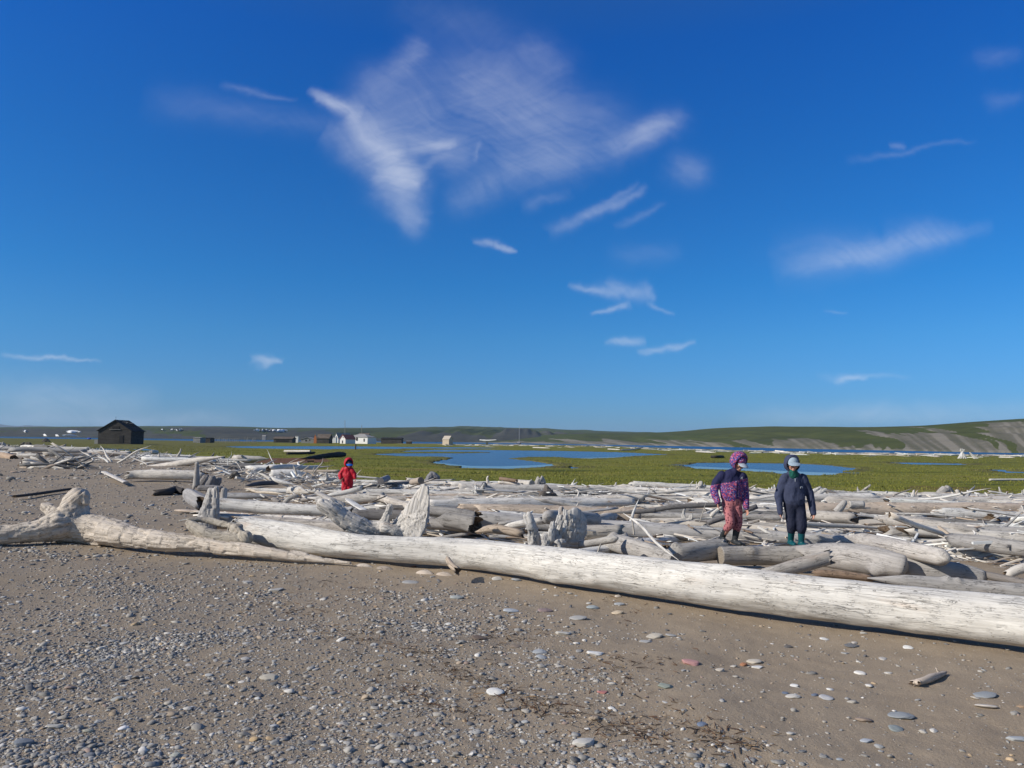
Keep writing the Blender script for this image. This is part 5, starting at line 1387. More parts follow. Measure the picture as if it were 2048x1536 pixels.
# ---- chips, bark and twigs that fill the gaps: nobody could count them
def chips(name, n, spot, lr, rr2, cols, tilt_s=.25):
    Vs, Qs, cs = [], [], []
    base = np.array([(-.5, -.5, -.5), (-.5, .5, -.5), (-.5, .5, .5), (-.5, -.5, .5), (.5, -.5, -.5), (.5, .5, -.5), (.5, .5, .5), (.5, -.5, .5), (0, -.55, -.5), (0, .5, -.55), (0, .55, .5), (0, -.5, .6)])
    q = np.array([(0, 3, 2, 1), (4, 5, 6, 7), (0, 1, 9, 8), (1, 2, 10, 9), (2, 3, 11, 10), (3, 0, 8, 11), (8, 9, 5, 4), (9, 10, 6, 5), (10, 11, 7, 6), (11, 8, 4, 7)])
    for k in range(n):
        p, a = spot()
        L, w = R.uniform(*lr), R.uniform(*rr2)
        b_ = base * (L, w, w * R.uniform(.4, 1)); b_[8:, 1] += R.gauss(0, .06) * L
        b_[4:8, 1:] *= R.uniform(.3, 1)
        t_ = R.gauss(0, tilt_s)
        ca, sa, ct, st = math.cos(a), math.sin(a), math.cos(t_), math.sin(t_)
        M = np.array(((ca * ct, -sa, -ca * st), (sa * ct, ca, -sa * st), (st, 0, ct)))
        Vs.append(b_ @ M.T + p); Qs.append(q + 12 * k)
        c = jit(R.choice(cols), .25); cs.append(np.tile((c[0], c[1], c[2], 1), (12, 1)))
    m, t, b = new_mat(name + '_wood')
    t.put(b.inputs['Base Color'], t.attr('col', 'Color')); b.inputs['Roughness'].default_value = .9
    return tag(link(name, make_mesh(name, np.vstack(Vs), np.vstack(Qs), None, (m,), attrs={'col': np.vstack(cs)}, smooth=False)), kind='stuff')


def spot_field():
    while True:
        x, y = field_point(9.6, 28.5)
        if y < 9.9 + 0.16 * max(0, 5 - x): continue
        if x < 0 and R.random() < .45: continue
        break
    z = gz(x, y)
    if R.random() < .45: z = min(hm_get(x, y), z + .3) - .02
    else: z += R.uniform(0, .16)
    return np.array((x, y, z + .01)), R.gauss(-.1, .6)


chips('wood_chips', 12500, spot_field, (.08, .55), (.008, .035), (GREY, PALE, WHITE, WHITE, WHITE, BROWN, DARK, TAN, PALE), .18)


def spot_left():
    px = R.uniform(-60, 680)
    ey = np.interp(px, [p[0] for p in _edge_px], [p[1] for p in _edge_px])
    p = gp(px, min(ey + abs(R.gauss(0, 7 if px < 420 else 12)) - 3, 985))
    return p + (0, 0, R.uniform(0, .12)), R.gauss(0, .8)


chips('driftwood_litter', 2200, spot_left, (.2, 1.1), (.02, .08), (WHITE, PALE, GREY, DARK, TAN), .3)


def spot_spit():
    px = R.uniform(880, 2100)
    yy = np.interp(px, [p[0] for p in _shore], [p[1] for p in _shore])
    p = gp(px, yy + abs(R.gauss(0.8, 1.4)))
    return p + (0, 0, R.uniform(0, .25)), R.gauss(0, .35)


chips('driftwood_far_shore', 420, spot_spit, (.8, 4.5), (.10, .30), (WHITE, WHITE, PALE, TAN, GREY), .06)
# brown bark strips and twigs along the wrack lines of the near sand
WR = [((250, 1172), (470, 1180), (640, 1232)), ((480, 1215), (640, 1225), (700, 1240)), ((640, 1260), (760, 1285), (860, 1310)), ((860, 1330), (980, 1375), (1090, 1420)), ((1060, 1400), (1180, 1440), (1330, 1480)), ((760, 1350), (860, 1400), (960, 1440)), ((1330, 1400), (1400, 1460), (1540, 1500)), ((960, 1270), (1020, 1280), (1060, 1262)), ((640, 1165), (760, 1180), (800, 1170)), ((1180, 1220), (1250, 1225), (1300, 1222)), ((1400, 1320), (1250, 1330), (1180, 1330)), ((1240, 1310), (1230, 1340), (1250, 1370))]


def spot_wrack():
    w = WR[R.choices(range(len(WR)), (3, 3, 4, 5, 5, 3, 3, 2, 2, 1, 1, 1))[0]]
    c = catmull(np.array([(a, b_, 0) for a, b_ in w], float), 40)[R.randrange(40)]
    k = R.choice((.4, 1, 1.6))
    k *= 1.3
    p = gp(c[0] + R.gauss(0, 22) * k, c[1] + R.gauss(0, 10) * k)
    return p + (0, 0, .006), R.uniform(0, 3.14)


chips('wrack_twigs', 1300, spot_wrack, (.015, .085), (.0015, .005), ((.10, .06, .04), (.06, .045, .035), (.14, .085, .05), (.22, .16, .10)), .3)

# ================================================================ people
def unit(v):
    v = np.asarray(v, float); return v / np.linalg.norm(v)


def chain(P, r, flat=1.0, ref=(1, 0, 0), seg=14, n=None):
    P = np.asarray(P, float); n = n or max(5, 5 * len(P))
    C = catmull(P, n); k = np.linspace(0, 1, n); kk = np.linspace(0, 1, len(r))
    ra = np.interp(k, kk, r); fl = np.interp(k, np.linspace(0, 1, len(flat)), flat) if hasattr(flat, '__len__') else flat
    return tube(C, ra, ra * fl, seg, ref)


def hand(w, d, n, thumb, s=1.0, curl=.5):
    """palm and five bent fingers. w wrist, d way the fingers point, n palm normal, thumb +-1 side"""
    d, n = unit(d), unit(n); l = np.cross(d, n) * thumb
    P = [chain((w - d * .01, w + d * .03 * s, w + d * .055 * s), (.019 * s, .026 * s, .024 * s), .5, l)]
    for o, L, r in ((-.020, .038, .0065), (-.007, .047, .007), (.007, .051, .0073), (.020, .045, .007)):
        a = w + d * .05 * s + l * o * s; L *= s
        dd = unit(d + n * curl * .5 + l * o * 2)
        b = a + dd * L * .55; c = b + unit(d + n * curl * 1.6) * L * .5
        P.append(chain((a, b, c), (r * s, r * s * .95, r * s * .8), 1, l, 8, 8))
    a = w + d * .012 * s + l * .018 * s; b = a + unit(d * .7 + l * .8 + n * .2) * .03 * s; c = b + unit(d + l * .15 + n * .5) * .024 * s
    P.append(chain((a, b, c), (.0095 * s, .0085 * s, .007 * s), 1, n, 8, 8))
    return P


def head_frame(face, roll=0.0):
    f = unit(face); up = np.array((roll, 0, 1.0)); z = unit(up - (up @ f) * f); x = np.cross(f, z)
    return np.stack((x, f, z), 1)


def clothing_mat(name, rgb, rough=.85, var=.18, scale=30.0, wr=.35):
    m, t, b = new_mat(name)
    p = t.node('ShaderNodeTexCoord').outputs['Object']
    nz = t.noise(p, scale, 3, .6); fold = t.noise(t.vmath('MULTIPLY', p, (1, 1, .45)), 16.0, 3, .55, .6)
    t.put(b.inputs['Base Color'], t.mix(t.remap(nz, .3, .7), tuple(c * (1 - var) for c in rgb) + (1,), tuple(c * (1 + var) for c in rgb) + (1,)))
    b.inputs['Roughness'].default_value = rough
    bump(t, b, t.math('ADD', fold, t.math('MULTIPLY', nz, .08)), wr, .03)
    return m


SKIN, t_, b_sk = new_mat('skin')
b_sk.inputs['Base Color'].default_value = (.52, .27, .20, 1); b_sk.inputs['Roughness'].default_value = .55


def flowered(name, yoke):
    m, t, b = new_mat(name)
    p = t.node('ShaderNodeTexCoord').outputs['Object']
    pw = t.vmath('ADD', p, t.vmath('MULTIPLY', t.noise(p, 30.0, 2, color=True), (.02, .02, .02)))
    v = t.voro(pw, 95.0, 'Color'); a, c_, e = t.sepxyz(v)
    pat = t.ramp(a, [(0, (.030, .026, .13)), (.30, (.055, .06, .27)), (.48, (.36, .040, .085)), (.64, (.46, .12, .17)), (.78, (.12, .075, .24)), (.93, (.40, .30, .42))], 'CONSTANT')
    if yoke:
        x, y, z = t.sepxyz(p)
        zz = t.math('ADD', z, t.math('MULTIPLY', x, -.22))
        pat = t.mix(t.remap(zz, .872, .877), pat, (.016, .018, .062, 1))
        zip_ = t.math('MULTIPLY', t.remap(t.math('ABSOLUTE', t.math('SUBTRACT', x, .048)), .007, .004, 0, 1), t.remap(y, -.02, -.04))
        pat = t.mix(zip_, pat, (.012, .013, .045, 1))
    t.put(b.inputs['Base Color'], pat); b.inputs['Roughness'].default_value = .8
    bump(t, b, t.noise(t.vmath('MULTIPLY', p, (1, 1, .5)), 15.0, 3, .55, .6), .45, .03)
    return m


FLOWER, FLOWER_H = flowered('flowered_jacket_cloth', True), flowered('flowered_hood_cloth', False)
PINK, t, b = new_mat('spotted_pink_cloth')
p = t.node('ShaderNodeTexCoord').outputs['Object']
t.put(b.inputs['Base Color'], t.mix(t.remap(t.voro(p, 30.0, 'Distance'), .34, .42), (.15, .045, .06, 1), (.42, .155, .165, 1)))
b.inputs['Roughness'].default_value = .9
bump(t, b, t.noise(p, 18.0, 3, .6, .5), .4, .03)
SLATE = clothing_mat('slate_softshell', (.042, .052, .098), .85, .12)
NAVY = clothing_mat('navy_trousers_cloth', (.016, .020, .042), .8, .2)
RED = clothing_mat('red_rain_suit_cloth', (.44, .009, .026), .55, .12, 24, .6)
RUB_B = clothing_mat('dark_rubber', (.030, .034, .038), .45, .2, 20, .2)
RUB_T = clothing_mat('teal_rubber', (.006, .074, .088), .4, .15, 20, .2)
CAPW = clothing_mat('pale_cap_cloth', (.46, .51, .56), .85, .06, 40, .15)
CAPB = clothing_mat('pale_blue_cap_cloth', (.30, .385, .46), .85, .08, 40, .15)
BLUE = clothing_mat('bright_blue_cap_cloth', (.015, .15, .60), .7, .1, 40, .15)
GREEN = clothing_mat('green_neck_tube_cloth', (.012, .095, .075), .85, .5, 26, .4)
GLASS, t, b = new_mat('dark_lens'); b.inputs['Base Color'].default_value = (.006, .006, .008, 1); b.inputs['Roughness'].default_value = .12
GREYC = flat_mat('reflective_print', (.45, .47, .5), .6, .05)


def wear(name, parts, vox, mat, par, smooth=2, wr=.004, seed=1):
    V, Q, T = remesh(parts, vox, smooth)
    N = vnormals(V, Q, T)
    V = V + N * (wr * fbm(V * np.array((14, 14, 9)), 3, seed))[:, None]
    return link(name, make_mesh(name, V, Q, T, (mat,)), par)


def hood_shell(c, M, r, op, mat, par, name='hood'):
    """open hood: sphere-like shell round an opening that faces the head's front"""
    rx, ry, rz = r; nu, nv = 30, 18
    ph = np.linspace(op, math.pi, nv); th = np.arange(nu) / nu * 2 * math.pi
    sh = []
    for k in (1.0, .90):
        P, A = np.meshgrid(ph, th, indexing='ij')
        peak = 1 + .10 * np.clip(np.sin(A), 0, 1) * np.exp(-((P - op) / .9) ** 2) * (k == 1.0) 
        X = np.sin(P) * np.cos(A) * rx * k; Z = np.sin(P) * np.sin(A) * rz * k * peak; Y = np.cos(P) * ry * (k if k == 1 else .94)
        wob = 1 + .03 * np.sin(5 * A + 2 * P)
        sh.append(np.stack((X * wob, Y, Z * wob), -1).reshape(-1, 3))
    V = np.vstack(sh) @ M.T + c
    i = np.arange(nv - 1)[:, None] * nu; j = np.arange(nu)[None]; j2 = (j + 1) % nu
    Q1 = np.stack((i + j, i + nu + j, i + nu + j2, i + j2), -1).reshape(-1, 4); o_ = nu * nv
    rim = np.stack((np.arange(nu), (np.arange(nu) + 1) % nu, o_ + (np.arange(nu) + 1) % nu, o_ + np.arange(nu)), -1)
    return link(name, make_mesh(name, V, np.vstack((Q1, Q1[:, ::-1] + o_, rim)), None, (mat,)), par)


def brim(c, M, s, mat, par, droop=.25, up=.035, L=.075, name='cap_brim'):
    n, m = 15, 5
    V = []
    for kz in (0, -.004):
        for a in range(m):
            for k in range(n):
                th = (k / (n - 1) - .5) * math.pi * .95
                x = math.sin(th) * .074; y0 = .070 + .020 * math.cos(th)
                y = y0 + (a / (m - 1)) * L * math.cos(th) ** .7 if math.cos(th) > 0 else y0
                z = up + kz - (x / .074) ** 2 * .022 - droop * (y - .07)
                V.append((x * s, y * s, z * s))
    V = np.array(V) @ M.T + c
    q = []
    for o_, rev in ((0, 1), (n * m, 0)):
        for a in range(m - 1):
            for k in range(n - 1):
                f = (o_ + a * n + k, o_ + a * n + k + 1, o_ + (a + 1) * n + k + 1, o_ + (a + 1) * n + k)
                q.append(f if rev else f[::-1])
    for k in range(n - 1):
        q.append(((m - 1) * n + k, (m - 1) * n + k + 1, n * m + (m - 1) * n + k + 1, n * m + (m - 1) * n + k))
    return link(name, make_mesh(name, V, np.array(q), None, (mat,)), par)


def head_parts(c, M, s=1.0):
    e = lambda p, r: ellipsoid(np.array(c) + M @ (np.array(p) * s), np.array(r) * s, M)
    return [e((0, -.008, .018), (.073, .090, .088)), e((0, .018, -.042), (.056, .062, .060)), e((0, .074, -.070), (.022, .018, .016)), e((0, .092, -.012), (.012, .018, .018)), e((0, .083, .008), (.009, .012, .026)),
            e((-.034, .070, -.024), (.024, .020, .022)), e((.034, .070, -.024), (.024, .020, .022)), e((0, .086, -.046), (.022, .010, .006)), e((0, .084, -.058), (.018, .010, .006)),
            e((-.075, -.006, -.008), (.010, .018, .028)), e((.075, -.006, -.008), (.010, .018, .028)), e((0, .078, .030), (.045, .018, .012))]


def glasses(c, M, s, par):
    P = []
    for sx in (-1, 1):
        P.append(ellipsoid(c + M @ (np.array((sx * .033, .094, .004)) * s), np.array((.030, .009, .021)) * s, M))
        P.append(tube([c + M @ (np.array(q) * s) for q in ((sx * .06, .086, .008), (sx * .078, .04, .008), (sx * .082, -.01, .008))], .004 * s, None, 6))
    P.append(tube([c + M @ (np.array(q) * s) for q in ((-.012, .099, .008), (.012, .099, .008))], .004 * s, None, 6))
    V, Q, T = join(P)
    return link('sunglasses', make_mesh('sunglasses', V, Q, T, (GLASS,)), par)


def eyes(c, M, s, par):
    P = [ellipsoid(c + M @ (np.array((sx * .030, .084, .004)) * s), np.array((.010, .008, .007)) * s, M, 10, 6) for sx in (-1, 1)]
    V, Q, T = join(P)
    return link('eyes', make_mesh('eyes', V, Q, T, (GLASS,)), par)


def stick_on(par, host, x, z, shape, mat, name, lift=.004):
    """a small print lying on the front of a garment"""
    co = np.array([v.co[:] for v in host.data.vertices])
    V = []
    for (dx_, dz_) in shape[0]:
        d2 = (co[:, 0] - x - dx_) ** 2 + (co[:, 2] - z - dz_) ** 2
        k = np.where(d2 < .0011)[0]
        yy = co[k, 1].min() if len(k) else -.1
        V.append((x + dx_, yy - lift, z + dz_))
    V = np.array(V); n = len(V)
    return link(name, make_mesh(name, np.vstack((V, V + (0, .006, 0))), np.array([tuple(q[::-1]) for q in shape[1]] + [tuple(n + i for i in q) for q in shape[1]]), None, (mat,), smooth=False), par)


def arc(r0, r1, a0, a1, n=10, cx=0., cz=0.):
    pts = [(cx + r * math.cos(a), cz + r * math.sin(a)) for r in (r0, r1) for a in np.linspace(a0, a1, n)]
    return pts, [(k, k + 1, n + k + 1, n + k) for k in range(n - 1)]


def on(a, k, f):
    return a + (k - a) * f


def boot(P, par, mat, toe, s=1.0):
    """P: ankle bottom to top of the shaft; toe: way the foot points"""
    P = np.asarray(P, float); a = P[0]; toe = unit((toe[0], toe[1], 0))
    parts = [chain(P, (.040 * s, .044 * s, .050 * s), 1.0), chain((a + (0, 0, -.02) - toe * .03 * s, a + toe * .05 * s + (0, 0, -.028), a + toe * .12 * s + (0, 0, -.034)), (.042 * s, .042 * s, .036 * s), .8, np.cross(toe, (0, 0, 1)))]
    o = wear('boot', parts, .010, mat, par, 2, .002, 4)
    return o


def person(px, py, D, label, build):
    base = at_depth(px, py, D)
    root = empty('person', base)
    tag(root, label, 'person')
    build(root)
    return root


def girl(root):
    M = head_frame((.34, -.80, -.50), .10); hc = np.array((.088, -.03, 1.140)); s = .98
    sl, sr = np.array((-.155, .02, .945)), np.array((.165, -.01, .935))
    el, er = np.array((-.240, .02, .765)), np.array((.185, .03, .70))
    wl, wr = np.array((-.216, -.06, .580)), np.array((.186, -.04, .510))
    hips = np.array((.0, .02, .58)); kn_l = np.array((-.060, -.10, .315)); an_l = np.array((-.118, .10, .085))
    kn_r = np.array((.075, -.02, .315)); an_r = np.array((.030, .0, .065))
    body = head_parts(hc, M, s) + [chain((hc + (-.01, .01, -.10), (.04, .0, 1.0), (.02, .01, .95)), (.045, .045, .06)), chain(((.01, .01, .96), (.0, .015, .8), (.0, .02, .62), hips), (.11, .105, .105, .11), .68),
        chain((sl, el, wl), (.042, .034, .024)), chain((sr, er, wr), (.042, .034, .024)), chain((hips + (-.055, 0, 0), kn_l, an_l), (.055, .040, .028)), chain((hips + (.055, 0, 0), kn_r, an_r), (.055, .040, .028))]
    body += hand(wl + (.0, -.005, -.01), (.10, -.15, -1), (.9, -.3, 0), -1, .95, .45) + hand(wr + (.0, -.005, -.01), (.22, -.2, -1), (-.9, -.3, 0), 1, .95, .5)
    wear('body', body, .0055, SKIN, root, 1, 0)
    jk = [chain(((.045, -.005, 1.0), (.02, .01, .955), (.005, .015, .88), (-.005, .02, .76), (-.005, .02, .655)), (.075, .150, .168, .160, .152), (.9, .62, .68, .72, .74)),
          chain((sl + (.02, 0, 0), el, wl + (0, 0, .012)), (.066, .060, .044)), chain((sr + (-.02, 0, 0), er, wr + (0, 0, .012)), (.066, .060, .044))]
    j = wear('jacket', jk, .011, FLOWER, root, 2, .008, 2)
    tr = [chain((hips + (0, 0, .10), hips + (0, 0, -.02)), (.130, .122), .78), chain((hips + (-.058, 0, 0), kn_l + (0, -.005, 0), on(an_l, kn_l, .60)), (.084, .066, .054)), chain((hips + (.058, 0, 0), kn_r, on(an_r, kn_r, .60)), (.084, .064, .052))]
    wear('trousers', tr, .010, PINK, root, 2, .006, 3)
    boot((an_l, on(an_l, kn_l, .4), on(an_l, kn_l, .74)), root, RUB_B, (.25, -1))
    boot((an_r, on(an_r, kn_r, .35), on(an_r, kn_r, .58)), root, RUB_B, (.45, -1))
    hood_shell(hc + M @ np.array((0, -.012, .010)), M, (.112, .125, .132), 1.02, FLOWER_H, root)
    brim(hc, M, s * 1.12, CAPW, root, .30, .036, .070)
    V, Q, T = ellipsoid(hc + M @ np.array((0, .004, .034)), (.081, .096, .078), M); link('cap', make_mesh('cap', V, Q, T, (FLOWER_H,)), root)
    glasses(hc, M, s, root)
    q = [arc(.007 + .009 * k, .012 + .009 * k, math.pi * .5, math.pi) for k in range(3)]
    for pts, f in q:
        stick_on(root, j, .128, .905, (pts, f), GREYC, 'emblem')


def boy(root):
    M = head_frame((-.05, -.97, -.16), 0.0); hc = np.array((-.045, -.02, 1.118)); s = .96
    sl, sr = np.array((-.150, .01, .935)), np.array((.135, .01, .935))
    el, er = np.array((-.214, .03, .705)), np.array((.210, .02, .71))
    wl, wr = np.array((-.228, -.04, .475)), np.array((.236, -.02, .470))
    hips = np.array((-.01, .02, .56)); kl = np.array((-.062, -.02, .29)); al = np.array((-.050, .06, .060)); kr = np.array((.058, -.06, .29)); ar = np.array((.058, -.04, .050))
    body = head_parts(hc, M, s) + [chain((hc + (0, .01, -.1), (-.03, .01, .99), (-.01, .01, .94)), (.044, .044, .06)), chain(((-.01, .01, .95), (-.01, .015, .8), (-.01, .02, .62), hips), (.105, .10, .10, .105), .68),
        chain((sl, el, wl), (.040, .033, .024)), chain((sr, er, wr), (.040, .033, .024)), chain((hips + (-.052, 0, 0), kl, al), (.056, .040, .028)), chain((hips + (.056, 0, 0), kr, ar), (.056, .040, .028))]
    body += hand(wl + (0, -.004, -.02), (.12, -.12, -1), (.85, -.4, 0), -1, .92, .9) + hand(wr + (0, -.004, -.02), (-.02, -.12, -1), (-.85, -.4, 0), 1, .92, .9)
    wear('body', body, .0055, SKIN, root, 1, 0)
    jk = [chain(((-.04, 0, .99), (-.02, .01, .948), (-.01, .015, .87), (-.01, .02, .74), (-.01, .02, .615)), (.07, .142, .158, .158, .156), (.95, .62, .68, .72, .74)),
          chain((sl + (.02, 0, 0), el, wl + (0, 0, -.02)), (.062, .056, .040)), chain((sr + (-.02, 0, 0), er, wr + (0, 0, -.02)), (.062, .056, .040))]
    j = wear('jacket', jk, .011, SLATE, root, 2, .009, 12)
    tr = [chain((hips + (0, 0, .09), hips + (0, 0, -.02)), (.135, .125), .75), chain((hips + (-.058, 0, 0), kl, on(al, kl, .68)), (.092, .072, .062)), chain((hips + (.062, 0, 0), kr, on(ar, kr, .70)), (.092, .074, .062))]
    wear('trousers', tr, .010, NAVY, root, 2, .008, 13)
    boot((al, on(al, kl, .35), on(al, kl, .62)), root, RUB_T, (.05, -1), 1.0)
    boot((ar, on(ar, kr, .35), on(ar, kr, .62)), root, RUB_T, (.15, -1), 1.0)
    hood_shell(hc + M @ np.array((0, -.014, .006)), M, (.108, .120, .124), .98, SLATE, root)
    brim(hc, M, s * 1.15, CAPB, root, .55, .052, .060)
    V, Q, T = ellipsoid(hc + M @ np.array((0, .004, .034)), (.081, .096, .080), M); link('cap', make_mesh('cap', V, Q, T, (CAPB,)), root)
    wear('neck_tube', [chain((hc + (0, -.01, -.075), hc + (.01, -.015, -.115), hc + (.02, -.01, -.15)), (.056, .064, .070), .85)], .010, GREEN, root, 2, .008, 15)
    glasses(hc, M, s * 1.06, root)
    stick_on(root, j, .058, .800, arc(.011, .021, -.6, math.pi + .6, 12), GREYC, 'emblem')
    for sq, nm in ((((0, 0), (.010, 0), (.006, -.045), (.002, -.045)), 'zip_pull'),):
        stick_on(root, j, -.034, .925, (list(sq), [(0, 1, 2, 3)]), CAPW, nm, .008)
    fl = [(x, z) for z in (0, -.075) for x in np.linspace(0, .085, 6)]
    stick_on(root, j, .020, .715, (fl, [(k, k + 1, 7 + k, 6 + k) for k in range(5)]), SLATE, 'pocket', .007)


def child(root):
    M = head_frame((.40, -.86, -.28), .0); hc = np.array((.018, -.02, .900)); s = .92
    sl, sr = np.array((-.115, .02, .755)), np.array((.105, -.0, .750))
    el, er = np.array((-.172, .0, .635)), np.array((.148, -.02, .655)); wl, wr = np.array((-.150, -.10, .530)), np.array((.190, -.06, .545))
    hips = np.array((-.01, .02, .44)); kl = np.array((-.055, -.03, .24)); al = np.array((-.055, .03, .06)); kr = np.array((.052, -.01, .24)); ar = np.array((.052, .02, .06))
    body = head_parts(hc, M, s) + [chain((hc + (0, .01, -.09), (0, .01, .79), (0, .01, .75)), (.042, .042, .055)), chain(((0, .01, .76), (0, .015, .62), hips), (.09, .09, .095), .7),
        chain((sl, el, wl), (.036, .031, .022)), chain((sr, er, wr), (.036, .031, .022)), chain((hips + (-.045, 0, 0), kl, al), (.06, .036, .026)), chain((hips + (.045, 0, 0), kr, ar), (.06, .036, .026))]
    body += hand(wl + (.006, -.008, -.012), (.3, -.3, -1), (.8, -.4, .2), -1, .85, 1.3) + hand(wr + (.002, -.004, -.012), (.15, -.2, -1), (-.8, -.3, 0), 1, .85, .8)
    wear('body', body, .0055, SKIN, root, 1, 0)
    st = [chain(((.01, 0, .80), (0, .01, .765), (-.005, .015, .68), (-.008, .02, .56), (-.008, .02, .42)), (.07, .118, .140, .138, .140), (.95, .68, .74, .78, .8)),
          chain((sl + (.02, 0, 0), el, wl + (0, .006, .012)), (.058, .054, .040)), chain((sr + (-.02, 0, 0), er, wr + (0, .006, .012)), (.058, .054, .038)),
          chain((hips + (-.055, 0, 0), kl, al + (0, 0, .04)), (.084, .070, .062)), chain((hips + (.055, 0, 0), kr, ar + (0, 0, .04)), (.084, .070, .062))]
    wear('rain_suit', st, .010, RED, root, 2, .009, 22)
    boot((al, al + (0, 0, .06), al + (0, 0, .12)), root, RUB_B, (.2, -1), .85); boot((ar, ar + (0, 0, .06), ar + (0, 0, .12)), root, RUB_B, (.3, -1), .85)
    hood_shell(hc + M @ np.array((0, -.012, .010)), M, (.110, .122, .128), 1.0, RED, root)
    brim(hc, M, s * 1.15, BLUE, root, .45, .030, .062)
    V, Q, T = ellipsoid(hc + M @ np.array((0, -.004, .040)), (.076, .086, .064), M); link('cap', make_mesh('cap', V, Q, T, (NAVY,)), root)
    eyes(hc, M, s, root)


person(1465, 1090, 10.7, 'person in a flowered hooded jacket and pink spotted trousers, looking down among the logs', girl)
person(1592, 1092, 10.7, 'person in a slate hooded jacket, pale cap, sunglasses and teal boots', boy)
person(694, 1003, 18.4, 'small person in a red hooded rain suit with a blue cap brim, holding a stick', child)
hlog('thin stick held in the hand of the red rain suit', [(667, 979, .8, 18.05), (680, 963, .8, 18.22), (692, 951, .6, 18.3)], (.30, .24, .18), name='held_stick', cat='stick', hm=False, seg=7, n=12, e0='tip', e1='tip')

# ================================================================ the old station on the spit, and other far things
def plank_mat(name, rgb, var=.3, horiz=True, scale=5.0, rough=.9):
    m, t, b = new_mat(name)
    p = t.node('ShaderNodeTexCoord').outputs['Object']
    x, y, z = t.sepxyz(p)
    k = t.math('MULTIPLY', z if horiz else t.math('ADD', x, y), scale)
    row = t.math('FLOOR', k); fr = t.math('FRACT', k)
    nz = t.noise(t.comb(t.math('MULTIPLY', x, .6), t.math('MULTIPLY', y, .6), t.math('MULTIPLY', row, 7.3)), 1.0, 3, .6)
    c = t.mix(t.remap(nz, .3, .7), tuple(q * (1 - var) for q in rgb) + (1,), tuple(min(.9, q * (1 + var)) for q in rgb) + (1,))
    c = t.mix(t.remap(t.math('ABSOLUTE', t.math('SUBTRACT', fr, .5)), .42, .5, 0, .6), c, tuple(q * .3 for q in rgb) + (1,))
    t.put(b.inputs['Base Color'], c); b.inputs['Roughness'].default_value = rough
    return m


M_OLD = plank_mat('old_grey_boards', (.050, .047, .045), .4, True, 4.5)
M_OLDR = plank_mat('rotten_roof_boards', (.030, .028, .028), .5, False, 3.5)
M_GREYW = plank_mat('weathered_grey_boards', (.26, .26, .25), .25)
M_WHITE = plank_mat('white_painted_boards', (.80, .79, .77), .05)
M_DKLOG = plank_mat('dark_log_wall', (.075, .068, .060), .35, True, 3.0)
M_RUST = plank_mat('rust_orange_boards', (.36, .13, .05), .2)
M_BROWNR = plank_mat('brown_shingle_roof', (.13, .105, .085), .25, True, 3.0)
M_GREYR = plank_mat('grey_shingle_roof', (.30, .29, .28), .12, True, 3.0)
M_REDR = plank_mat('red_painted_roof', (.48, .15, .11), .15, True, 3.0)
M_TANW = plank_mat('tan_painted_boards', (.56, .47, .36), .08)
M_TANR = plank_mat('pale_tan_roof', (.50, .44, .36), .08, True, 3.0)
M_DARK = flat_mat('dark_opening', (.012, .012, .014), .6, .2)
M_TRIM = flat_mat('trim_boards', (.55, .54, .52), .8, .1)


def part(root, name, shape, mat, smooth=False):
    V, Q, T = shape
    return link(name, make_mesh(name, V, Q, T, (mat,), smooth=smooth), root)


def prism(w, d, h, rise, ridge='x', over=0.0):
    """walls with gable ends. front face at y=0, middle at x=0"""
    a = w / 2
    V = [(-a, 0, -.6), (a, 0, -.6), (a, d, -.6), (-a, d, -.6), (-a, 0, h), (a, 0, h), (a, d, h), (-a, d, h)]
    q = [(0, 1, 5, 4), (1, 2, 6, 5), (2, 3, 7, 6), (3, 0, 4, 7)]; t = []
    if ridge == 'x':
        V += [(-a, d / 2, h + rise), (a, d / 2, h + rise)]; t = [(4, 8, 7), (5, 6, 9)]
    elif ridge == 'y':
        V += [(0, 0, h + rise), (0, d, h + rise)]; t = [(4, 5, 8), (6, 7, 9)]
    return np.array(V, float), np.array(q), np.array(t) if t else None


def roof_slabs(w, d, h, rise, ridge='x', over=.25, th=.12):
    a = w / 2; out = []
    if ridge == 'x':
        k = rise / (d / 2)
        for y0, y1, s in ((-over, d / 2, 0), (d + over, d / 2, 1)):
            z0 = h - over * k; P = np.array([(-a - over, y0, z0), (a + over, y0, z0), (a + over, y1, h + rise), (-a - over, y1, h + rise)], float)
            out.append(slab(P, th))
    else:
        k = rise / a
        for x0, s in ((-a - over, 0), (a + over, 1)):
            z0 = h - over * k; P = np.array([(x0, -over, z0), (x0, d + over, z0), (0, d + over, h + rise), (0, -over, h + rise)], float)
            out.append(slab(P, th))
    return out


def slab(P, th):
    V = np.vstack((P + (0, 0, .01), P + (0, 0, th + .01)))
    return V, np.array([(3, 2, 1, 0), (4, 5, 6, 7), (0, 1, 5, 4), (1, 2, 6, 5), (2, 3, 7, 6), (3, 0, 4, 7)]), None


def at_base(px, py):
    p = on_plane(px, py, ZM + .12)
    return p


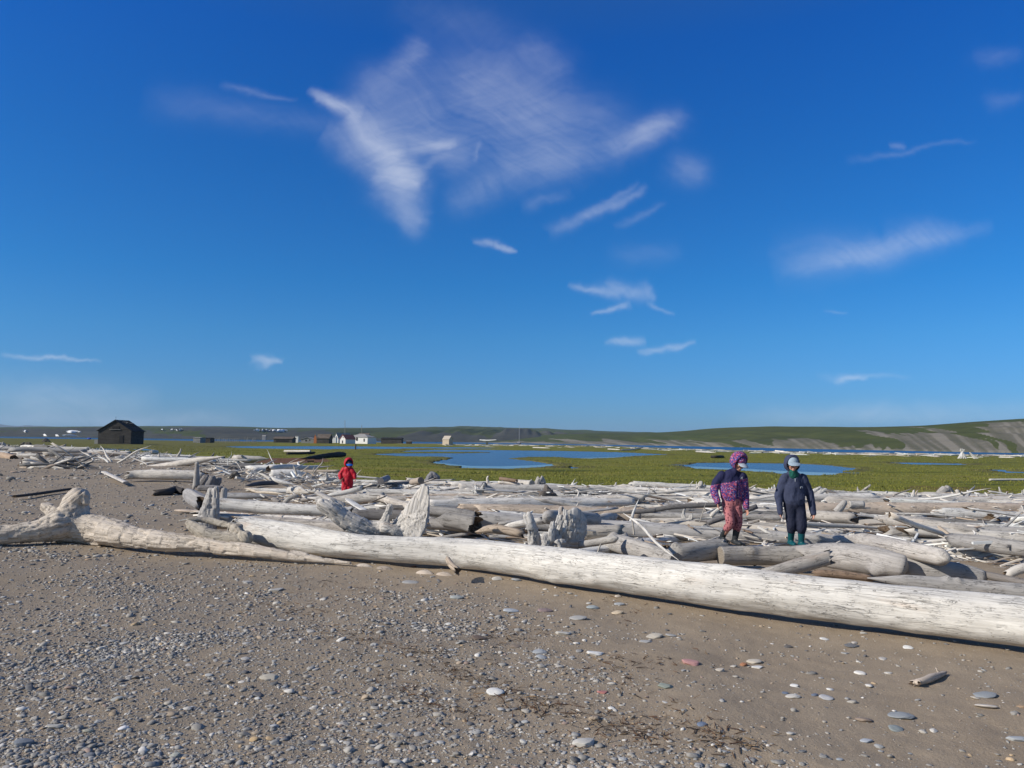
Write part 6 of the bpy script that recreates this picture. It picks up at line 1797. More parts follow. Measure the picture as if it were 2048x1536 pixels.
def house(name, label, cat, px0, px1, pyb, pye, pyr, depth, ridge, wm, rm, openings=(), yaw=0.0, over=.25, hip=False):
    """openings: (kind, px0, px1, py0, py1) on the front"""
    pb = at_base((px0 + px1) / 2, pyb); D = pb[1]; k = D / F
    w = (px1 - px0) * k; h = (pyb - pye) * k; rise = max(.05, (pye - pyr) * k)
    root = empty(name, pb, yaw); tag(root, label, cat)
    part(root, 'wall', prism(w, depth, h, rise, None if hip else ridge), wm)
    if hip:
        a = w / 2 + over; c = (0, depth / 2, h + rise)
        V = np.array([(-a, -over, h), (a, -over, h), (a, depth + over, h), (-a, depth + over, h), (-w * .12, depth / 2, h + rise), (w * .12, depth / 2, h + rise), (-a, -over, h - .12), (a, -over, h - .12), (a, depth + over, h - .12), (-a, depth + over, h - .12)], float)
        part(root, 'roof', (V, np.array([(0, 1, 5, 4), (2, 3, 4, 5), (6, 7, 1, 0), (7, 8, 2, 1), (8, 9, 3, 2), (9, 6, 0, 3), (9, 8, 7, 6)]), np.array([(1, 2, 5), (3, 0, 4)])), rm)
    elif rm is not None:
        part(root, 'roof', join(roof_slabs(w, depth, h, rise, ridge, over)), rm)
    mid = (px0 + px1) / 2
    for kind, a, b_, c, e in openings:
        x0, x1 = (a - mid) * k, (b_ - mid) * k; z1, z0 = (pyb - c) * k, (pyb - e) * k
        f = part(root, kind, box((x0 + x1) / 2, -.02, (z0 + z1) / 2, x1 - x0 + .14, .08, z1 - z0 + .14), M_TRIM if wm in (M_WHITE,) else wm)
        part(f, 'pane' if kind == 'window' else 'leaf', box((x0 + x1) / 2, -.06, (z0 + z1) / 2, x1 - x0, .06, z1 - z0), M_DARK)
    return root, k, w, h, rise


# the abandoned house
root, k, w, h, rise = house('abandoned_house', 'dark abandoned wooden house with a broken roof, alone on the marsh at left', 'house', 195.5, 261, 887.2, 861, 840.5, 6.6, 'y', M_OLD, None, (('doorway', 238, 246, 870.8, 885), ('window', 223, 237, 852.8, 857.8)))
a = w / 2; kk = rise / a; sh = []; hole = []
for s in (-1, 1):
    n = 13
    for i in range(n):
        y0, y1 = -.3 + (7.2) * i / n, -.3 + 7.2 * (i + 1) / n - .03
        top = 1.0 if s < 0 else R.choice((1.0, .8, .55, .9, .7)) if 2 < i < 11 else 1.0
        if s > 0 and i in (5, 8): top = .35
        x0, x1 = s * (a + .35), s * (a + .35) * (1 - top)
        z0, z1 = h - .35 * kk, h - .35 * kk + (abs(x0) - abs(x1)) * kk + R.uniform(-.02, .03)
        P = np.array([(x0, y0, z0), (x0, y1, z0), (x1, y1, z1), (x1, y0, z1)], float)
        sh.append(slab(P, .08))
part(root, 'roof', join(sh), M_OLDR)
raf = [box(0, y, h + rise - .05, .12, .12, .12) for y in np.linspace(.1, 6.5, 5)]
for y in np.linspace(.15, 6.4, 8):
    P = np.array([(a, y, h), (a, y + .12, h), (0, y + .12, h + rise), (0, y, h + rise)], float); raf.append(slab(P, .1))
part(root, 'rafters', join(raf), M_OLD)
part(root, 'sill_board', box((229 - 228.2) * k, -.12, (887.2 - 859.2) * k, 22 * k, .18, .10), M_GREYW)
part(root, 'roof_peak_boards', join([box(R.uniform(1.0, 2.4), R.uniform(1, 5.5), h + rise - R.uniform(.3, .8), R.uniform(.5, 1.2), .12, .06, R.uniform(0, 3), .4) for _ in range(7)]), M_GREYW)
part(root, 'stove_pipe', tube([(-.5, 1.2, h + rise - .4), (-.5, 1.2, h + rise + .9)], .035, None, 6), M_OLDR)
part(root, 'porch_box', box(-a - .5, .8, .35, .9, 1.2, 1.1), M_GREYW)

house('shed', 'weathered grey plank shed, second building from the left on the spit', 'shed', 386, 400, 884.6, 876, 875.3, 5, 'x', M_GREYW, M_GREYR, over=.1)
house('shed', 'low dark lean-to joined to the weathered grey shed', 'shed', 400.5, 420, 884.6, 876.4, 875.8, 4, 'x', M_DKLOG, M_OLDR, over=.1)
fr = empty('pole_fence', at_base(452, 884.6)); tag(fr, 'crooked driftwood pole fence right of the weathered grey shed', 'fence')
kf = fr.location[1] / F
for i in range(16):
    x = (421 + i * 3.8 - 452) * kf; hh = R.uniform(1.2, 1.9)
    part(fr, 'post', tube([(x, 0, -.6), (x + R.uniform(-.15, .15), R.uniform(-.1, .1), hh)], .10, None, 7), M_GREYW)
for z in (.6, 1.25):
    part(fr, 'rail', tube([(-31 * kf, .1, z), (0, .1, z + .05), (27 * kf, .1, z - .05)], .07, None, 7), M_GREYW)
rk = empty('pole_rack', at_base(501, 884.8)); tag(rk, 'cluster of leaning grey poles between the pole fence and the little tower', 'pole rack')
kf = rk.location[1] / F
for i in range(8):
    x = (490 + i * 3 - 501) * kf
    part(rk, 'pole', tube([(x, 0, -.5), (x + R.uniform(-.7, .7), R.uniform(-.4, .4), R.uniform(1.4, 2.3))], .09, None, 7), M_GREYW)
r2, k2, *_ = house('raised_cache', 'small grey box hut on stilts, left of the long low log house', 'hut', 524, 531, 880.5, 873.8, 872, 1.8, 'x', M_GREYW, M_GREYR, over=.1)
r2.location[2] += 0.6
for sx in (-.6, .6):
    for sy in (.2, 1.5):
        part(r2, 'stilt', tube([(sx, sy, -2.2), (sx, sy, -.5)], .08, None, 7), M_GREYW)
house('log_house', 'long low dark log house with a brown roof, left of the white outhouse', 'house', 547, 584, 884.9, 877.5, 873.8, 6, 'x', M_DKLOG, M_BROWNR, (('window', 552, 577, 880.6, 883),))
house('outhouse', 'narrow white outhouse between the log house and the grey gabled cabin', 'outhouse', 590, 596, 884.8, 873.2, 872.6, 1.5, 'x', M_WHITE, M_GREYR, over=.05)
house('cabin', 'grey gabled cabin left of the orange-ended barn', 'cabin', 602, 627.5, 885.8, 878.8, 874.8, 6, 'y', M_GREYW, M_GREYR, (('window', 610.5, 613, 879.5, 882.5), ('window', 618, 620, 878.8, 881)))
rb, kb, wb, hb, rbise = house('barn', 'dark barn with a rust-orange end wall and brown roof', 'barn', 633, 657.5, 886.4, 876.6, 868.8, 6.5, 'x', M_DKLOG, M_BROWNR)
part(rb, 'end_wall', (np.array([(-wb / 2 - 1.25, .1, -.5), (-wb / 2 - .01, -.02, -.5), (-wb / 2 - .01, -.02, hb), (-wb / 2 - .62, .05, hb + rbise), (-wb / 2 - 1.25, .1, hb)]), np.array([(0, 1, 2, 4)]), np.array([(4, 2, 3)])), M_RUST)
house('white_house', 'white gabled house with a long grey roof, behind the red-roofed one', 'house', 667, 677.5, 885.2, 876, 866.2, 10, 'y', M_WHITE, M_GREYR, (('window', 671.5, 673, 872, 874.5),), yaw=math.radians(-30))
house('lean_to', 'low white flat-roofed shed against the white gabled house', 'shed', 657.8, 672, 885.2, 875.4, 875.0, 3, 'x', M_WHITE, M_GREYR, over=.05)
house('red_roof_house', 'white house with a red roof, left of the hip-roofed house', 'house', 678.5, 692, 886.7, 877.5, 869.8, 7, 'y', M_WHITE, M_REDR, (('door', 683.5, 686, 881, 886.4), ('window', 685.5, 687, 873.8, 875.6)), yaw=math.radians(-26))
rw, kw, *_ = house('hip_roof_house', 'largest white house with a grey hip roof and two dark windows', 'house', 692.8, 738, 886.8, 874.2, 867.6, 7, 'x', M_WHITE, M_GREYR, (('window', 729, 731.5, 877, 883), ('window', 695.5, 699.5, 875, 881.5), ('window', 711.5, 715.5, 875, 881.5)), hip=True, yaw=math.radians(-22))
house('annex', 'white annex with a reddish brown roof rising behind the hip-roofed house', 'house', 716, 736, 885.6, 873, 866.4, 6, 'x', M_WHITE, M_BROWNR)
house('shed', 'small white shed right of the annex', 'shed', 741, 750, 886.9, 877.8, 877.3, 3, 'x', M_WHITE, M_GREYR, over=.05)
house('log_house', 'long dark low log house with a ragged sod roof, right of the white houses', 'house', 762, 802.8, 887.0, 877.6, 875.4, 6, 'x', M_DKLOG, M_OLDR)
house('shed', 'tiny dark hut at the water, between the log house and the tan shed', 'hut', 812, 822.5, 887.8, 882.6, 882.2, 2.5, 'x', M_DKLOG, M_GREYR, over=.05)
house('tan_shed', 'tan boarded shed standing alone at the water', 'shed', 884, 898.5, 889.6, 879, 872.2, 3.6, 'x', M_TANW, M_TANR, (), yaw=math.radians(-24), over=.12)
for px, py0, py1, lab in ((690, 868, 841, 'tall thin radio mast above the white houses'), (723.5, 867, 850, 'shorter thin mast above the annex roof')):
    D = 384.0; a_, b_ = at_depth(px, 886, D), at_depth(px, py1, D)
    o = tag(link('mast', make_mesh('mast', *tube([a_, b_], .11, None, 6), (M_GREYW,))), lab, 'mast')
# curved white bone raised on a block
b0 = at_base(974, 890.4); kf = b0[1] / F
wb_ = empty('whale_bone_stand', b0); tag(wb_, 'long white curved bone raised on a dark block, right of the tan shed', 'monument')
part(wb_, 'block', join([box(0, .6, .55, 4.6 * kf, 1.2, 2.2), box(0, .6, 1.72, 5.4 * kf, 1.4, .12)]), flat_mat('dark_concrete', (.10, .12, .11), .9))
cb = catmull(np.array([((960 - 974) * kf, .6, 10.2 * kf), ((966 - 974) * kf, .6, 9.4 * kf), (0, .6, 9.0 * kf), ((982 - 974) * kf, .6, 9.6 * kf), ((992 - 974) * kf, .6, 10.8 * kf)]), 20)
part(wb_, 'bone', tube(cb, np.interp(np.linspace(0, 1, 20), (0, .3, .6, 1), (.25, .42, .36, .2)), None, 10), flat_mat('white_bone', (.72, .71, .68), .7, .05), True)
# sailing boat at anchor
sb0 = on_plane(1037.5, 888.8, ZS); kf = sb0[1] / F
sb = empty('sailboat', sb0, math.radians(8)); tag(sb, 'small sailing boat with bare mast at anchor beyond the spit', 'sailboat')
L = 9 * kf * 1.05
st = []
for u in np.linspace(0, 1, 9):
    bw = .17 * L * math.sin(math.pi * min(1, .18 + .82 * (1 - u) ** .8)) + .02
    x = -L / 2 + L * u; zt = .75 + .35 * u
    st.append([(x, -bw, zt), (x, -bw * .75, .1), (x, 0, -.5 * (1 - u)), (x, bw * .75, .1), (x, bw, zt)])
Vb = np.array(st).reshape(-1, 3); qb = [(i * 5 + j, i * 5 + j + 1, i * 5 + 6 + j, i * 5 + 5 + j) for i in range(8) for j in range(4)] + [(i * 5 + 4, i * 5, i * 5 + 5, i * 5 + 9) for i in range(8)]
part(sb, 'hull', (Vb, np.array(qb), None), flat_mat('navy_hull', (.02, .04, .12), .3), True)
part(sb, 'cabin', box(0, 0, 1.15, L * .4, L * .2, .7), flat_mat('white_gel', (.75, .75, .75), .3, .03))
part(sb, 'mast', tube([(.3, 0, .6), (.3, 0, (886 - 848.5) * kf)], .11, None, 8), flat_mat('mast_alloy', (.5, .5, .5), .4))
part(sb, 'boom', tube([(.3, 0, 2.1), (-L * .38, 0, 2.0)], .09, None, 8), M_TRIM)
# tipi of drift poles
tp = empty('pole_tipi', at_base(1925, 915.5)); tag(tp, 'white driftwood poles stacked as a tipi on the far spit', 'tipi')
kf = tp.location[1] / F
for i in range(11):
    a = i / 11 * 6.28; r = 8.5 * kf
    part(tp, 'pole', tube([(r * math.cos(a), .7 * r * math.sin(a), -.15), (R.uniform(-.1, .1) - math.cos(a) * .25, R.uniform(-.1, .1), 13.5 * kf + R.uniform(-.1, .3))], .10, None, 7), M_TRIM)
tp2 = empty('leaning_poles', at_base(1949, 915.8)); tag(tp2, 'smaller lean-to of white poles beside the driftwood tipi', 'poles')
for i in range(5):
    part(tp2, 'pole', tube([(R.uniform(-4, 9) * kf * .6 + .2, 0, -.15), (-.6 + .25 * i * .5, .2, 10 * kf - .2 * i)], .10, None, 7), M_TRIM)
# posts, barrels and big drift far out
q_ = gp(711, 899.5); kf = q_[1] / F
tag(link('post', make_mesh('post', *tube([q_ - (0, 0, .3), q_ + (0, 0, 10.2 * kf)], .13, None, 7), (M_DKLOG,))), 'single dark post standing in the marsh below the white houses', 'post')
hlog('black stranded timber on the marsh beyond the flowered hood', [(1422, 913.6, 2.6), (1436, 913.4, 2.8), (1447, 912.6, 1.4)], BLACK, ZM, hm=False)
for lab, pts in (
    ('long pale log with upturned roots on the far spit', [(1241, 900, 1.6), (1262, 899.3, 1.6), (1276, 896.5, 1.3), (1286, 894.2, .9)]),
    ('straight pale log just left of the root log on the far spit', [(1216, 898.2, 1.2), (1244, 899.5, 1.2)]),
    ('pale log with a dark stub on the far spit, right of the sailing boat', [(1066, 895, 1.0), (1100, 896.2, 1.1)]),
    ('long pale log on the spit above the flowered hood', [(1392, 903.2, 1.2), (1432, 905.4, 1.6)]),
    ('short white log on the spit right of the flowered hood', [(1524, 904.6, 1.0), (1540, 902.8, 1.4)]),
    ('long thin log on the spit right of the slate hood', [(1665, 907.6, .9), (1790, 910.6, .8)]),
    ('white lumpy log left of the driftwood tipi', [(1854, 911.6, 1.2), (1880, 913.6, 1.2)]),
    ('pale log right of the driftwood tipi', [(1998, 914.4, 1.2), (2030, 915.2, 1.2)]),
):
    hlog(lab, pts, (.62, .59, .54), ZM + .1, hm=False, e0='brk', e1='tip', seg=9)
for px, py, lab in ((178, 879.4, 'bright blue barrel on the shore left of the dark house'),):
    p = gp(px, py); kf = p[1] / F
    tag(link('barrel', make_mesh('barrel', *tube([p + (-2.6 * kf, 0, .45), p + (-2 * kf, 0, .45), p + (2 * kf, 0, .45), p + (2.6 * kf, 0, .45)], np.array((.38, .45, .45, .38)), None, 12), (flat_mat('blue_plastic', (.02, .08, .45), .5),))), lab, 'barrel')
# a tangle of dark drift before the shore, far left
for lab, px, py, sc in (('round dark root heap on the far left shore', 47, 893, 1.0), ('larger dark root heap right of the round one, far left shore', 56, 893.5, 1.1), ('dark tangle of roots far left, near the water', 92, 884, .9)):
    p = gp(px, py); D = p[1]
    root_obj(lab, [[(px - 6 * sc, py - 1, 3 * sc, D), (px, py - 6 * sc, 3 * sc, D), (px + 6 * sc, py - 1, 3 * sc, D)], [(px - 3, py, 3, D), (px + 1, py - 4 * sc, 3, D), (px + 8 * sc, py - .5, 2, D)]], (.11, .10, .09), .12, amp=.12, smooth=1, hm=False)
# sprawling stick pile left middle distance
for i in range(46):
    px = R.uniform(92, 178); py = 936 - 18 * math.exp(-((px - 140) / 30) ** 2) * R.random()
    p = gp(px, 936.5); D = p[1] + R.uniform(-1.2, 1.2); c = at_depth(px, py, D); r = R.uniform(.025, .09); L = R.uniform(.8, 3.2); a = R.uniform(-.9, .9); tl = R.gauss(0, .3)
    d_ = np.array((math.cos(a) * math.cos(tl), math.sin(a) * .6, math.sin(tl))) * L / 2
    cn, cc = R.choice(COLS)
    log_obj('driftwood_branch', (c - d_, c + (0, 0, .05), c + d_), (r * 1.2, r, r * .6), jit(cc), f'{"stout" if r > .055 else "thin"} {cn} branch in the stick heap on the left beach', 'branch', 'branches of the left stick heap', seg=7, n=9, bend=.04, e0='brk', e1='tip', hm=False)

# ---- grass blades over the marsh
def grass(n):
    A = NR.uniform(math.radians(-36), math.radians(36), n * 3); rr3 = 26 * np.exp(NR.uniform(0, 1, n * 3) ** 1.15 * math.log(190 / 26))
    x, y = rr3 * np.sin(A), rr3 * np.cos(A)
    s = edge_s(x, y); ok = (s > 0.2) & (shore_d(x, y) > 30)
    ok &= NR.random(len(x)) < 0.25 + 0.75 * (n2(x * .5, y, .5, 2, 66) > -.1)
    for P in POND_XY.values():
        ok &= ~in_poly(x, y, P)
    ok &= ~((in_poly(x, y, redp)) & (NR.random(len(x)) < .93))
    x, y, s = x[ok][:n], y[ok][:n], s[ok][:n]; m = len(x)
    z = np.array([gz(a, b_) for a, b_ in zip(x, y)])
    h = NR.uniform(.025, .075, m) * (1 + .5 * (n2(x, y, .4, 2, 67) > .2)); w = NR.uniform(.010, .022, m) * (1 + np.hypot(x, y) / 60); a = NR.uniform(0, 6.28, m); ln = NR.uniform(-.06, .06, (m, 2))
    b0 = np.stack((x - w * np.cos(a), y - w * np.sin(a), z - .02), -1); b1 = np.stack((x + w * np.cos(a), y + w * np.sin(a), z - .02), -1); tp_ = np.stack((x + ln[:, 0], y + ln[:, 1], z + h), -1)
    V = np.stack((b0, b1, tp_), 1).reshape(-1, 3)
    base = np.array([(.170, .180, .030), (.145, .155, .026), (.200, .195, .036), (.105, .112, .022), (.215, .180, .058)])[NR.choice(5, m, p=(.34, .27, .2, .12, .07))]
    br = (s < 3.5) & (NR.random(m) < .5); base[br] = (.15, .115, .06)
    col = np.repeat(np.concatenate((base, np.ones((m, 1))), 1), 3, 0)
    mt, t, b = new_mat('grass_blade')
    t.put(b.inputs['Base Color'], t.attr('col', 'Color')); b.inputs['Roughness'].default_value = .8
    tag(link('grass', make_mesh('grass', V, None, np.arange(m * 3).reshape(-1, 3), (mt,), attrs={'col': col}, smooth=False)), kind='stuff')


grass(55000)
# greener, taller grass about the abandoned house

# ================================================================ stones
import bmesh


def ico(sub):
    bm = bmesh.new(); bmesh.ops.create_icosphere(bm, subdivisions=sub, radius=1.0)
    V = np.array([v.co[:] for v in bm.verts]); T = np.array([[v.index for v in f.verts] for f in bm.faces]); bm.free()
    return V, T


ms, t, b = new_mat('beach_stone')
p = t.node('ShaderNodeTexCoord').outputs['Object']; oi = t.node('ShaderNodeObjectInfo')
rn = t.vmath('ADD', p, t.comb(t.math('MULTIPLY', oi.outputs['Random'], 17.0), 0, 0))
n_a = t.noise(rn, 38.0, 4, .65); n_b = t.noise(t.vmath('MULTIPLY', rn, (1, 1, 3)), 22.0, 3, .6)
c = t.mix(t.remap(n_a, .35, .7), t.mix(1, oi.outputs['Color'], (.82, .82, .83, 1), 'MULTIPLY'), t.mix(1, oi.outputs['Color'], (1.12, 1.11, 1.08, 1), 'MULTIPLY'))
c = t.mix(t.remap(t.math('ABSOLUTE', t.math('SUBTRACT', n_b, .52)), .0, .012, .35, 0), c, (.6, .59, .57, 1))
t.put(b.inputs['Base Color'], c); b.inputs['Roughness'].default_value = .7
bump(t, b, n_a, .3, .004)
IV, IT = ico(4)
SHAPES = []
for i in range(14):
    rg = np.random.default_rng(100 + i)
    V = IV.copy()
    d = 1 + .16 * fbm(V * 1.1 + i * 3.7, 3, i)[:, None]
    V = V * d
    if i >= 8:                                     # broken, angular ones
        for _ in range(rg.integers(5, 9)):
            nrm = unit(rg.normal(size=3) * (1, 1, .7)); lim = rg.uniform(.55, .8); ex = V @ nrm - lim
            V = V - np.clip(ex, 0, None)[:, None] * nrm * .93
    V = V + .012 * fbm(V * 6, 2, i + 50)[:, None] * V
    SHAPES.append(make_mesh('stone', V, None, IT, (ms,)))


def stone(px, py, rx, ry, col, label, kind=None, rz=None, group=None, sink=.35, name='stone', cat='stone'):
    p = gp(px, py); D = float((np.asarray(p) - EYE) @ _f); a = rx * D / F
    sn = 1.5 / math.hypot(1.5, p[1])
    bdep = min(a * .8, max(a * .5, .8 * ry * D / F / max(sn, .15)))
    cz = max(ry * D / F * .52, .14 * a)
    i = R.randrange(8) if kind is None else R.randrange(8, 14) if kind == 'ang' else kind
    o = bpy.data.objects.new(name, SHAPES[i]); COL.objects.link(o)
    o.scale = (a, bdep, cz); o.rotation_euler = (R.gauss(0, .08), R.gauss(0, .08), R.uniform(-.35, .35) if rz is None else rz)
    o.location = (p[0], p[1], gz(p[0], p[1]) + cz * sink)
    o.color = (col[0], col[1], col[2], 1)
    tag(o, label, cat, group)
    return o


cW, cP, cB, cG, cD, cT, cR, cPk, cSl = (.70, .69, .66), (.52, .50, .46), (.34, .36, .38), (.37, .365, .35), (.16, .165, .17), (.45, .33, .20), (.34, .16, .085), (.50, .27, .25), (.27, .29, .305)
HS = [
    (990, 1387, 20, 13, cW, 'large rounded white stone in the middle of the near sand', None), (1187, 1308, 20, 9, cW, 'pale oblong block with square ends, above the white stone', 'ang'), (1124, 1268, 19, 8, cP, 'pale wedge-shaped stone on the sand below the longest log', 'ang'),
    (1170, 1490, 27, 14, cP, 'large flat pale slab at the bottom of the gravel', 'ang'), (1235, 1227, 12.5, 7.5, (.52, .43, .31), 'rounded beige oval stone below the longest log', None), (1079, 1305, 14, 6.5, cB, 'upper of two blue-grey ovals touching each other', None),
    (1083, 1315.5, 11, 6, cB, 'lower of two blue-grey ovals touching each other', None), (1378, 1326, 21, 10, cPk, 'large pink triangular stone on bare sand', 'ang'), (1205, 1385, 12, 5, (.48, .2, .18), 'small pink stone right of the white stone', 'ang'), (960, 1277.5, 16, 6.5, (.15, .11, .085), 'dark brown block with a flat top', 'ang'),
    (1031.5, 1294, 11, 5, (.24, .19, .15), 'brownish flat oval right of the dark brown block', None), (1156, 1237, 18, 6, cG, 'wide flat grey stone left of the beige oval', None), (1021, 1222, 16, 5.5, (.42, .45, .48), 'drop-shaped pale blue stone', None), (913.6, 1196.7, 14, 8, (.33, .35, .34), 'round flat grey-green stone near the longest log', None),
    (820, 1165.5, 17, 4.5, cG, 'long thin grey stone near the pale slabs', None), (1089, 1222, 15, 6, (.27, .2, .19), 'mauve flat stone half covered by sand', None), (995.6, 1159, 13, 7, cP, 'lumpy pale stone in the shadow of the longest log', 'ang'), (1033, 1161, 10, 6, cB, 'smooth grey oval beside the lumpy pale stone', None),
    (1185, 1216, 12, 6, (.33, .37, .38), 'grey-green double stone below the longest log', None), (1238, 1209, 11, 5, cB, 'blue-grey oval above the beige oval', None), (1308, 1274, 17, 8, (.47, .43, .36), 'pale beige stone almost sunk in the sand', None), (1292, 1284, 15, 4.5, cG, 'flat grey slab below the sunken beige stone', 'ang'),
    (1342, 1271.5, 11, 4.5, cG, 'grey oval right of the sunken beige stone', None), (1332, 1374, 17, 7.5, (.26, .29, .25), 'grey-green angular stone with small ones at its foot', 'ang'), (1223, 1418, 7.5, 5.5, cW, 'small egg-shaped white stone by brown twigs', None), (792, 1526, 12, 9, (.42, .42, .41), 'pale egg stone at the bottom edge', None), (951, 1466, 11, 7, cG, 'round grey stone above the bottom edge, middle', None),
    (1508, 1324, 15, 7, (.53, .48, .40), 'cream stone of the three-coloured trio', None), (1488, 1331, 8, 7, cR, 'rust-red stone of the three-coloured trio', 'ang'), (1514, 1335, 13, 4.5, cW, 'white sliver of the three-coloured trio', 'ang'), (1440, 1342, 11, 5.5, (.5, .45, .38), 'cream stone right of the large pink one', 'ang'),
    (1720, 1347.6, 11, 6.5, (.70, .68, .64), 'bright white oval alone on bare sand', None), (1652, 1397, 15, 8, (.45, .45, .46), 'white marbled oval beside a small blue one', None), (1585.5, 1394, 14, 6.5, cP, 'pale oval beside a small blue one, left of the marbled oval', None), (1570, 1387, 7, 4.5, (.13, .16, .22), 'small blue pebble at the pale oval', None), (1629, 1391, 7, 5, (.13, .16, .22), 'small blue pebble at the marbled oval', None),
    (1801, 1433, 24, 9, cSl, 'largest dark grey stone on the right sand, kidney-shaped', None), (1792, 1459, 16, 7.5, (.25, .28, .28), 'dark grey oval below the kidney-shaped one', None), (1973, 1414, 20, 7, (.50, .46, .41), 'wide cream oval near the right edge', None), (1970, 1391, 22, 7, cSl, 'long dark grey stone leaning on a cream one', None), (1951, 1397, 10, 5, (.52, .47, .4), 'cream stone under the long dark grey one', None),
    (2030, 1479.5, 22, 10, (.40, .42, .43), 'pale blue-grey slab at the right edge', 'ang'), (1727, 1441, 16, 8.5, (.27, .21, .165), 'flat brown round stone sunk in the sand', None), (1734, 1483, 13, 6.5, (.38, .41, .45), 'bluish white stone with a dark edge below the brown one', 'ang'), (1403, 1450, 10, 6, (.14, .18, .26), 'blue pebble alone right of the twigs', None), (1703, 1292, 15, 4.5, (.15, .155, .165), 'long dark slate oval near the longest log', None),
    (1577, 1294, 11, 4.5, (.12, .115, .11), 'dark rough stone near the longest log', 'ang'), (1648.6, 1279, 10, 4.5, cW, 'white oval above the long slate oval', None), (1816, 1296, 10, 4.5, cW, 'white oval close to the right part of the longest log', None), (1727, 1267, 7, 3.5, (.45, .45, .43), 'pale oval touching the shadow of the longest log', None), (1679.5, 1520, 7, 5, (.33, .36, .39), 'grey oval alone at the bottom edge, right', None), (1582, 1468, 9, 5, cP, 'knobbly cream stone at the right of the gravel', 'ang'), (1604, 1503.5, 7, 4.5, cD, 'dark blue-grey pebble below the knobbly one', None), (1660, 1380, 7.5, 5, cW, 'white pebble above the marbled oval', None), (1588, 1372, 9, 4.5, cW, 'white stone above the pale oval', None),
    (44, 1489.6, 22, 13, (.17, .19, .22), 'large slate-blue block in the bottom left corner', 'ang'), (107.6, 1454.7, 18, 9, (.42, .41, .37), 'pale angular slab above the slate-blue block', 'ang'), (247, 1458, 10, 7.5, (.68, .68, .70), 'smooth white egg stone in the left gravel', None), (507.5, 1480, 10, 7.5, (.50, .36, .20), 'golden-tan rounded stone in the gravel', None), (348.6, 1513.5, 11.5, 9, (.36, .37, .33), 'greenish pale rounded stone at the bottom edge', None), (176, 1463, 10, 6.5, (.38, .37, .30), 'beige oval left of the white egg stone', None), (553.6, 1181, 15, 7, cG, 'tilted flat grey slab above the brown twigs', 'ang'), (540, 1356, 20, 7, (.48, .44, .36), 'long cream stone in the middle of the gravel', 'ang'), (495, 1164.5, 10, 4, cG, 'dark-edged grey oval left of the tilted slab', None),
    (178, 1512, 11, 8, (.17, .18, .2), 'round dark blue-grey stone sunk at the bottom left', None), (512, 1467, 9, 6.5, (.36, .30, .23), 'brownish oval just above the golden-tan stone', None), (549, 1454, 10, 7.5, (.40, .41, .43), 'lumpy pale stone right of the brownish oval', 'ang'), (234, 1399, 12, 7, (.33, .34, .33), 'round grey stone high in the left gravel', None), (1236, 1193, 8, 4, (.55, .5, .45), 'pale bone-like stone in the shadow of the longest log', 'ang'), (660, 1119, 8, 5, (.12, .075, .055), 'dark brown pebble on the buried trunk', None), (827, 1134, 7, 4, (.16, .09, .06), 'brown pebble on a buried slab', None),
]
for px, py, rx, ry, col, lab, kind in HS:
    stone(px, py, rx, ry, col, lab, kind, sink=.42)
GCOL = (('blue-grey', (.335, .345, .35), 'blue-grey pebbles of the beach'), ('grey', (.37, .36, .345), 'grey pebbles of the beach'), ('dark', (.11, .115, .12), 'dark pebbles of the beach'), ('pale', (.54, .52, .48), 'pale pebbles of the beach'), ('tan', (.40, .29, .19), 'tan pebbles of the beach'))
spots = []
n = 0
while n < 215:
    px, py = R.uniform(0, 2048), R.uniform(1110, 1536)
    logy = np.interp(px, (300, 500, 700, 940, 1144, 1360, 1528, 1782, 2048), (1100, 1112, 1122, 1142, 1174, 1206, 1232, 1262, 1298))
    if py < logy + 12: continue
    right = sstep(500, 1500, np.array(px - (py - 1300) * .9))
    if R.random() < float(right) * .86: continue
    k = (py - 870) / 500
    rx = R.uniform(4.5, 9.5) * (k ** .5); ry = rx * R.uniform(.42, .72)
    if any((px - a) ** 2 + 4 * (py - b_) ** 2 < (rx + c_ + 3) ** 2 for a, b_, c_ in spots): continue
    spots.append((px, py, rx)); n += 1
    cn, cc, gg = R.choices(GCOL, (5, 6, 2, 4, 1.2))[0]
    ex, kind = ('rounded', None) if R.random() < .5 else ('angular', 'ang')
    stone(px, py, rx, ry, jit(cc, .15), f'small {ex} {cn} pebble lying on the sand among others of its kind', kind, group=gg, name='pebble', cat='pebble', rz=R.uniform(-1, 1))


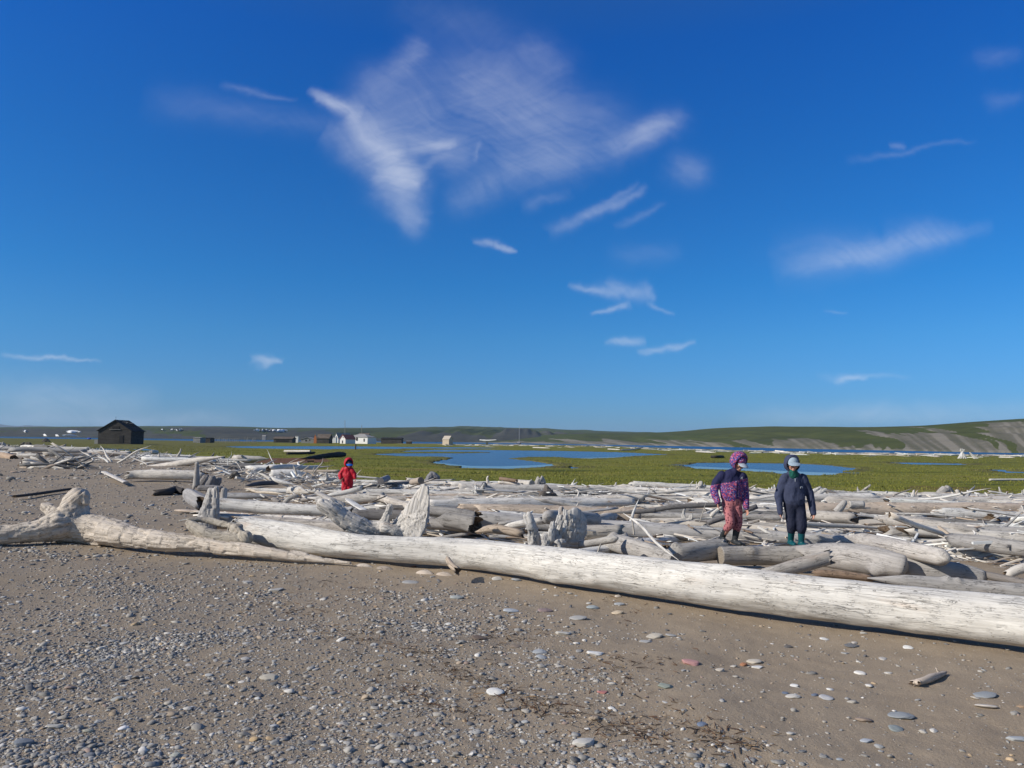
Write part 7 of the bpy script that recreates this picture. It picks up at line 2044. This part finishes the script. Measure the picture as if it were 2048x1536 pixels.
# the gravel nobody could count
def gravel_mesh(n, r0, r1, size, sub, dens, seed):
    rg = np.random.default_rng(seed)
    m = n * 6
    A = rg.uniform(math.radians(-37), math.radians(37), m); rr4 = r0 * (r1 / r0) ** rg.random(m)
    x, y = rr4 * np.sin(A), rr4 * np.cos(A)
    gw = sstep(1.9, -1.9, x - np.interp(y, (0, 3.6, 9.6, 14, 30, 60, 120), (0.9, 0.55, -2.3, -4.6, -9.5, -24, -60)) + 0.8 * n2(x, y, .5, 3, 41))
    pt = sstep(2.2, 0.2, np.hypot((x + 4.6) / 1.6, (y - 12.5) / 2.2)); gw = gw * (1 - .9 * pt)
    cl = n2(x, y, 1.1, 3, 91); cl2 = n2(x * .7, y, 2.6, 2, 92)
    w = (.022 + gw * (.22 + .66 * sstep(-.1, .6, cl) * sstep(-.3, .45, cl2))) * dens
    wr = np.zeros(m)
    ok = (rg.random(m) < w) & (edge_s(x, y) < -1.0)
    x, y, gw = x[ok][:n], y[ok][:n], gw[ok][:n]; m = len(x)
    z = np.array([gz(a, b_) for a, b_ in zip(x, y)])
    s = np.exp(rg.normal(math.log(size), .42, m)); s = np.clip(s, size * .4, size * 3.2)
    V0, T0 = ico(sub); nv = len(V0)
    sx, sy, sz = s * rg.uniform(.8, 1.35, m), s * rg.uniform(.6, 1.0, m), s * rg.uniform(.2, .5, m)
    a = rg.uniform(0, 6.28, m)
    wob = 1 + rg.uniform(-.30, .24, (m, nv))
    P = V0[None] * wob[..., None] * np.stack((sx, sy, sz), -1)[:, None]
    tl = rg.normal(0, .22, m)
    Pz = P[..., 2] * np.cos(tl)[:, None] + P[..., 0] * np.sin(tl)[:, None]; Px = P[..., 0] * np.cos(tl)[:, None] - P[..., 2] * np.sin(tl)[:, None]
    X = Px * np.cos(a)[:, None] - P[..., 1] * np.sin(a)[:, None] + x[:, None]; Y = Px * np.sin(a)[:, None] + P[..., 1] * np.cos(a)[:, None] + y[:, None]
    Z = Pz + (z + sz * .25)[:, None]
    V = np.stack((X, Y, Z), -1).reshape(-1, 3)
    T = (T0[None] + (np.arange(m) * nv)[:, None, None]).reshape(-1, 3)
    pal = np.array([(.285, .280, .270), (.32, .30, .268), (.25, .238, .218), (.135, .135, .14), (.40, .378, .34), (.56, .54, .505), (.34, .275, .205), (.44, .33, .21), (.31, .235, .195)])
    c = pal[rg.choice(len(pal), m, p=(.20, .24, .16, .12, .13, .055, .05, .02, .025))] * rg.uniform(.8, 1.2, (m, 1))
    return V, T, np.repeat(np.concatenate((c, np.ones((m, 1))), 1), nv, 0)


mgv, t, b = new_mat('gravel_stone')
pz = t.node('ShaderNodeNewGeometry').outputs['Position']
nz = t.noise(pz, 160.0, 3, .6)
t.put(b.inputs['Base Color'], t.mix(1.0, t.attr('col', 'Color'), t.ramp(nz, [(.3, .8), (.7, 1.15)]), 'MULTIPLY')); b.inputs['Roughness'].default_value = .75
bump(t, b, nz, .25, .003)
Vs, Ts, Cs, o_ = [], [], [], 0
for args in ((11500, 3.0, 6.5, .0100, 2, 1.0, 1), (52000, 3.0, 9.0, .0042, 1, 1.0, 2), (14000, 6.0, 14.0, .0120, 1, 1.0, 3), (11000, 11.0, 40.0, .022, 1, 1.0, 4), (5000, 30.0, 110.0, .06, 1, .8, 5)):
    V, T, c = gravel_mesh(*args)
    Vs.append(V); Ts.append(T + o_); Cs.append(c); o_ += len(V)
tag(link('gravel', make_mesh('gravel', np.vstack(Vs), None, np.vstack(Ts), (mgv,), attrs={'col': np.vstack(Cs)})), kind='stuff')

# ================================================================ air
mhz = bpy.data.materials.new('haze'); mhz.use_nodes = True
t = NT(mhz.node_tree); t.n.clear()
pv = t.node('ShaderNodeVolumePrincipled')
pv.inputs['Color'].default_value = (.55, .75, 1.0, 1); pv.inputs['Density'].default_value = 6e-5; pv.inputs['Anisotropy'].default_value = 0.2
t.l.new(pv.outputs[0], t.node('ShaderNodeOutputMaterial').inputs['Volume'])
V, Q, T = box(0, 0, 0, 1, 1, 1)
V = V * (17600, 17600, 1.0); V[:, 2] = np.where(V[:, 2] > 0, 170.0, -3.6)
tag(link('haze', make_mesh('haze', V, Q, None, (mhz,), smooth=False)), kind='stuff')
